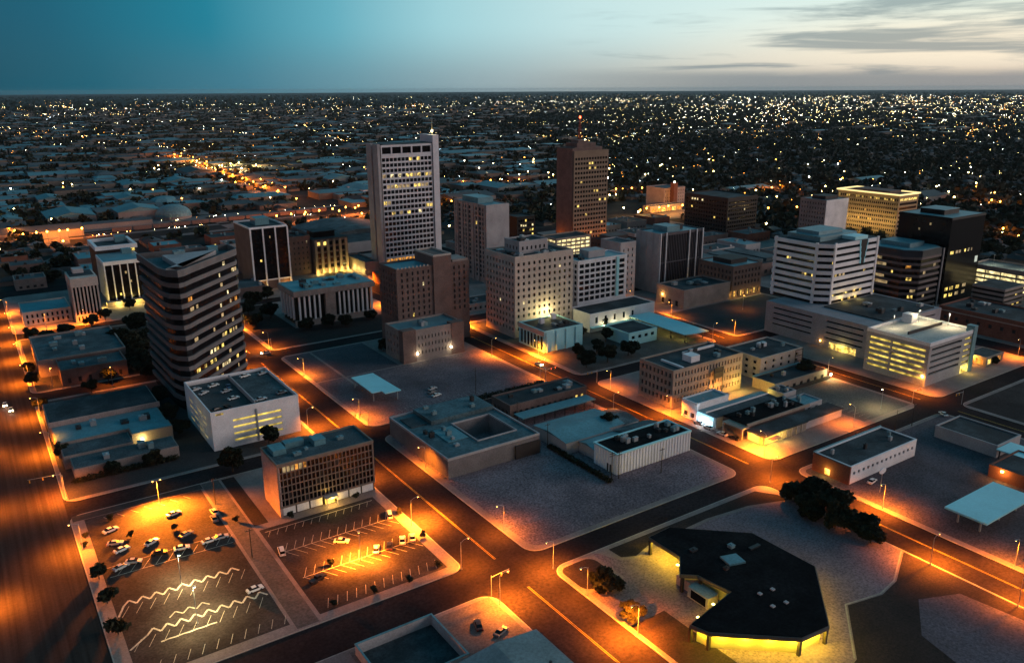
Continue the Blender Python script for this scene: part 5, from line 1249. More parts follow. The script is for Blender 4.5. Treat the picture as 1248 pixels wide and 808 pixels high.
TREES = [
 (62, 428, 8.5, 12, 'black tree mass beside the mottled roofed building, lowest of its clump'), (65, 455, 9, 13, 'black tree mass beside the mottled roofed building, middle of its clump'), (60, 474, 8, 12, 'black tree mass beside the mottled roofed building, upper of its clump'), (61, 410, 7.5, 11, 'black tree at the near end of the mottled roofed building'), (84, 436, 8, 12, 'black tree hidden half behind the glass tower'), (88, 500, 8, 12, 'black tree on the lawn before the finned block, right side'), (74, 504, 8, 12, 'black tree on the lawn before the finned block, left side'), (36, 404.4, 4.5, 7, 'dark tree behind the firewall of the stepped warehouse'), (58.5, 330, 5, 8, 'dark tree at the right end of the stepped warehouse'), (59.5, 350, 5, 8, 'dark tree between the stepped warehouse and the white garage'), (59, 372, 5.5, 9, 'dark tree behind the white garage, by the glass tower foot'),
 (156, 446, 6, 8, 'dark tree at the near left corner of the columned hall'), (196, 446, 5, 7, 'dark tree at the right end of the columned hall'), (224.5 - 6, 153, 5.5, 7.5, 'low dark bush mass at the upper end of the bank clump'), (213, 143, 6.5, 8.5, 'low dark tree inside the bank clump on the drive side'), (214, 133, 6, 8, 'low dark tree inside the bank clump, lower drive side'), (215.5, 121.5, 4.8, 6.5, 'low dark bush at the lower end of the bank clump'),
 (67, 283.8, 6.5, 11, 'broad dark tree at the near corner of the white garage'), (85.5, 298.6, 5, 9, 'dark tree before the yellow slots of the white garage'),
 (64, 443, 8, 13, 'wide dark tree beside the mottled roofed building, nearest the glass tower'), (72, 462, 8, 13, 'dark tree behind the mottled roofed building, under the glass tower'), (68, 418, 7.5, 12, 'dark tree at the back foot of the slanting glass tower'),
 (45, 414.8, 4.5, 8, 'orange lit tree in front of the mottled roofed building'), (16, 332, 4, 7, 'tree at the avenue end of the stepped warehouse'), (30, 306.3, 3.5, 6, 'small tree under the low shed of the stepped warehouse'), (44, 306, 4.2, 7, 'rounder tree at the right end of the low shed'),
 (28, 502, 5.5, 9, 'tree before the pale courthouse wing, second from the avenue'), (20, 512, 5.5, 9, 'tree at the avenue corner of the courthouse lawn'), (38, 512, 5, 9, 'tree before the middle of the courthouse wing'), (53, 528, 5, 8, 'tree at the foot of the white pilasters'), (62, 538, 4.6, 8, 'tree between the pilaster block and the finned block'), (79, 556, 5, 8, 'tree on the yellow lit forecourt of the finned block'), (93, 540, 7, 11, 'large dark tree in front of the finned block'),
 (138, 500, 7, 11, 'dark tree left of the columned hall, nearest the avenue'), (147, 484, 7, 11, 'dark tree left of the columned hall, nearest its corner'), (146, 515, 7.5, 12, 'dark tree behind the columned hall by the black finned tower'), (134, 470, 6.5, 10, 'dark tree on the corner lawn left of the columned hall'), (160, 530, 6, 10, 'dark tree below the white fins of the black tower'),
 (170, 444, 6, 9, 'dark tree before the solid bay of the columned hall'), (178, 440, 5.5, 8, 'lower dark tree before the slim columns of the hall'), (190, 402.6, 4, 7, 'small tree at the rear left of the dark brick hotel'), (176, 384, 4.5, 7, 'small tree beside the brick annex of the hotel'),
 (-15.5, 283, 5, 9, 'dark tree on the far side of the avenue, by the signal mast'), (-16, 352, 5, 9, 'dark tree on the far side of the avenue, farthest of its row'), (-15, 232, 5, 9, 'dark tree on the far side of the avenue, nearest of its row'), (-17, 310, 5.5, 9, 'dark tree on the far side of the avenue beyond the signal mast'), (-17, 262, 5, 9, 'dark tree on the far side of the avenue before the signal mast'), (-18, 390, 6, 10, 'dark tree at the left border of the avenue'),
 (132.8, 150, 5.6, 7, 'dark round tree on the bank forecourt'), (128.6, 134.2, 4.2, 6.8, 'tree lit orange by the street lamp beside the bank'),
 (221.5, 148, 7.6, 10.5, 'dark bushy tree by the street, farthest of the clump of three'), (219.5, 138, 8.2, 11, 'dark bushy tree in the middle of the clump of three'), (217.5, 127.5, 6.6, 9, 'dark bushy tree nearest the bank drive in the clump of three'),
 (207, 234, 5.2, 8, 'dark tree among the worn teal sheds'), (248, 300, 6, 10, 'dark tree on the plaza corner by the crossing'), (262, 300, 6.5, 10, 'dark tree on the plaza, middle of its row'), (278, 302, 6.5, 10, 'dark tree on the plaza before the white building'), (256, 316, 5, 8, 'palm like slim tree beside the restaurant wall'), (284, 327, 4.5, 9, 'slim dark tree at the end of the teal canopy'),
 (326, 228.5, 6, 9, 'dark tree over the low garage'), (318, 244, 4, 7, 'small tree behind the beige building'), (300, 348, 4.5, 8, 'tree between the canopy and the white strip'), (268, 316, 5, 8, 'dark bush like tree below the restaurant wall'), (276, 340, 5, 8, 'dark tree between the restaurant and the white building'),
 (206, 285.8 - 4.4, 2.6, 4, 'clipped dark bush at the street end of the long brick building'), (440, 300, 6, 9, 'dark tree behind the white banded tower'), (420, 186, 3.4, 5, 'small tree by the glowing orange pavilion'), (372, 222, 3, 5, 'street tree beside the slotted podium'), (13.9, 392, 4, 7, 'street tree on the avenue beside the dark yard'), (14.2, 430, 4.5, 8, 'street tree on the avenue beside the mottled roofed building'), (14.2, 412 + 38, 4, 7, 'street tree on the avenue at the building corner'),
]
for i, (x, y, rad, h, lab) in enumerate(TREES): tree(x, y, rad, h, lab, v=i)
BUSH = [(23.6, 270.3, 'before the orange lit stalls'), (15.2, 262.9, 'by the avenue kerb lamp'), (14.6, 256.8, 'second from the avenue kerb lamp'), (27.2, 255.5, 'left of the cars on the upper lot'), (39.6, 252.4, 'right of the cars on the upper lot'), (15.3, 236, 'by the avenue, at the dim lot'), (15.3, 222, 'by the avenue, at the upper zigzag line'), (15.5, 206, 'by the avenue, at the lower zigzag line'),
        (72.8, 204.5, 'in the lit lot behind the dark shadow'), (66.2, 185.3, 'at the lane end of the lit lot kerb'), (78.0, 184.6, 'second along the lit lot kerb'), (88.2, 183.9, 'third along the lit lot kerb'), (98.8, 185.6, 'at the corner end of the lit lot kerb'), (103.2, 220.0, 'by the lit pavement beside the white van'), (103.2, 203.3, 'by the pavement near the parked pair'), (73.1, 238.4, 'under the office wall at the left'), (96, 238.6, 'under the office wall at the right'), (57.6, 246, 'beside the lane')]
for i, (x, y, w) in enumerate(BUSH):
    o = tree(x, y, 1.35 if i not in (5, 6, 7) else 3.2, 2.3 if i not in (5, 6, 7) else 5, 'small round tree ' + w, 'small_tree', 'small trees around the parking lots', i, True)
for k, (x, y, s_) in enumerate([(140 + 3.2 * k, 281.2 - 24.6 * 0, 1.2) for k in range(0)]): pass
hb = [('hedge', 'dark clipped hedge along the dusky side of the stepped warehouse', [(18 + 2.1 * k, 306.6, 1.5) for k in range(17)]), ('hedge', 'ragged dark hedge between the vacant lot and the brick building', [(177 + 2.3 * k, 282.6 - 1.0, 1.4) for k in range(0)] + [(176 + 2.4 * k, 293.0, 1.5) for k in range(17)]), ('hedge', 'ragged hedge behind the gravel lot beside the white ribbed warehouse', [(175.5, 198 + 2.2 * k, 1.3) for k in range(17)])]
for n_, lab, pts in hb:
    V = []; r = np.random.default_rng(len(lab))
    for (x, y, s_) in pts:
        n = 130; p = r.normal(size=(n, 3)); p /= np.linalg.norm(p, axis=1)[:, None]; p *= (r.random(n) ** .4)[:, None] * np.array([s_ * 1.1, s_, s_ * r.uniform(.5, 1.0)]); p[:, 2] += s_ * .7
        a = r.normal(size=(n, 3)) * .16; b = r.normal(size=(n, 3)) * .14
        V.append((np.stack([p - a - b, p + a - b, p + a + b, p - a + b], 1) + np.array([x, y, .12])).reshape(-1, 3))
    V = np.concatenate(V); me = bpy.data.meshes.new('hedge'); me.from_pydata(V.tolist(), [], np.arange(len(V)).reshape(-1, 4).tolist()); me.materials.append(leafB); me.update()
    o = link(n_, me); o['label'] = lab; o['category'] = 'hedge'

# ------------------------------------------------------------------ cars
CARM = {}
def car_meshes(kind, colour):
    key = (kind, colour)
    if key in CARM: return CARM[key]
    pm = mat('car_paint_' + colour, {'white': (.72, .70, .66), 'silver': (.40, .41, .42), 'black': (.012, .012, .014), 'blue': (.05, .14, .24), 'red': (.25, .03, .025), 'grey': (.14, .145, .15)}[colour], .3, .05, .5, .04, 3, spec=.5)
    def extrude(profile, w0, w1):
        mb = MB(); k = len(profile)
        zs = [z for x, z in profile]; zmin, zmax = min(zs), max(zs)
        hw = lambda z: w0 + (w1 - w0) * ((z - zmin) / (zmax - zmin)) ** 2
        L = [(x, -hw(z), z) for x, z in profile]; R_ = [(x, hw(z), z) for x, z in profile]
        mb.poly(L); mb.poly(R_[::-1])
        for i in range(k):
            j = (i + 1) % k; mb.quad(L[j], L[i], R_[i], R_[j])
        return mb
    if kind == 'sedan':
        body = [(-2.35, .35), (2.3, .35), (2.36, .62), (2.2, .82), (1.05, .95), (-1.5, .98), (-2.25, .92), (-2.4, .65)]
        cab = [(1.15, .93), (.35, 1.4), (-.95, 1.42), (-1.75, .96)]; roof = (-.95, .32, 1.44)
    elif kind == 'van':
        body = [(-2.5, .38), (2.45, .38), (2.5, .75), (2.3, 1.0), (1.5, 1.1), (-2.5, 1.1)]
        cab = [(1.55, 1.08), (.75, 1.85), (-2.4, 1.9), (-2.5, 1.08)]; roof = (-2.35, .72, 1.93)
    else:
        body = [(-2.65, .45), (2.6, .45), (2.65, .85), (2.45, 1.05), (1.25, 1.12), (-2.65, 1.08)]
        cab = [(1.25, 1.1), (.6, 1.72), (-.55, 1.74), (-.75, 1.1)]; roof = (-.55, .58, 1.76)
    b = extrude(body, .9, .84).mesh('body', pm)
    c = extrude(cab, .80, .62).mesh('cabin_glass', glass_b)
    mb = MB(); mb.box(roof[0], roof[1], -.6, .6, roof[2] - .05, roof[2] + .03); rf = mb.mesh('roof', pm)
    mb = MB(); mb.tube((0, -.11, 0), (0, .11, 0), .32, .32, 12); wh = mb.mesh('wheel', mat('tyre_rubber', (.012, .012, .012), .8))
    mb = MB(); mb.box(-.03, .03, -.2, .2, -.08, .08); hl = mb.mesh('headlight', mat('lamp_glass', (.6, .58, .5), .2)); tl = mb.mesh('tail_light', mat('tail_lens', (.3, .02, .015), .3))
    CARM[key] = (b, c, rf, wh, hl, tl); return CARM[key]
def car(x, y, deg, colour, label, kind='sedan', z=.155, on=False, group='cars parked in the lots'):
    o = thing('parked_car' if not on else 'moving_car', label, 'car' if kind != 'pickup' else 'pickup', (x, y, z), group, math.radians(deg))
    b, c, rf, wh, hl, tl = car_meshes(kind, colour)
    link('body', b, o); link('cabin_glass', c, o); link('roof', rf, o)
    for sx in (1.45, -1.4):
        for sy in (-.8, .8): link('wheel', wh, o, (sx, sy, .32))
    for sy in (-.6, .6):
        f, t = link('headlight', hl, o, (2.36 if kind == 'sedan' else 2.5 if kind == 'van' else 2.66, sy, .68)), link('tail_light', tl, o, (-2.39 if kind == 'sedan' else -2.52 if kind == 'van' else -2.66, sy, .78))
    if on:
        for sy in (-.6, .6):
            mb = MB(); mb.cyl(2.46, sy, .55, .95, .2, .2, 8); link('lit_headlight', mb.mesh('lit_headlight', bulb_w), o)
        ld = bpy.data.lights.new('beam', 'SPOT'); ld.energy = 1200; ld.color = (1, .9, .7); ld.spot_size = math.radians(80); ld.spot_blend = 1.0
        q = bpy.data.objects.new('beam', ld); COL.objects.link(q); q.parent = o; q.location = (2.7, 0, .8); q.rotation_euler = (0, math.radians(-80), 0)
    return o
CARS = [
 (41.6, 262.5, 15, 'white', 'white car alone in the brightest orange pool of the upper lot'), (22.5, 263.0, 18, 'white', 'white car at the avenue end of the orange lit lot'), (22.4, 253.6, -20, 'silver', 'silver car, upper of the tight pair near the avenue'), (23.4, 248.5, 20, 'white', 'white car, lower of the tight pair near the avenue'),
 (31.8, 247.7, 30, 'silver', 'silver car beside the small round tree, edge of the orange light'), (41.8, 246.6, 25, 'grey', 'grey car above the bright post lamp'), (38.8, 239, -8, 'white', 'white car right behind the bright post lamp'), (46.8, 238.5, 5, 'white', 'white car, left of the pair by the lane'), (50.4, 238.6, -4, 'silver', 'silver car, right of the pair by the lane'), (21.5, 238.3, 22, 'silver', 'silver car at the avenue end of the dim lot row'), (25.2, 239.4, -24, 'silver', 'silver car second along the dim lot row'), (32.6, 240, -15, 'black', 'black car between the silver cars in the dim lot row'),
 (50.7, 204.8, 6, 'white', 'white car alone on the zigzag lines by the lane'), (51.8, 251.5, 88, 'grey', 'grey car against the lane in the upper lot'), (53, 256, 95, 'silver', 'silver car beside the grey one against the lane'),
 (80.8, 214.8, -35, 'white', 'white car parked askew by the orange lot lamp'), (87.6, 204.2, 62, 'white', 'white car in the brightest part of the lit lot'), (100.2, 221.0, 70, 'white', 'white van like car under the office corner', 'van'), (96.6, 204.4, 64, 'white', 'white car with black windows, left of the parked pair'), (99.9, 204, 64, 'silver', 'silver car, right of the parked pair by the pavement'), (91.8, 203.6, 62, 'black', 'black car beside the white car in the lit lot'), (67, 199.4, 20, 'black', 'black pickup in shade at the lane side of the lit lot', 'pickup'), (61.8 + 1.6, 219.5, 80, 'white', 'white van at the lane entrance of the lit lot', 'van'),
 (240.9, 216.9, 95, 'silver', 'silver car before the glowing pale blue shopfront'), (240.6, 211.3, 92, 'white', 'white car parked next to the pale blue shopfront car'), (240.4, 203.6, 92, 'white', 'white car outside the orange corner porch'), (241.2, 198, 92, 'black', 'black car in the orange glow by the corner porch'),
 (166.3, 308.2, 10, 'white', 'white car, nearest of the three on the vacant lot'), (166.6, 312.4, 10, 'grey', 'grey car, middle of the three on the vacant lot'), (168.9, 316.8, 12, 'silver', 'silver car, farthest of the three on the vacant lot'),
 (252.3, 144.8, 10, 'white', 'white car under the white wall with small windows'), (334, 164, 60, 'white', 'white car turning out beside the roadside building'), (322, 157.6, 15, 'black', 'black car on the pale yard by the roadside building'),
 (97.5, 150, 20, 'grey', 'grey car in the near corner yard beside the shed'), (94, 155.5, 70, 'black', 'black car in the near corner yard, by the street wall'),
]
for c in CARS: car(*c)
DECK = [(67.8 + 1, 339.5, 20, 'silver', 'by the rounded corner'), (70.6, 333.5, 35, 'silver', 'second from the rounded corner'), (76.4, 340.2, 15, 'white', 'against the rear parapet'), (81.4, 335.6, 80, 'blue', 'blue by the ramp wall'), (79.0, 330.4, 15, 'silver', 'in the open middle'), (79.2, 320.4, 12, 'white', 'alone near the ramp wall end'), (70, 311.5, 20, 'black', 'by the front parapet'), (74.5, 312, 100, 'black', 'second by the front parapet')]
for x, y, a, c, w in DECK: car(x, y, a, c, c + ' car on the white garage roof deck, ' + w, z=14.22, group='cars on the white garage roof')
for x, y, a, c, w in ((98, 341.4, 15, 'silver', 'rear corner'), (90.5, 342.6, 12, 'white', 'rear middle'), (97, 313.4, 8, 'grey', 'front corner'), (87.5, 311, 10, 'silver', 'ramp corner')): car(x, y, a, c, c + ' car on the raised half of the garage roof, ' + w, z=14.97, group='cars on the white garage roof')
for x, y, a, c, w in ((1.6, 409, -90, 'white', 'car driving towards the crossing on the orange avenue with headlights on'), (3.4, 400.5, -90, 'silver', 'second car on the orange avenue, close behind the first, headlights on'), (230.8, 317, -90, 'white', 'car in the bright orange pool beside the cream hotel with headlights on'), (122, 415.4, 180, 'silver', 'car at the crossing beside the slanting glass tower, headlights on')): car(x, y, a, c, w, z=-.01, on=True, group='cars driving with headlights')
for k in range(9): car(504 + 3.1 * (k % 5), 168 + 24 * (k // 5) + 3 * (k % 2), 85, ('white', 'silver', 'grey')[k % 3], 'parked car in the row behind the low brick building', z=-.01, group='cars behind the low brick building')

# ------------------------------------------------------------------ lamps, signals, poles
LM = {}
SOD, WHT = (1, .225, .010), (1, .80, .34)
def lampm(kind):
    if kind in LM: return LM[kind]
    h = {'cobra': 9, 'lot': 9.2, 'twin': 9, 'tall': 11}[kind]
    mb = MB(); mb.cyl(0, 0, 0, h, .11, .07, 8); mb.cyl(0, 0, 0, .5, .24, .2, 8); pole = mb.mesh('pole', metal_g)
    a = MB(); hd = MB(); ln = MB(); heads = []
    if kind == 'cobra':
        pts = [(0, h - .5), (.5, h + .1), (1.2, h + .42), (2.2, h + .5)]
        for (x0, z0), (x1, z1) in zip(pts, pts[1:]): a.tube((x0, 0, z0), (x1, 0, z1), .05, .045)
        hd.prism([(2.1, -.16), (2.9, -.2), (3.0, 0), (2.9, .2), (2.1, .16)], h + .42, h + .62); ln.cyl(2.6, 0, h + .3, h + .415, .17, .2, 8); heads = [(2.6, 0, h + .2)]
    elif kind == 'twin':
        for s_ in (-1, 1):
            a.tube((0, 0, h - .1), (s_ * .9, 0, h + .25), .05); hd.box(s_ * 1.2 - .35, s_ * 1.2 + .35, -.3, .3, h + .2, h + .42); ln.box(s_ * 1.2 - .27, s_ * 1.2 + .27, -.22, .22, h + .1, h + .195); heads.append((s_ * 1.2, 0, h))
    else:
        a.tube((0, 0, h - .1), (.25, 0, h + .02), .05); hd.box(-.1, .75, -.3, .3, h + .02, h + .28); ln.box(0, .65, -.22, .22, h - .09, h + .015); heads = [(.33, 0, h - .2)]
    LM[kind] = (pole, a.mesh('arm', metal_g), hd.mesh('lamp_head', metal_g), ln, heads); return LM[kind]
def lamp(x, y, deg, kind, energy, label, col=SOD, z=.13, tilt=0, spot=158, cat='street lamp', group='street lamps'):
    p, a, hd, ln, heads = lampm(kind)
    o = thing('street_lamp', label, cat, (x, y, z), group, math.radians(deg))
    link('pole', p, o); link('arm', a, o); lh = link('lamp_head', hd, o)
    k = ('lens', kind, col)
    if k not in LM: LM[k] = ln.mesh('lens', bulb_o if col == SOD else bulb_w)
    link('lens', LM[k], lh)
    for h_ in heads:
        ld = bpy.data.lights.new('glow', 'SPOT' if spot else 'POINT'); ld.energy = energy / len(heads); ld.color = col; ld.shadow_soft_size = .2
        if spot: ld.spot_size = math.radians(spot); ld.spot_blend = 1.0
        q = bpy.data.objects.new('glow', ld); COL.objects.link(q); q.parent = o; q.location = h_
        if tilt: q.rotation_euler = (math.radians(tilt), 0, 0)
    return o
E0 = 27000
LAMPS = [
 (39.2, 272.6, 0, 'twin', 26.0, 'twin headed lot lamp over the brilliant orange corner of the upper lot', SOD), (34.3, 220, 0, 'lot', 1.0, 'white lot lamp post, the one standing behind the upper zigzag line', WHT), (33.6, 198.8, 0, 'tall', 1.2, 'white lot lamp post, the one standing among the lower zigzag lines', WHT), (81.6, 202.3, 80, 'lot', 9.5, 'orange lot lamp post in the middle of the small lit lot', SOD),
 (13.6, 256, 180, 'cobra', 1.0, 'avenue lamp at the kerb of the upper lot', SOD), (-13, 237, 0, 'cobra', 1.0, 'avenue lamp on the far kerb, nearest of its side', SOD), (13.4, 296, 180, 'cobra', 1.2, 'avenue lamp just beyond the signal mast', SOD), (-13, 298, 0, 'cobra', .9, 'avenue lamp on the far kerb at the crossing', SOD), (13.4, 340, 180, 'cobra', 1.4, 'avenue lamp beside the stepped warehouse', SOD), (-13, 350, 0, 'cobra', 1.2, 'avenue lamp opposite the stepped warehouse', SOD), (13.4, 384, 180, 'cobra', 1.4, 'avenue lamp beside the dark yard', SOD), (-13, 396, 0, 'cobra', 1.3, 'avenue lamp opposite the dark yard', SOD), (13.4, 437, 180, 'cobra', 1.6, 'avenue lamp beside the mottled roofed building', SOD), (-13, 450, 0, 'cobra', 1.5, 'avenue lamp opposite the mottled roofed building', SOD), (13.4, 478, 180, 'cobra', 1.6, 'avenue lamp at the end of the mottled roofed building', SOD), (-13, 505, 0, 'cobra', 1.5, 'avenue lamp opposite the courthouse lawn', SOD), (13.4, 515, 180, 'cobra', 1.5, 'avenue lamp at the courthouse lawn', SOD), (13.4, 552, 180, 'cobra', 1.6, 'avenue lamp at the courthouse wing', SOD), (-13, 560, 0, 'cobra', 1.5, 'avenue lamp opposite the courthouse wing', SOD), (13.4, 590, 180, 'cobra', 1.5, 'avenue lamp beyond the courthouse wing', SOD), (-13, 610, 0, 'cobra', 1.5, 'farthest avenue lamp on its far kerb', SOD),
 (30, 538, 270, 'cobra', .8, 'lamp before the paired windows of the courthouse wing', SOD), (50, 531, 90, 'cobra', .9, 'lamp below the white pilasters', SOD), (46, 409.5, 90, 'lot', .7, 'yard lamp behind the orange lit tree', SOD), (22, 424, 0, 'lot', .35, 'yard lamp at the low front wing', SOD),
 (103.6, 211.7, 0, 'cobra', 4.0, 'street lamp over the pavement beside the small lit lot', SOD), (126.3, 192, 180, 'cobra', .55, 'street lamp at the gravel lot corner', SOD), (126.4, 166, 180, 'cobra', 1.1, 'street lamp on the bank side of the near crossing', SOD), (104, 181, 0, 'cobra', .8, 'street lamp at the near corner of the small lit lot', SOD), (104, 250, 0, 'cobra', .6, 'added fill lamp at the office block pavement', SOD), (126.6, 245, 180, 'cobra', .5, 'added fill lamp at the courtyard building pavement', SOD), (104, 160.4, 0, 'cobra', 1.7, 'street lamp at the near corner yard', SOD), (126.2, 129.5, 180, 'cobra', 2.4, 'street lamp beside the orange lit tree', SOD), (110, 108, 0, 'cobra', .8, 'street lamp nearest the lower edge', SOD), (126.2, 150, 180, 'cobra', .5, 'street lamp on the bank corner lawn', SOD),  # office and courtyard pavement lamps are added for orange fill along the street
 (103.9, 305, 0, 'cobra', 1.4, 'street lamp at the white garage corner', SOD), (126.5, 304, 180, 'cobra', 1.5, 'street lamp at the lower corner of the vacant lot', SOD), (103.9, 345, 0, 'cobra', 2.4, 'street lamp behind the white garage', SOD), (126.4, 370, 180, 'cobra', 1.3, 'street lamp at the upper half of the vacant lot', SOD), (104, 396, 0, 'cobra', 1.0, 'street lamp at the end of the slanting glass front', SOD), (126.5, 424, 180, 'cobra', 1.3, 'street lamp on the corner lawn of the columned hall', SOD), (104, 440, 0, 'cobra', 1.1, 'street lamp beyond the glass tower crossing', SOD), (127, 470, 180, 'cobra', 1.1, 'street lamp left of the dark trees by the columned hall', SOD), (126, 545, 180, 'cobra', 1.4, 'street lamp below the black finned tower', SOD),
 (238.4, 328, 180, 'cobra', 3.6, 'street lamp over the bright pool beside the cream hotel', SOD), (219, 343, 0, 'cobra', 1.0, 'street lamp at the far corner of the vacant lot', SOD), (219.2, 300, 0, 'cobra', .5, 'street lamp at the hedge corner', SOD), (238.2, 270, 180, 'cobra', .45, 'street lamp beside the tan brick building', SOD), (219, 246, 0, 'cobra', .35, 'street lamp behind the teal sheds', SOD), (238.3, 231, 180, 'cobra', 1.0, 'street lamp between the white ribbed warehouse and the white shop', SOD), (238.6, 181, 90, 'cobra', 2.6, 'street lamp over the orange crossing by the corner store', SOD), (222.6, 165.4, 0, 'cobra', 1.3, 'street lamp on the lawn corner across from the corner store', SOD), (238.3, 131.9, 180, 'cobra', 1.4, 'street lamp beside the oval pole sign', SOD), (219, 104.5, 0, 'cobra', 1.8, 'street lamp on the bank side of the right hand street', SOD), (238.5, 90, 180, 'cobra', .7, 'street lamp at the right hand street by the large canopy', SOD), (219, 80, 0, 'cobra', 1.0, 'street lamp nearest the right edge', SOD), (218.8, 402, 0, 'cobra', 1.1, 'street lamp at the rear of the brick hotel', SOD), (239, 400, 180, 'cobra', 2.2, 'street lamp glowing between the two hotels', SOD), (239, 440, 180, 'cobra', 1.8, 'street lamp behind the cream hotel', SOD), (218, 470, 0, 'cobra', 1.6, 'street lamp between the columned hall and the tall tower', SOD), (218, 520, 0, 'cobra', 2.2, 'street lamp at the foot of the tallest tower', SOD), (239, 540, 180, 'cobra', 2.2, 'street lamp on the pavement before the tallest tower', SOD),
 (291, 178.2, 90, 'cobra', .3, 'dim street lamp along the corner store side', SOD), (335.2, 222, 0, 'cobra', .6, 'street lamp by the low garage tree', SOD), (335.4, 296, 0, 'cobra', .35, 'street lamp at the end of the long canopy', SOD), (352.2, 290 + 5, 180, 'cobra', .9, 'street lamp on the corner of the dim lot behind the slotted podium', SOD), (352.2, 345, 180, 'cobra', .9, 'street lamp below the low brick podium', SOD), (336, 402, 0, 'cobra', 1.6, 'street lamp beside the white grid office block', SOD), (352, 380, 180, 'cobra', 1.1, 'street lamp at the grey side wall of the ribbed tower', SOD), (442, 288, 90, 'cobra', 1.4, 'street lamp behind the white banded tower', SOD), (352.4, 184, 180, 'cobra', .5, 'street lamp at the corner of the floodlit garage', SOD), (444, 185, 180, 'cobra', .5, 'street lamp by the low brick building', SOD), (318, 183, 90, 'lot', .35, 'lot lamp on the paved lot behind the corner store', WHT),
 (400, 330, 0, 'lot', .25, 'lot lamp in the dim lot before the glowing arches', SOD),
]
for x, y, a, kind, e, lab, col in LAMPS:
    if 'venue lamp' in lab: e *= 1.9
    elif kind == 'cobra': e *= 2.4
    lamp(x, y, a, kind, e * E0 * (1.0 if col == SOD else .7), lab, col, tilt=-44 if kind == 'twin' else 0, spot=150 if kind in ('cobra', 'twin') and 'venue lamp' not in lab else 158)

def signal(x, y, deg, label, L=6):
    o = thing('traffic_signal', label, 'traffic signal', (x, y, .13), 'traffic signals', math.radians(deg))
    mb = MB(); mb.cyl(0, 0, 0, 6.6, .12, .09, 8); part(o, 'pole', MB(), metal_g) if False else link('pole', mb.mesh('pole', metal_g), o)
    mb = MB(); mb.tube((0, 0, 5.9), (L, 0, 6.5), .08, .05); link('mast_arm', mb.mesh('mast_arm', metal_g), o)
    for xx in (L * .55, L * .95):
        mb = MB(); mb.box(xx - .18, xx + .18, -.16, .16, 5.2, 6.25); sh = link('signal_head', mb.mesh('signal_head', mat('signal_yellow', (.35, .22, .03))), o)
        for k, (m) in enumerate((bulb_r, mat('dark_lens', (.02, .02, .015)), mat('dark_lens', (.02, .02, .015)))):
            mb = MB(); mb.tube((xx, -.165, 6.05 - .33 * k), (xx, -.2, 6.05 - .33 * k), .11, .11, 8); link('signal_lens', mb.mesh('signal_lens', m), sh)
signal(13.4, 304, 180, 'signal mast reaching over the orange avenue', 10); signal(126.6, 295, 180, 'signal mast at the lower corner of the vacant lot'); signal(104, 279, 0, 'signal mast at the lane side of the courtyard building crossing'); signal(126.5, 420, 180, 'signal mast at the corner lawn of the columned hall'); signal(218.8, 295, 0, 'signal mast at the hedge corner of the vacant lot'); signal(238.2, 280, 180, 'signal mast at the tan brick building corner'); signal(104.2, 165, 0, 'signal mast at the near corner yard'); signal(352.4, 166, 180, 'signal mast across from the floodlit garage'); signal(335.6, 179, 0, 'signal mast on the paved lot corner')
def pole(x, y, h, label, arms=1):
    o = thing('utility_pole', label, 'utility pole', (x, y, .13), 'utility poles')
    mb = MB(); mb.cyl(0, 0, 0, h, .17, .11, 7); link('pole', mb.mesh('pole', bark), o)
    for k in range(arms):
        mb = MB(); mb.box(-1.2, 1.2, -.07, .07, h - .8 - .9 * k, h - .65 - .9 * k); ca = link('crossarm', mb.mesh('crossarm', bark), o)
        for xx in (-1.05, -.4, .4, 1.05):
            mb = MB(); mb.cyl(xx, 0, h - .65 - .9 * k, h - .45 - .9 * k, .06, .05, 6); link('insulator', mb.mesh('insulator', w_grey), ca)
for x, y, h, l in ((182.8, 300.5, 13, 'tall pole in the vacant lot beyond the courtyard building'), (177.6, 199.2, 11, 'pole at the corner of the white ribbed warehouse, left of its pair'), (180.3, 198.4, 11, 'pole at the corner of the white ribbed warehouse, right of its pair'), (196, 193, 10, 'lone pole on the gravel lot before the white ribbed warehouse'), (300, 168 - 2.6, 10, 'pole beside the long low building'), (312, 165.2, 10, 'pole near the roadside yard'), (175.5, 235, 10, 'pole between the courtyard building and the teal sheds'), (55, 262, 10, 'pole beside the lane'), (55.2, 222, 10, 'pole at the lane near the zigzag lines'), (180, 262.6, 9, 'pole at the teal awning')): pole(x, y, h, l, 1 if h < 11 else 2)
sg = thing('pole_sign', 'oval white sign on a tall post beside the right hand street', 'sign', (248, 139, .13))
mb = MB(); mb.cyl(248, 139, .13, 7.5, .16, .14, 8); part(sg, 'post', mb, metal_g)
mb = MB(); n = 20
for k in range(n):
    a0, a1 = 2 * math.pi * k / n, 2 * math.pi * (k + 1) / n
    f = lambda a, y: (248 + 1.9 * math.cos(a), y, 8.3 + 1.05 * math.sin(a))
    mb.quad(f(a0, 138.85), f(a1, 138.85), f(a1, 139.15), f(a0, 139.15))
mb.poly([(248 + 1.9 * math.cos(2 * math.pi * k / n), 138.85, 8.3 + 1.05 * math.sin(2 * math.pi * k / n)) for k in range(n)]); mb.poly([(248 + 1.9 * math.cos(-2 * math.pi * k / n), 139.15, 8.3 + 1.05 * math.sin(-2 * math.pi * k / n)) for k in range(n)]); part(sg, 'oval_panel', mb, w_white)

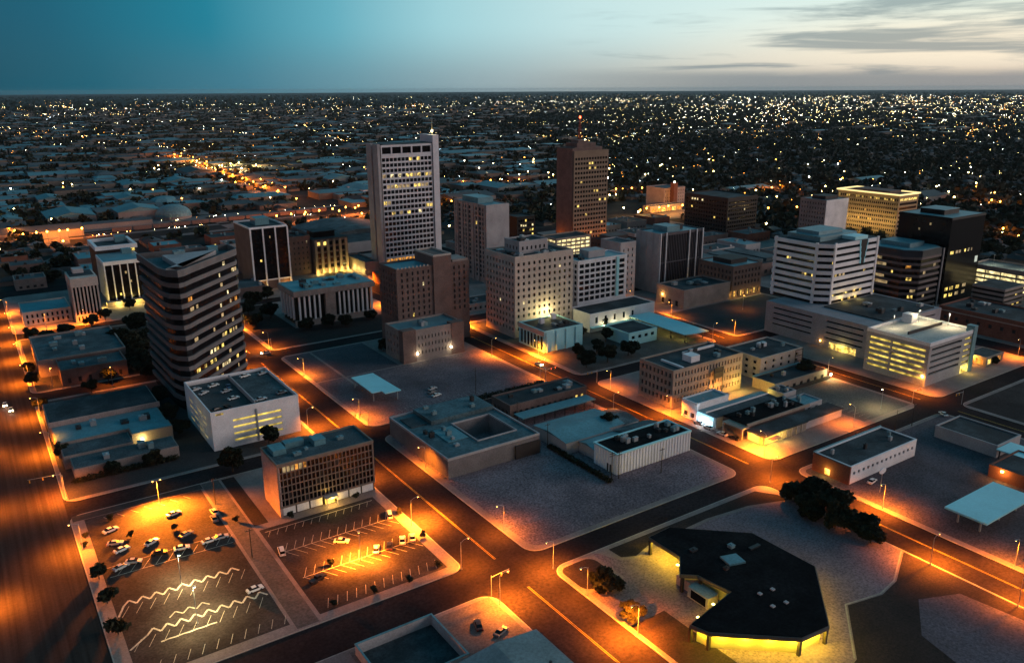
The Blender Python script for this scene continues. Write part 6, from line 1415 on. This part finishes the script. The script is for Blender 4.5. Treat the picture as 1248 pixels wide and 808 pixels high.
# ------------------------------------------------------------------ the town and plain beyond the towers
rng = np.random.default_rng(20)
def polar(n, d0, d1, p, az0=-.06, az1=1.22):
    """n points with density falling as distance to the power p, over the plain in front of the viewpoint"""
    u = rng.random(n); e = 2 - p
    d = (d0 ** e + u * (d1 ** e - d0 ** e)) ** (1 / e)
    az = rng.uniform(az0, az1, n)
    return d * np.sin(az), d * np.cos(az), d, az
KEEP = [(-22, 625, 0, 668), (150, 345, 640, 800), (560, 740, 630, 735), (60, 345, 820, 935), (340, 400, 840, 1100)]
def free(x, y, pad=0):
    ok = np.ones(len(x), bool)
    for x0, x1, y0, y1 in KEEP: ok &= ~((x > x0 - pad) & (x < x1 + pad) & (y > y0 - pad) & (y < y1 + pad))
    return ok
def offroad(x, y, w=8):
    return (np.abs((x - 4) % 112 - 56) < 56 - w) & (np.abs((y - 52) % 117 - 58) < 58 - w)
def boxes_mesh(name, X, Y, SX, SY, H, mats, mi, gable=None, rz=None):
    """many plain buildings in one mesh: walls, and flat or ridged roofs"""
    V, F, M = [], [], []
    n = 0
    for k in range(len(X)):
        sx, sy, h = SX[k] / 2, SY[k] / 2, H[k]; c, s = (1, 0) if rz is None else (math.cos(rz[k]), math.sin(rz[k]))
        pt = lambda a, b, z: (X[k] + a * c - b * s, Y[k] + a * s + b * c, z)
        g = gable[k] if gable is not None else 0
        base = [pt(-sx, -sy, -.1), pt(sx, -sy, -.1), pt(sx, sy, -.1), pt(-sx, sy, -.1)]; top = [pt(-sx, -sy, h), pt(sx, -sy, h), pt(sx, sy, h), pt(-sx, sy, h)]
        V += base + top
        for q in ((0, 1, 5, 4), (1, 2, 6, 5), (2, 3, 7, 6), (3, 0, 4, 7)): F.append(tuple(n + i for i in q)); M.append(0)
        if g > 0:
            o = .6; V += [pt(-sx - o, -sy - o, h - .1), pt(sx + o, -sy - o, h - .1), pt(sx + o, sy + o, h - .1), pt(-sx - o, sy + o, h - .1), pt(-sx * .6, 0, h + g), pt(sx * .6, 0, h + g)]
            m = n + 8
            for q in ((m, m + 1, m + 5, m + 4), (m + 1, m + 2, m + 5), (m + 2, m + 3, m + 4, m + 5), (m + 3, m, m + 4)): F.append(q); M.append(mi[k])
            n += 14
        else:
            F.append((n + 4, n + 5, n + 6, n + 7)); M.append(mi[k]); n += 8
    me = bpy.data.meshes.new(name); me.from_pydata(V, [], F)
    for m in mats: me.materials.append(m)
    me.polygons.foreach_set('material_index', M); me.update()
    return me
hw = mat('house_wall', (.16, .13, .11), .9, .4, .03, .2, 1); r1 = mat('house_roof_dark', (.035, .034, .036), .9, .4, .05, .3, 1); r2 = mat('house_roof_grey', (.10, .105, .11), .85, .4, .05, .3, 1)
ww = mat('shed_wall', (.20, .19, .185), .85, .35, .03, .2, 1); r3 = mat('shed_roof_teal', (.10, .20, .225), .55, .35, .03, .25, .5); r4 = mat('shed_roof_grey', (.055, .07, .076), .7, .4, .03, .25, .5)
# warehouses and domes read off the photograph, each a thing
WH = [(44, 1240, 60, 34, 9, 3, 'long pale teal warehouse roof at the left border'), (92, 1172, 26, 48, 8, 3, 'bright teal shed roof standing alone left of the storage yard'), (174, 1108, 30, 36, 9, 3, 'teal shed behind the domes'), (160, 980, 44, 46, 10, 3, 'peaked teal hall beside the round dome'), (95, 1000, 46, 64, 8, 3, 'broad teal roof left of the peaked hall'), (38, 1010, 26, 40, 7, 3, 'small teal shed roof at the left border'), (60, 905, 70, 36, 7, 4, 'wide dull teal storage shed above the orange lamps'), (20, 940, 60, 46, 7, 4, 'dull grey storage shed at the left border'), (120, 930, 90, 16, 5, 4, 'long low storage shed before the domes'), (272, 1280, 40, 46, 9, 3, 'teal roof beside the orange avenue, its near side'), (456, 1030, 34, 70, 9, 1, 'pale long walled warehouse left of the tallest tower'), (208, 1290, 30, 60, 8, 3, 'small teal roof beyond the domes'), (380, 1250, 36, 60, 9, 4, 'grey warehouse on the far side of the orange avenue'), (476, 1180, 44, 60, 9, 3, 'teal warehouse behind the pale long walled one'), (614, 940, 40, 60, 9, 3, 'teal warehouse roof right of the tallest tower'), (520, 870, 60, 44, 9, 4, 'grey warehouse right of the tallest tower, nearer'), (690, 930, 50, 40, 8, 3, 'teal roofed shed left of the brown antenna tower'), (130, 1500, 70, 40, 9, 3, 'pale teal roof left of the orange avenue, farther off'), (330, 1420, 44, 80, 9, 4, 'grey roof lit along the orange avenue'), (560, 1450, 80, 50, 9, 3, 'long teal roof beyond the tallest tower, left side'), (700, 1380, 60, 60, 9, 4, 'grey square roof beyond the tallest tower, right side'), (880, 1500, 90, 46, 9, 3, 'long pale roof beyond the brown antenna tower'), (870, 730, 70, 24, 8, 3, 'pale long roof behind the dark brown glass block'), (1100, 700, 60, 26, 8, 3, 'pale teal roof behind the gold block'), (1000, 560, 60, 40, 6, 4, 'grey roof beyond the black box tower')]
for x, y, sx, sy, h, m, lab in WH:
    q = thing('warehouse', lab, 'warehouse', (x, y, 0), 'warehouses beyond the railway')
    mb = MB(); mb.box(x - sx / 2, x + sx / 2, y - sy / 2, y + sy / 2, -.1, h); part(q, 'wall', mb, w_white if m == 1 else ww)
    mb = MB(); z1 = h + min(sx, sy) * .1
    X0, X1, Y0, Y1 = x - sx / 2 - .5, x + sx / 2 + .5, y - sy / 2 - .5, y + sy / 2 + .5
    if sx > sy: mb.quad((X0, Y0, h), (X1, Y0, h), (X1, y, z1), (X0, y, z1)); mb.quad((X0, y, z1), (X1, y, z1), (X1, Y1, h), (X0, Y1, h)); mb.poly([(X0 + .5, Y0 + .5, h), (X0 + .5, y, z1), (X0 + .5, Y1 - .5, h)])
    else: mb.quad((X0, Y0, h), (X0, Y1, h), (x, Y1, z1), (x, Y0, z1)); mb.quad((x, Y0, z1), (x, Y1, z1), (X1, Y1, h), (X1, Y0, h)); mb.poly([(X0 + .5, Y0 + .5, h), (x, Y0 + .5, z1), (X1 - .5, Y0 + .5, h)])
    part(q, 'ridge_roof', mb, {1: r3, 3: r3, 4: r4}[m])
def dome(x, y, r_, h, k, lab):
    q = thing('storage_dome', lab, 'dome', (x, y, 0), 'storage domes by the railway')
    mb = MB(); mb.cyl(x, y, 0, 3, r_, r_, k); part(q, 'ring_wall', mb, ww)
    mb = MB(); prev = None
    for i in range(7):
        a = i / 6 * math.pi / 2; rr, zz = r_ * math.cos(a) + .3, 3 + h * math.sin(a)
        cur = [(x + rr * math.cos(2 * math.pi * j / k), y + rr * math.sin(2 * math.pi * j / k), zz) for j in range(k)]
        if prev:
            for j in range(k): mb.quad(prev[j], prev[(j + 1) % k], cur[(j + 1) % k], cur[j])
        prev = cur
    part(q, 'shell', mb, r3)
dome(193, 955, 19, 12, 28, 'smooth round teal dome by the railway'); dome(207, 1065, 20, 9, 8, 'faceted teal dome behind the round one')
# houses
HM = [boxes_mesh('house', [0], [0], [sx], [sy], [h], [hw, r1, r2], [mi], [g]) for sx, sy, h, mi, g in ((16, 10, 3.2, 1, 2.4), (13, 11, 3.2, 2, 2.2), (20, 11, 3.4, 1, 2.6), (18, 12, 3.3, 2, 2.4))]
x, y, d, az = polar(2600, 640, 1500, 1.0); ok = free(x, y, 8) & offroad(x, y) & ((az > .62) | (rng.random(len(x)) < .45)); x, y, d = x[ok], y[ok], d[ok]
o_ = np.argsort(d)[:270]
for i, k in enumerate(o_):
    o = link('house', HM[i % 4], None, (float(x[k]), float(y[k]), 0), (0, math.pi / 2)[int(rng.random() < .5)])
    o['label'] = 'small low house roof among dark trees beyond the downtown towers'; o['category'] = 'house'; o['group'] = 'houses beyond downtown'
dl = float(d[o_[-1]]) if len(o_) else 900
x, y, d, az = polar(16000, max(dl, 700), 7000, 1.35); ok = free(x, y, 8) & offroad(x, y) & (d > dl); belt = np.sin(x / 1150 + 1.7 * np.sin(y / 1500)) + np.sin(y / 830 + 1.2 * np.sin(x / 1300)); ok = belt[ok] > rng.normal(-.75, .4, ok.sum()) if False else ok
x, y, d, az, belt = x[ok], y[ok], d[ok], az[ok], belt[ok]; ok = belt > rng.normal(-.8, .4, len(x)); x, y, d, az = x[ok], y[ok], d[ok], az[ok]
n = len(x); big = rng.random(n) < np.where(az < .62, .30, .10)
big &= ~((az > .70) & (d < 2600))
sx = np.where(big, rng.uniform(24, 75, n), rng.uniform(11, 20, n)); sy = np.where(big, rng.uniform(18, 50, n), rng.uniform(9, 13, n)); h = np.where(big, rng.uniform(5, 10, n), 3.3)
g = np.where(big, np.where(rng.random(n) < .4, 2.5, 0), 2.4); mi = np.where(big, rng.choice([3, 3, 4, 2, 1], n), rng.choice([1, 1, 2], n))
o = link('house_field', boxes_mesh('house_field', x, y, sx, sy, h, [hw, r1, r2, r3, r4], [int(v) for v in mi], g)); o['kind'] = 'stuff'
# trees
for i in range(3): pass
x, y, d, az = polar(1500, 600, 1000, .6); ok = free(x, y, 4) & offroad(x, y, 5) & ((az > .6) | (az < .1) | (rng.random(len(x)) < .35)); x, y, d = x[ok], y[ok], d[ok]
o_ = np.argsort(d)[:225]
for i, k in enumerate(o_):
    r_ = rng.uniform(4, 7.5); tree(float(x[k]), float(y[k]), r_, r_ * 1.5, 'dark shade tree among the houses beyond the downtown towers', group='shade trees beyond downtown', v=i, small=True)
for i in range(16):           # the dark bank west of the avenue and the rail side
    tree(float(rng.uniform(-60, -22)), float(rng.uniform(190, 640)), 5.5, 9, 'dark tree in the black bank along the far side of the avenue', group='trees west of the avenue', v=i, small=True)
dl = float(d[o_[-1]])
def leaf_field(name, x, y, rad, per, m):
    n = len(x); k = np.repeat(np.arange(n), per); N = n * per
    p = rng.normal(size=(N, 3)); p /= np.linalg.norm(p, axis=1)[:, None]; p *= (rng.random(N) ** .35)[:, None]
    R_ = rad[k][:, None]; c = np.stack([x[k], y[k], rad[k] * .75], 1) + p * R_ * np.array([1, 1, .75])
    a = rng.normal(size=(N, 3)); a /= np.linalg.norm(a, axis=1)[:, None]; b = np.cross(a, rng.normal(size=(N, 3))); b /= np.linalg.norm(b, axis=1)[:, None]
    s = R_ * rng.uniform(.28, .5, N)[:, None]; a *= s; b *= s * .8
    V = np.stack([c - a - b, c + a - b * .8, c + a + b, c - a * .8 + b], 1).reshape(-1, 3)
    me = bpy.data.meshes.new(name); me.vertices.add(4 * N); me.vertices.foreach_set('co', V.astype(np.float32).ravel())
    me.loops.add(4 * N); me.loops.foreach_set('vertex_index', np.arange(4 * N, dtype=np.int32)); me.polygons.add(N); me.polygons.foreach_set('loop_start', np.arange(0, 4 * N, 4, dtype=np.int32)); me.polygons.foreach_set('loop_total', np.full(N, 4, dtype=np.int32))
    me.materials.append(m); me.update(calc_edges=True); me.validate()
    o = link(name, me); o['kind'] = 'stuff'; return o
x, y, d, az = polar(42000, dl * .95, 6500, 1.2); ok = free(x, y, 4) & offroad(x, y, 5) & (rng.random(len(x)) < np.where(az > .66, .97, np.where(d < 1300, .72, .8))); x, y, d = x[ok], y[ok], d[ok]
leaf_field('woods', x, y, rng.uniform(4, 8, len(x)), 11, leafA)
x, y, d, az = polar(5000, 6000, 22000, 1.2); leaf_field('woods', x, y, rng.uniform(10, 26, len(x)), 6, leafA)
# railway wagons and pale sheds by the track
for k in range(12):
    mb = MB(); mb.box(-9, 9, -1.5, 1.5, 1, 4.2); mb.box(-8, 8, -1.2, 1.2, .2, 1); 
    if k == 0: wagon = mb.mesh('freight_wagon', [w_brown])
    o = link('freight_wagon', wagon, None, (130 + 19.2 * k, 890 + 1.1 * k, 0), .057); o['label'] = 'freight wagon in the line standing on the railway'; o['category'] = 'wagon'; o['group'] = 'freight wagons on the railway'

# lamps far off: bulbs on poles one can tell apart first, then the mass of town lights
def bulb_mesh(name, r_, h, m):
    mb = MB(); mb.cyl(0, 0, 0, h, .12, .1, 4, 0)
    mb.cyl(0, 0, h, h + r_, r_ * .4, r_, 6, 1); mb.cyl(0, 0, h + r_, h + 2 * r_, r_, r_ * .3, 6, 1)
    return mb.mesh(name, [metal_d, m])
far_o = emi('far_sodium_lamp', (1, .36, .04), 22); far_y = emi('far_yellow_lamp', (1, .72, .24), 40); far_w = emi('far_white_lamp', (1, .90, .66), 50); far_c = emi('far_cool_lamp', (.72, .88, 1), 34); far_r = emi('far_red_lamp', (1, .12, .05), 7)
BM = [bulb_mesh('street_lamp', r_, h, m) for r_, h, m in ((.75, 8, far_y), (.9, 8, far_o), (.7, 8, far_w), (.8, 9, far_y))]
def far_lamp(x, y, k, energy=0, col=SOD, lab='distant street lamp glowing beyond the downtown towers', grp='street lamps beyond downtown'):
    o = link('street_lamp', BM[k], None, (x, y, 0)); o['label'] = lab; o['category'] = 'street lamp'; o['group'] = grp
    if energy:
        ld = bpy.data.lights.new('glow', 'POINT'); ld.energy = energy * 1.3; ld.color = col; ld.shadow_soft_size = .5
        q = bpy.data.objects.new('glow', ld); COL.objects.link(q); q.parent = o; q.location = (0, 0, 11)
AV = 'street lamp in the row along the orange avenue beyond the railway'
for k in range(13):
    yy = 1062 + 62 * k; xx = 358 + 57 * (yy - 1060) / 1240
    far_lamp(xx - 10, yy, 1, 52000 if k < 8 else 70000, lab=AV, grp='street lamps along the far avenue'); far_lamp(xx + 10, yy + 30, 1, 0, lab=AV, grp='street lamps along the far avenue')
for k in range(7): far_lamp(272 + 17 * k, 842 + 3.6 * k, 1, 16000 if k % 2 == 0 else 0, lab='street lamp along the curved orange road beside the railway', grp='street lamps along the railway road')
for (xx, yy) in ((352, 805), (366, 815), (364, 850), (340, 838), (300, 836)): far_lamp(xx, yy, 1, 26000, lab='lamp over the orange road junction left of the tallest tower', grp='lamps at the orange junction')
for (xx, yy) in ((33.8, 905), (38.3, 896), (42.9, 868), (54, 872), (62.8, 872), (73, 872), (80, 872), (92.5, 874), (20, 860), (8, 868)): far_lamp(xx, yy, 1, 13000 if xx > 36 else 5000, lab='orange yard lamp in the row before the dull storage shed', grp='yard lamps before the storage shed')
for (xx, yy) in ((592, 636), (606, 648), (622, 655), (638, 652), (655, 655), (672, 650), (600, 668), (684, 640)): far_lamp(xx, yy, 1 if xx > 600 else 3, 10000, (1, .42, .07), lab='forecourt lamp behind the towers, over the bright orange paving', grp='forecourt lamps behind the towers')
for (xx, yy) in ((424, 536), (446, 536), (468, 538), (426, 560)): far_lamp(xx, yy, 1, 1500, lab='orange street lamp at the foot of the brown antenna tower', grp='lamps at the antenna tower')
for (xx, yy) in ((715, 812), (722, 806), (737, 806), (750, 800)): far_lamp(xx, yy, 1, 6000, lab='orange wall lamp in the row right of the brown antenna tower', grp='orange lamps right of the antenna tower')
for (xx, yy, e) in ((985, 458, 30000), (990, 470, 20000), (859, 690, 22000), (919, 712, 22000), (890, 702, 16000), (763, 566, 6000), (766, 336, 14000), (797, 364, 9000), (1069, 537, 9000), (680, 985, 14000), (640, 1000, 14000), (600, 1010, 12000), (480, 836, 24000), (505, 832, 20000)):
    far_lamp(xx, yy, 1, e, lab='orange street lamp over a lit patch of road among the far trees', grp='orange lamps over far road patches')
for (xx, yy) in ((390, 1480), (410, 1500), (430, 1520), (376, 1600), (400, 1400), (440, 1450), (350, 1500)): far_lamp(xx, yy, 3, 50000, (1, .75, .3), lab='yellow car park lamp along the far avenue', grp='yellow car park lamps')
x, y, d, az = polar(420, 640, 1600, .9); ok = free(x, y, 0); x, y = x[ok], y[ok]
for k in range(min(170, len(x))):
    c = rng.choice([0, 0, 2, 3, 1]); far_lamp(float(x[k]), float(y[k]), int(c), 1800 if k % 5 == 0 else 0, (1, .75, .4))
# the mass of lights
P = []
def add(x, y, s, c, z=6.0):
    for k in range(len(x)): P.append((x[k], y[k], z, s[k], c[k]))
x, y, d, az = polar(23000, 900, 16000, 1.25)
clump = np.sin(x / 310 + 1.3 * np.sin(y / 420)) * np.sin(y / 270 + 1.1 * np.sin(x / 390)) + .6 * np.sin(x / 97 + y / 140) * np.sin(y / 88 - x / 160)
belt = np.sin(x / 1150 + 1.7 * np.sin(y / 1500)) + np.sin(y / 830 + 1.2 * np.sin(x / 1300))
ok = free(x, y) & (belt > rng.normal(-.75, .35, len(x))) & (clump > rng.normal(.25, .35, len(x))) & (rng.random(len(x)) < np.where((d > 3800) & (az < .68), .4, 1)) & (rng.random(len(x)) < np.where((az > .72) & (d < 2300), .25, 1)); x, y, d = x[ok], y[ok], d[ok]
add(x, y, .6 + d / 7500 * .62 * np.exp(rng.normal(0, .48, len(x))), rng.choice([0, 0, 0, 1, 1, 2, 3], len(x)))
def strip(x0, y0, x1, y1, n, s, cs, w=18, z=6):
    t = rng.random(n); a = rng.normal(size=n) * w
    dx, dy = x1 - x0, y1 - y0; L = math.hypot(dx, dy)
    add(x0 + dx * t - dy / L * a, y0 + dy * t + dx / L * a, s * rng.uniform(.5, 1.3, n), rng.choice(cs, n), z)
def cluster(x, y, sx, sy, n, s, cs): add(x + rng.normal(size=n) * sx, y + rng.normal(size=n) * sy, s * rng.uniform(.5, 1.4, n), rng.choice(cs, n))
strip(358, 1080, 440, 2900, 150, .8, [1, 1, 0, 0], 26); cluster(400, 1480, 50, 90, 40, 1.0, [0, 0, 1]); cluster(260, 2980, 130, 160, 60, 1.1, [0, 1, 1]); strip(140, 2700, 620, 2950, 60, 1.0, [0, 0, 1], 30)
strip(440, 3900, 1200, 3950, 60, 1.3, [0, 2, 2], 60); strip(200, 5200, 3000, 6000, 60, 1.7, [0, 2, 2, 3], 180); cluster(2236, 4147, 260, 260, 60, 1.5, [0, 2])
strip(660, 1000, 1100, 1010, 26, .8, [1, 1, 0], 12); strip(590, 1120, 1100, 1150, 40, .8, [0, 2, 0], 40); strip(1000, 1500, 1700, 1800, 60, .9, [0, 2, 2], 70); strip(1400, 1850, 2400, 2500, 110, 1.1, [0, 2, 2, 1], 120); cluster(1440, 1820, 60, 60, 22, 1.0, [1, 1, 0])
strip(1700, 1900, 3300, 1950, 150, 1.2, [0, 2, 1], 130); cluster(3300, 2500, 600, 400, 230, 1.5, [0, 2, 2]); cluster(4500, 3200, 800, 700, 330, 2.0, [0, 2, 2]); cluster(7000, 5200, 1500, 1200, 330, 3.0, [0, 2, 2]); cluster(9900, 6600, 1800, 1700, 260, 4.0, [2, 2, 0]); cluster(2778, 1300, 260, 200, 60, 1.1, [0, 1, 0]); strip(2400, 1250, 3100, 1550, 60, 1.2, [0, 0, 1], 50)
strip(4200, 6500, 9000, 9800, 90, 3.2, [2, 0, 2], 350); strip(1500, 9000, 5000, 11000, 26, 3.0, [2, 3, 2], 300); strip(-200, 8500, 1600, 9500, 24, 3.0, [2, 0], 300); strip(2600, 2300, 5600, 4800, 160, 1.7, [0, 2, 2], 300)
strip(1250, 660, 1900, 900, 40, .8, [0, 1], 60); strip(740, 380, 1100, 520, 14, .6, [0, 1, 2], 40); cluster(1100, 620, 160, 90, 34, .7, [0, 2, 0, 1])
for k in range(70):
    dd = rng.uniform(1500, 9000); aa = rng.uniform(-.02, 1.2); xx, yy = dd * math.sin(aa), dd * math.cos(aa); L = rng.uniform(250, 1100) * (1 + dd / 5000)
    if aa > .72 and dd < 2300: continue
    if rng.random() < .55: strip(xx - L / 2, yy, xx + L / 2, yy, int(L / 32), .7 + dd / 6500, [0, 0, 1, 2], 4)
    else: strip(xx, yy - L / 2, xx, yy + L / 2, int(L / 32), .7 + dd / 6500, [0, 0, 1, 2], 4)
strip(-200, 861, 330, 884, 46, .55, [2, 1, 0], 2, 1.2); strip(-200, 915, 600, 947, 60, .55, [2, 0, 1], 2, 1.2); strip(345, 838, 600, 870, 24, .5, [2, 1], 2, 1.2)
V, F, M = [], [], []
for (px_, py_, pz, s_, c_) in P:
    n = len(V); r_ = max(.3, float(s_)) * .42
    V += [(px_ + r_, py_, pz), (px_, py_ + r_, pz), (px_ - r_, py_, pz), (px_, py_ - r_, pz), (px_, py_, pz + r_), (px_, py_, pz - r_)]
    for i in range(4):
        j = (i + 1) % 4; F.append((n + i, n + j, n + 4)); F.append((n + j, n + i, n + 5)); M += [int(c_)] * 2
me = bpy.data.meshes.new('town_lights'); me.from_pydata(V, [], F)
for m in (far_y, far_o, far_w, far_c): me.materials.append(m)
me.polygons.foreach_set('material_index', M); me.update()
o = link('town_lights', me); o['kind'] = 'stuff'

# the dusk air: far lights and roofs sink into it
hb_ = MB(); hb_.box(-43000, 43000, -43000, 43000, -1.2, 162)
hm = bpy.data.materials.new('dusk_air'); hm.use_nodes = True; hn = hm.node_tree.nodes; hn.remove(hn['Principled BSDF'])
pv = hn.new('ShaderNodeVolumePrincipled'); pv.inputs['Color'].default_value = (.55, .75, .8, 1); pv.inputs['Density'].default_value = HAZE; pv.inputs['Anisotropy'].default_value = .2
hm.node_tree.links.new(pv.outputs[0], hn['Material Output'].inputs['Volume'])
hz = link('haze', hb_.mesh('haze', hm)); hz['kind'] = 'stuff'

# low commercial buildings filling the ground between and behind the towers
GB = []
rr = random.Random(77)
def low(x0, x1, y0, y1, h, wall, roof, k):
    q = block('low_building', 'low flat roofed building filling the ground around the farther towers', 'building', (x0, x1, y0, y1), h, wall, roof, -.05, F=(cols(x1 - x0, max(3, int((x1 - x0) / 4)), .45), [(1, 2.8)]), litp=.05, gl=glass_m, par=.5, group='low buildings around the farther towers', cap=10)
    units(q, (x0, x1, y0, y1), h, 3, k, 1, 2.6)
k = 0
for gx, gy, nx, ny, px_, py_ in ((462, 305, 3, 7, 40, 48), (580, 300, 1, 6, 0, 60), (352, 424, 2, 4, 46, 46), (240, 424, 1, 3, 0, 44), (130, 540, 1, 2, 0, 46), (130, 655, 2, 3, 50, 44), (240, 600, 1, 1, 0, 0), (352, 600, 3, 1, 46, 0), (-64, 560, 1, 2, 0, 50), (466, 60, 2, 2, 50, 44), (18, 655, 2, 3, 46, 50)):
    for i in range(nx):
        for j in range(ny):
            x0 = gx + i * px_ + rr.uniform(0, 6); y0 = gy + j * py_ + rr.uniform(0, 6); x1 = x0 + rr.uniform(18, 34); y1 = y0 + rr.uniform(16, 34)
            hit = any(x0 < b[1] + 3 and x1 > b[0] - 3 and y0 < b[3] + 3 and y1 > b[2] - 3 for b in ((478, 513, 265, 304), (513, 555, 264, 301), (576, 608, 188, 285), (600, 643, 520, 578), (452, 521, 384, 441), (374, 416, 498, 566), (366, 393, 415, 442), (352, 428, 391, 416), (430, 471, 543, 568), (305, 326, 484, 530), (257, 309, 554, 576), (246, 258, 560, 601), (215, 244, 585, 616), (192, 215, 589, 613), (230, 331, 640, 691), (624, 657, 433, 461), (524, 551, 230, 253), (444, 462, 0, 700)))
            if not hit:
                k += 1; low(x0, x1, y0, y1, rr.uniform(4.5, 9), rr.choice([w_tan, w_stone, w_brown, w_grey, w_red]), rr.choice([rf_dark, rf_grey, rf_grey, rf_teal]), k)
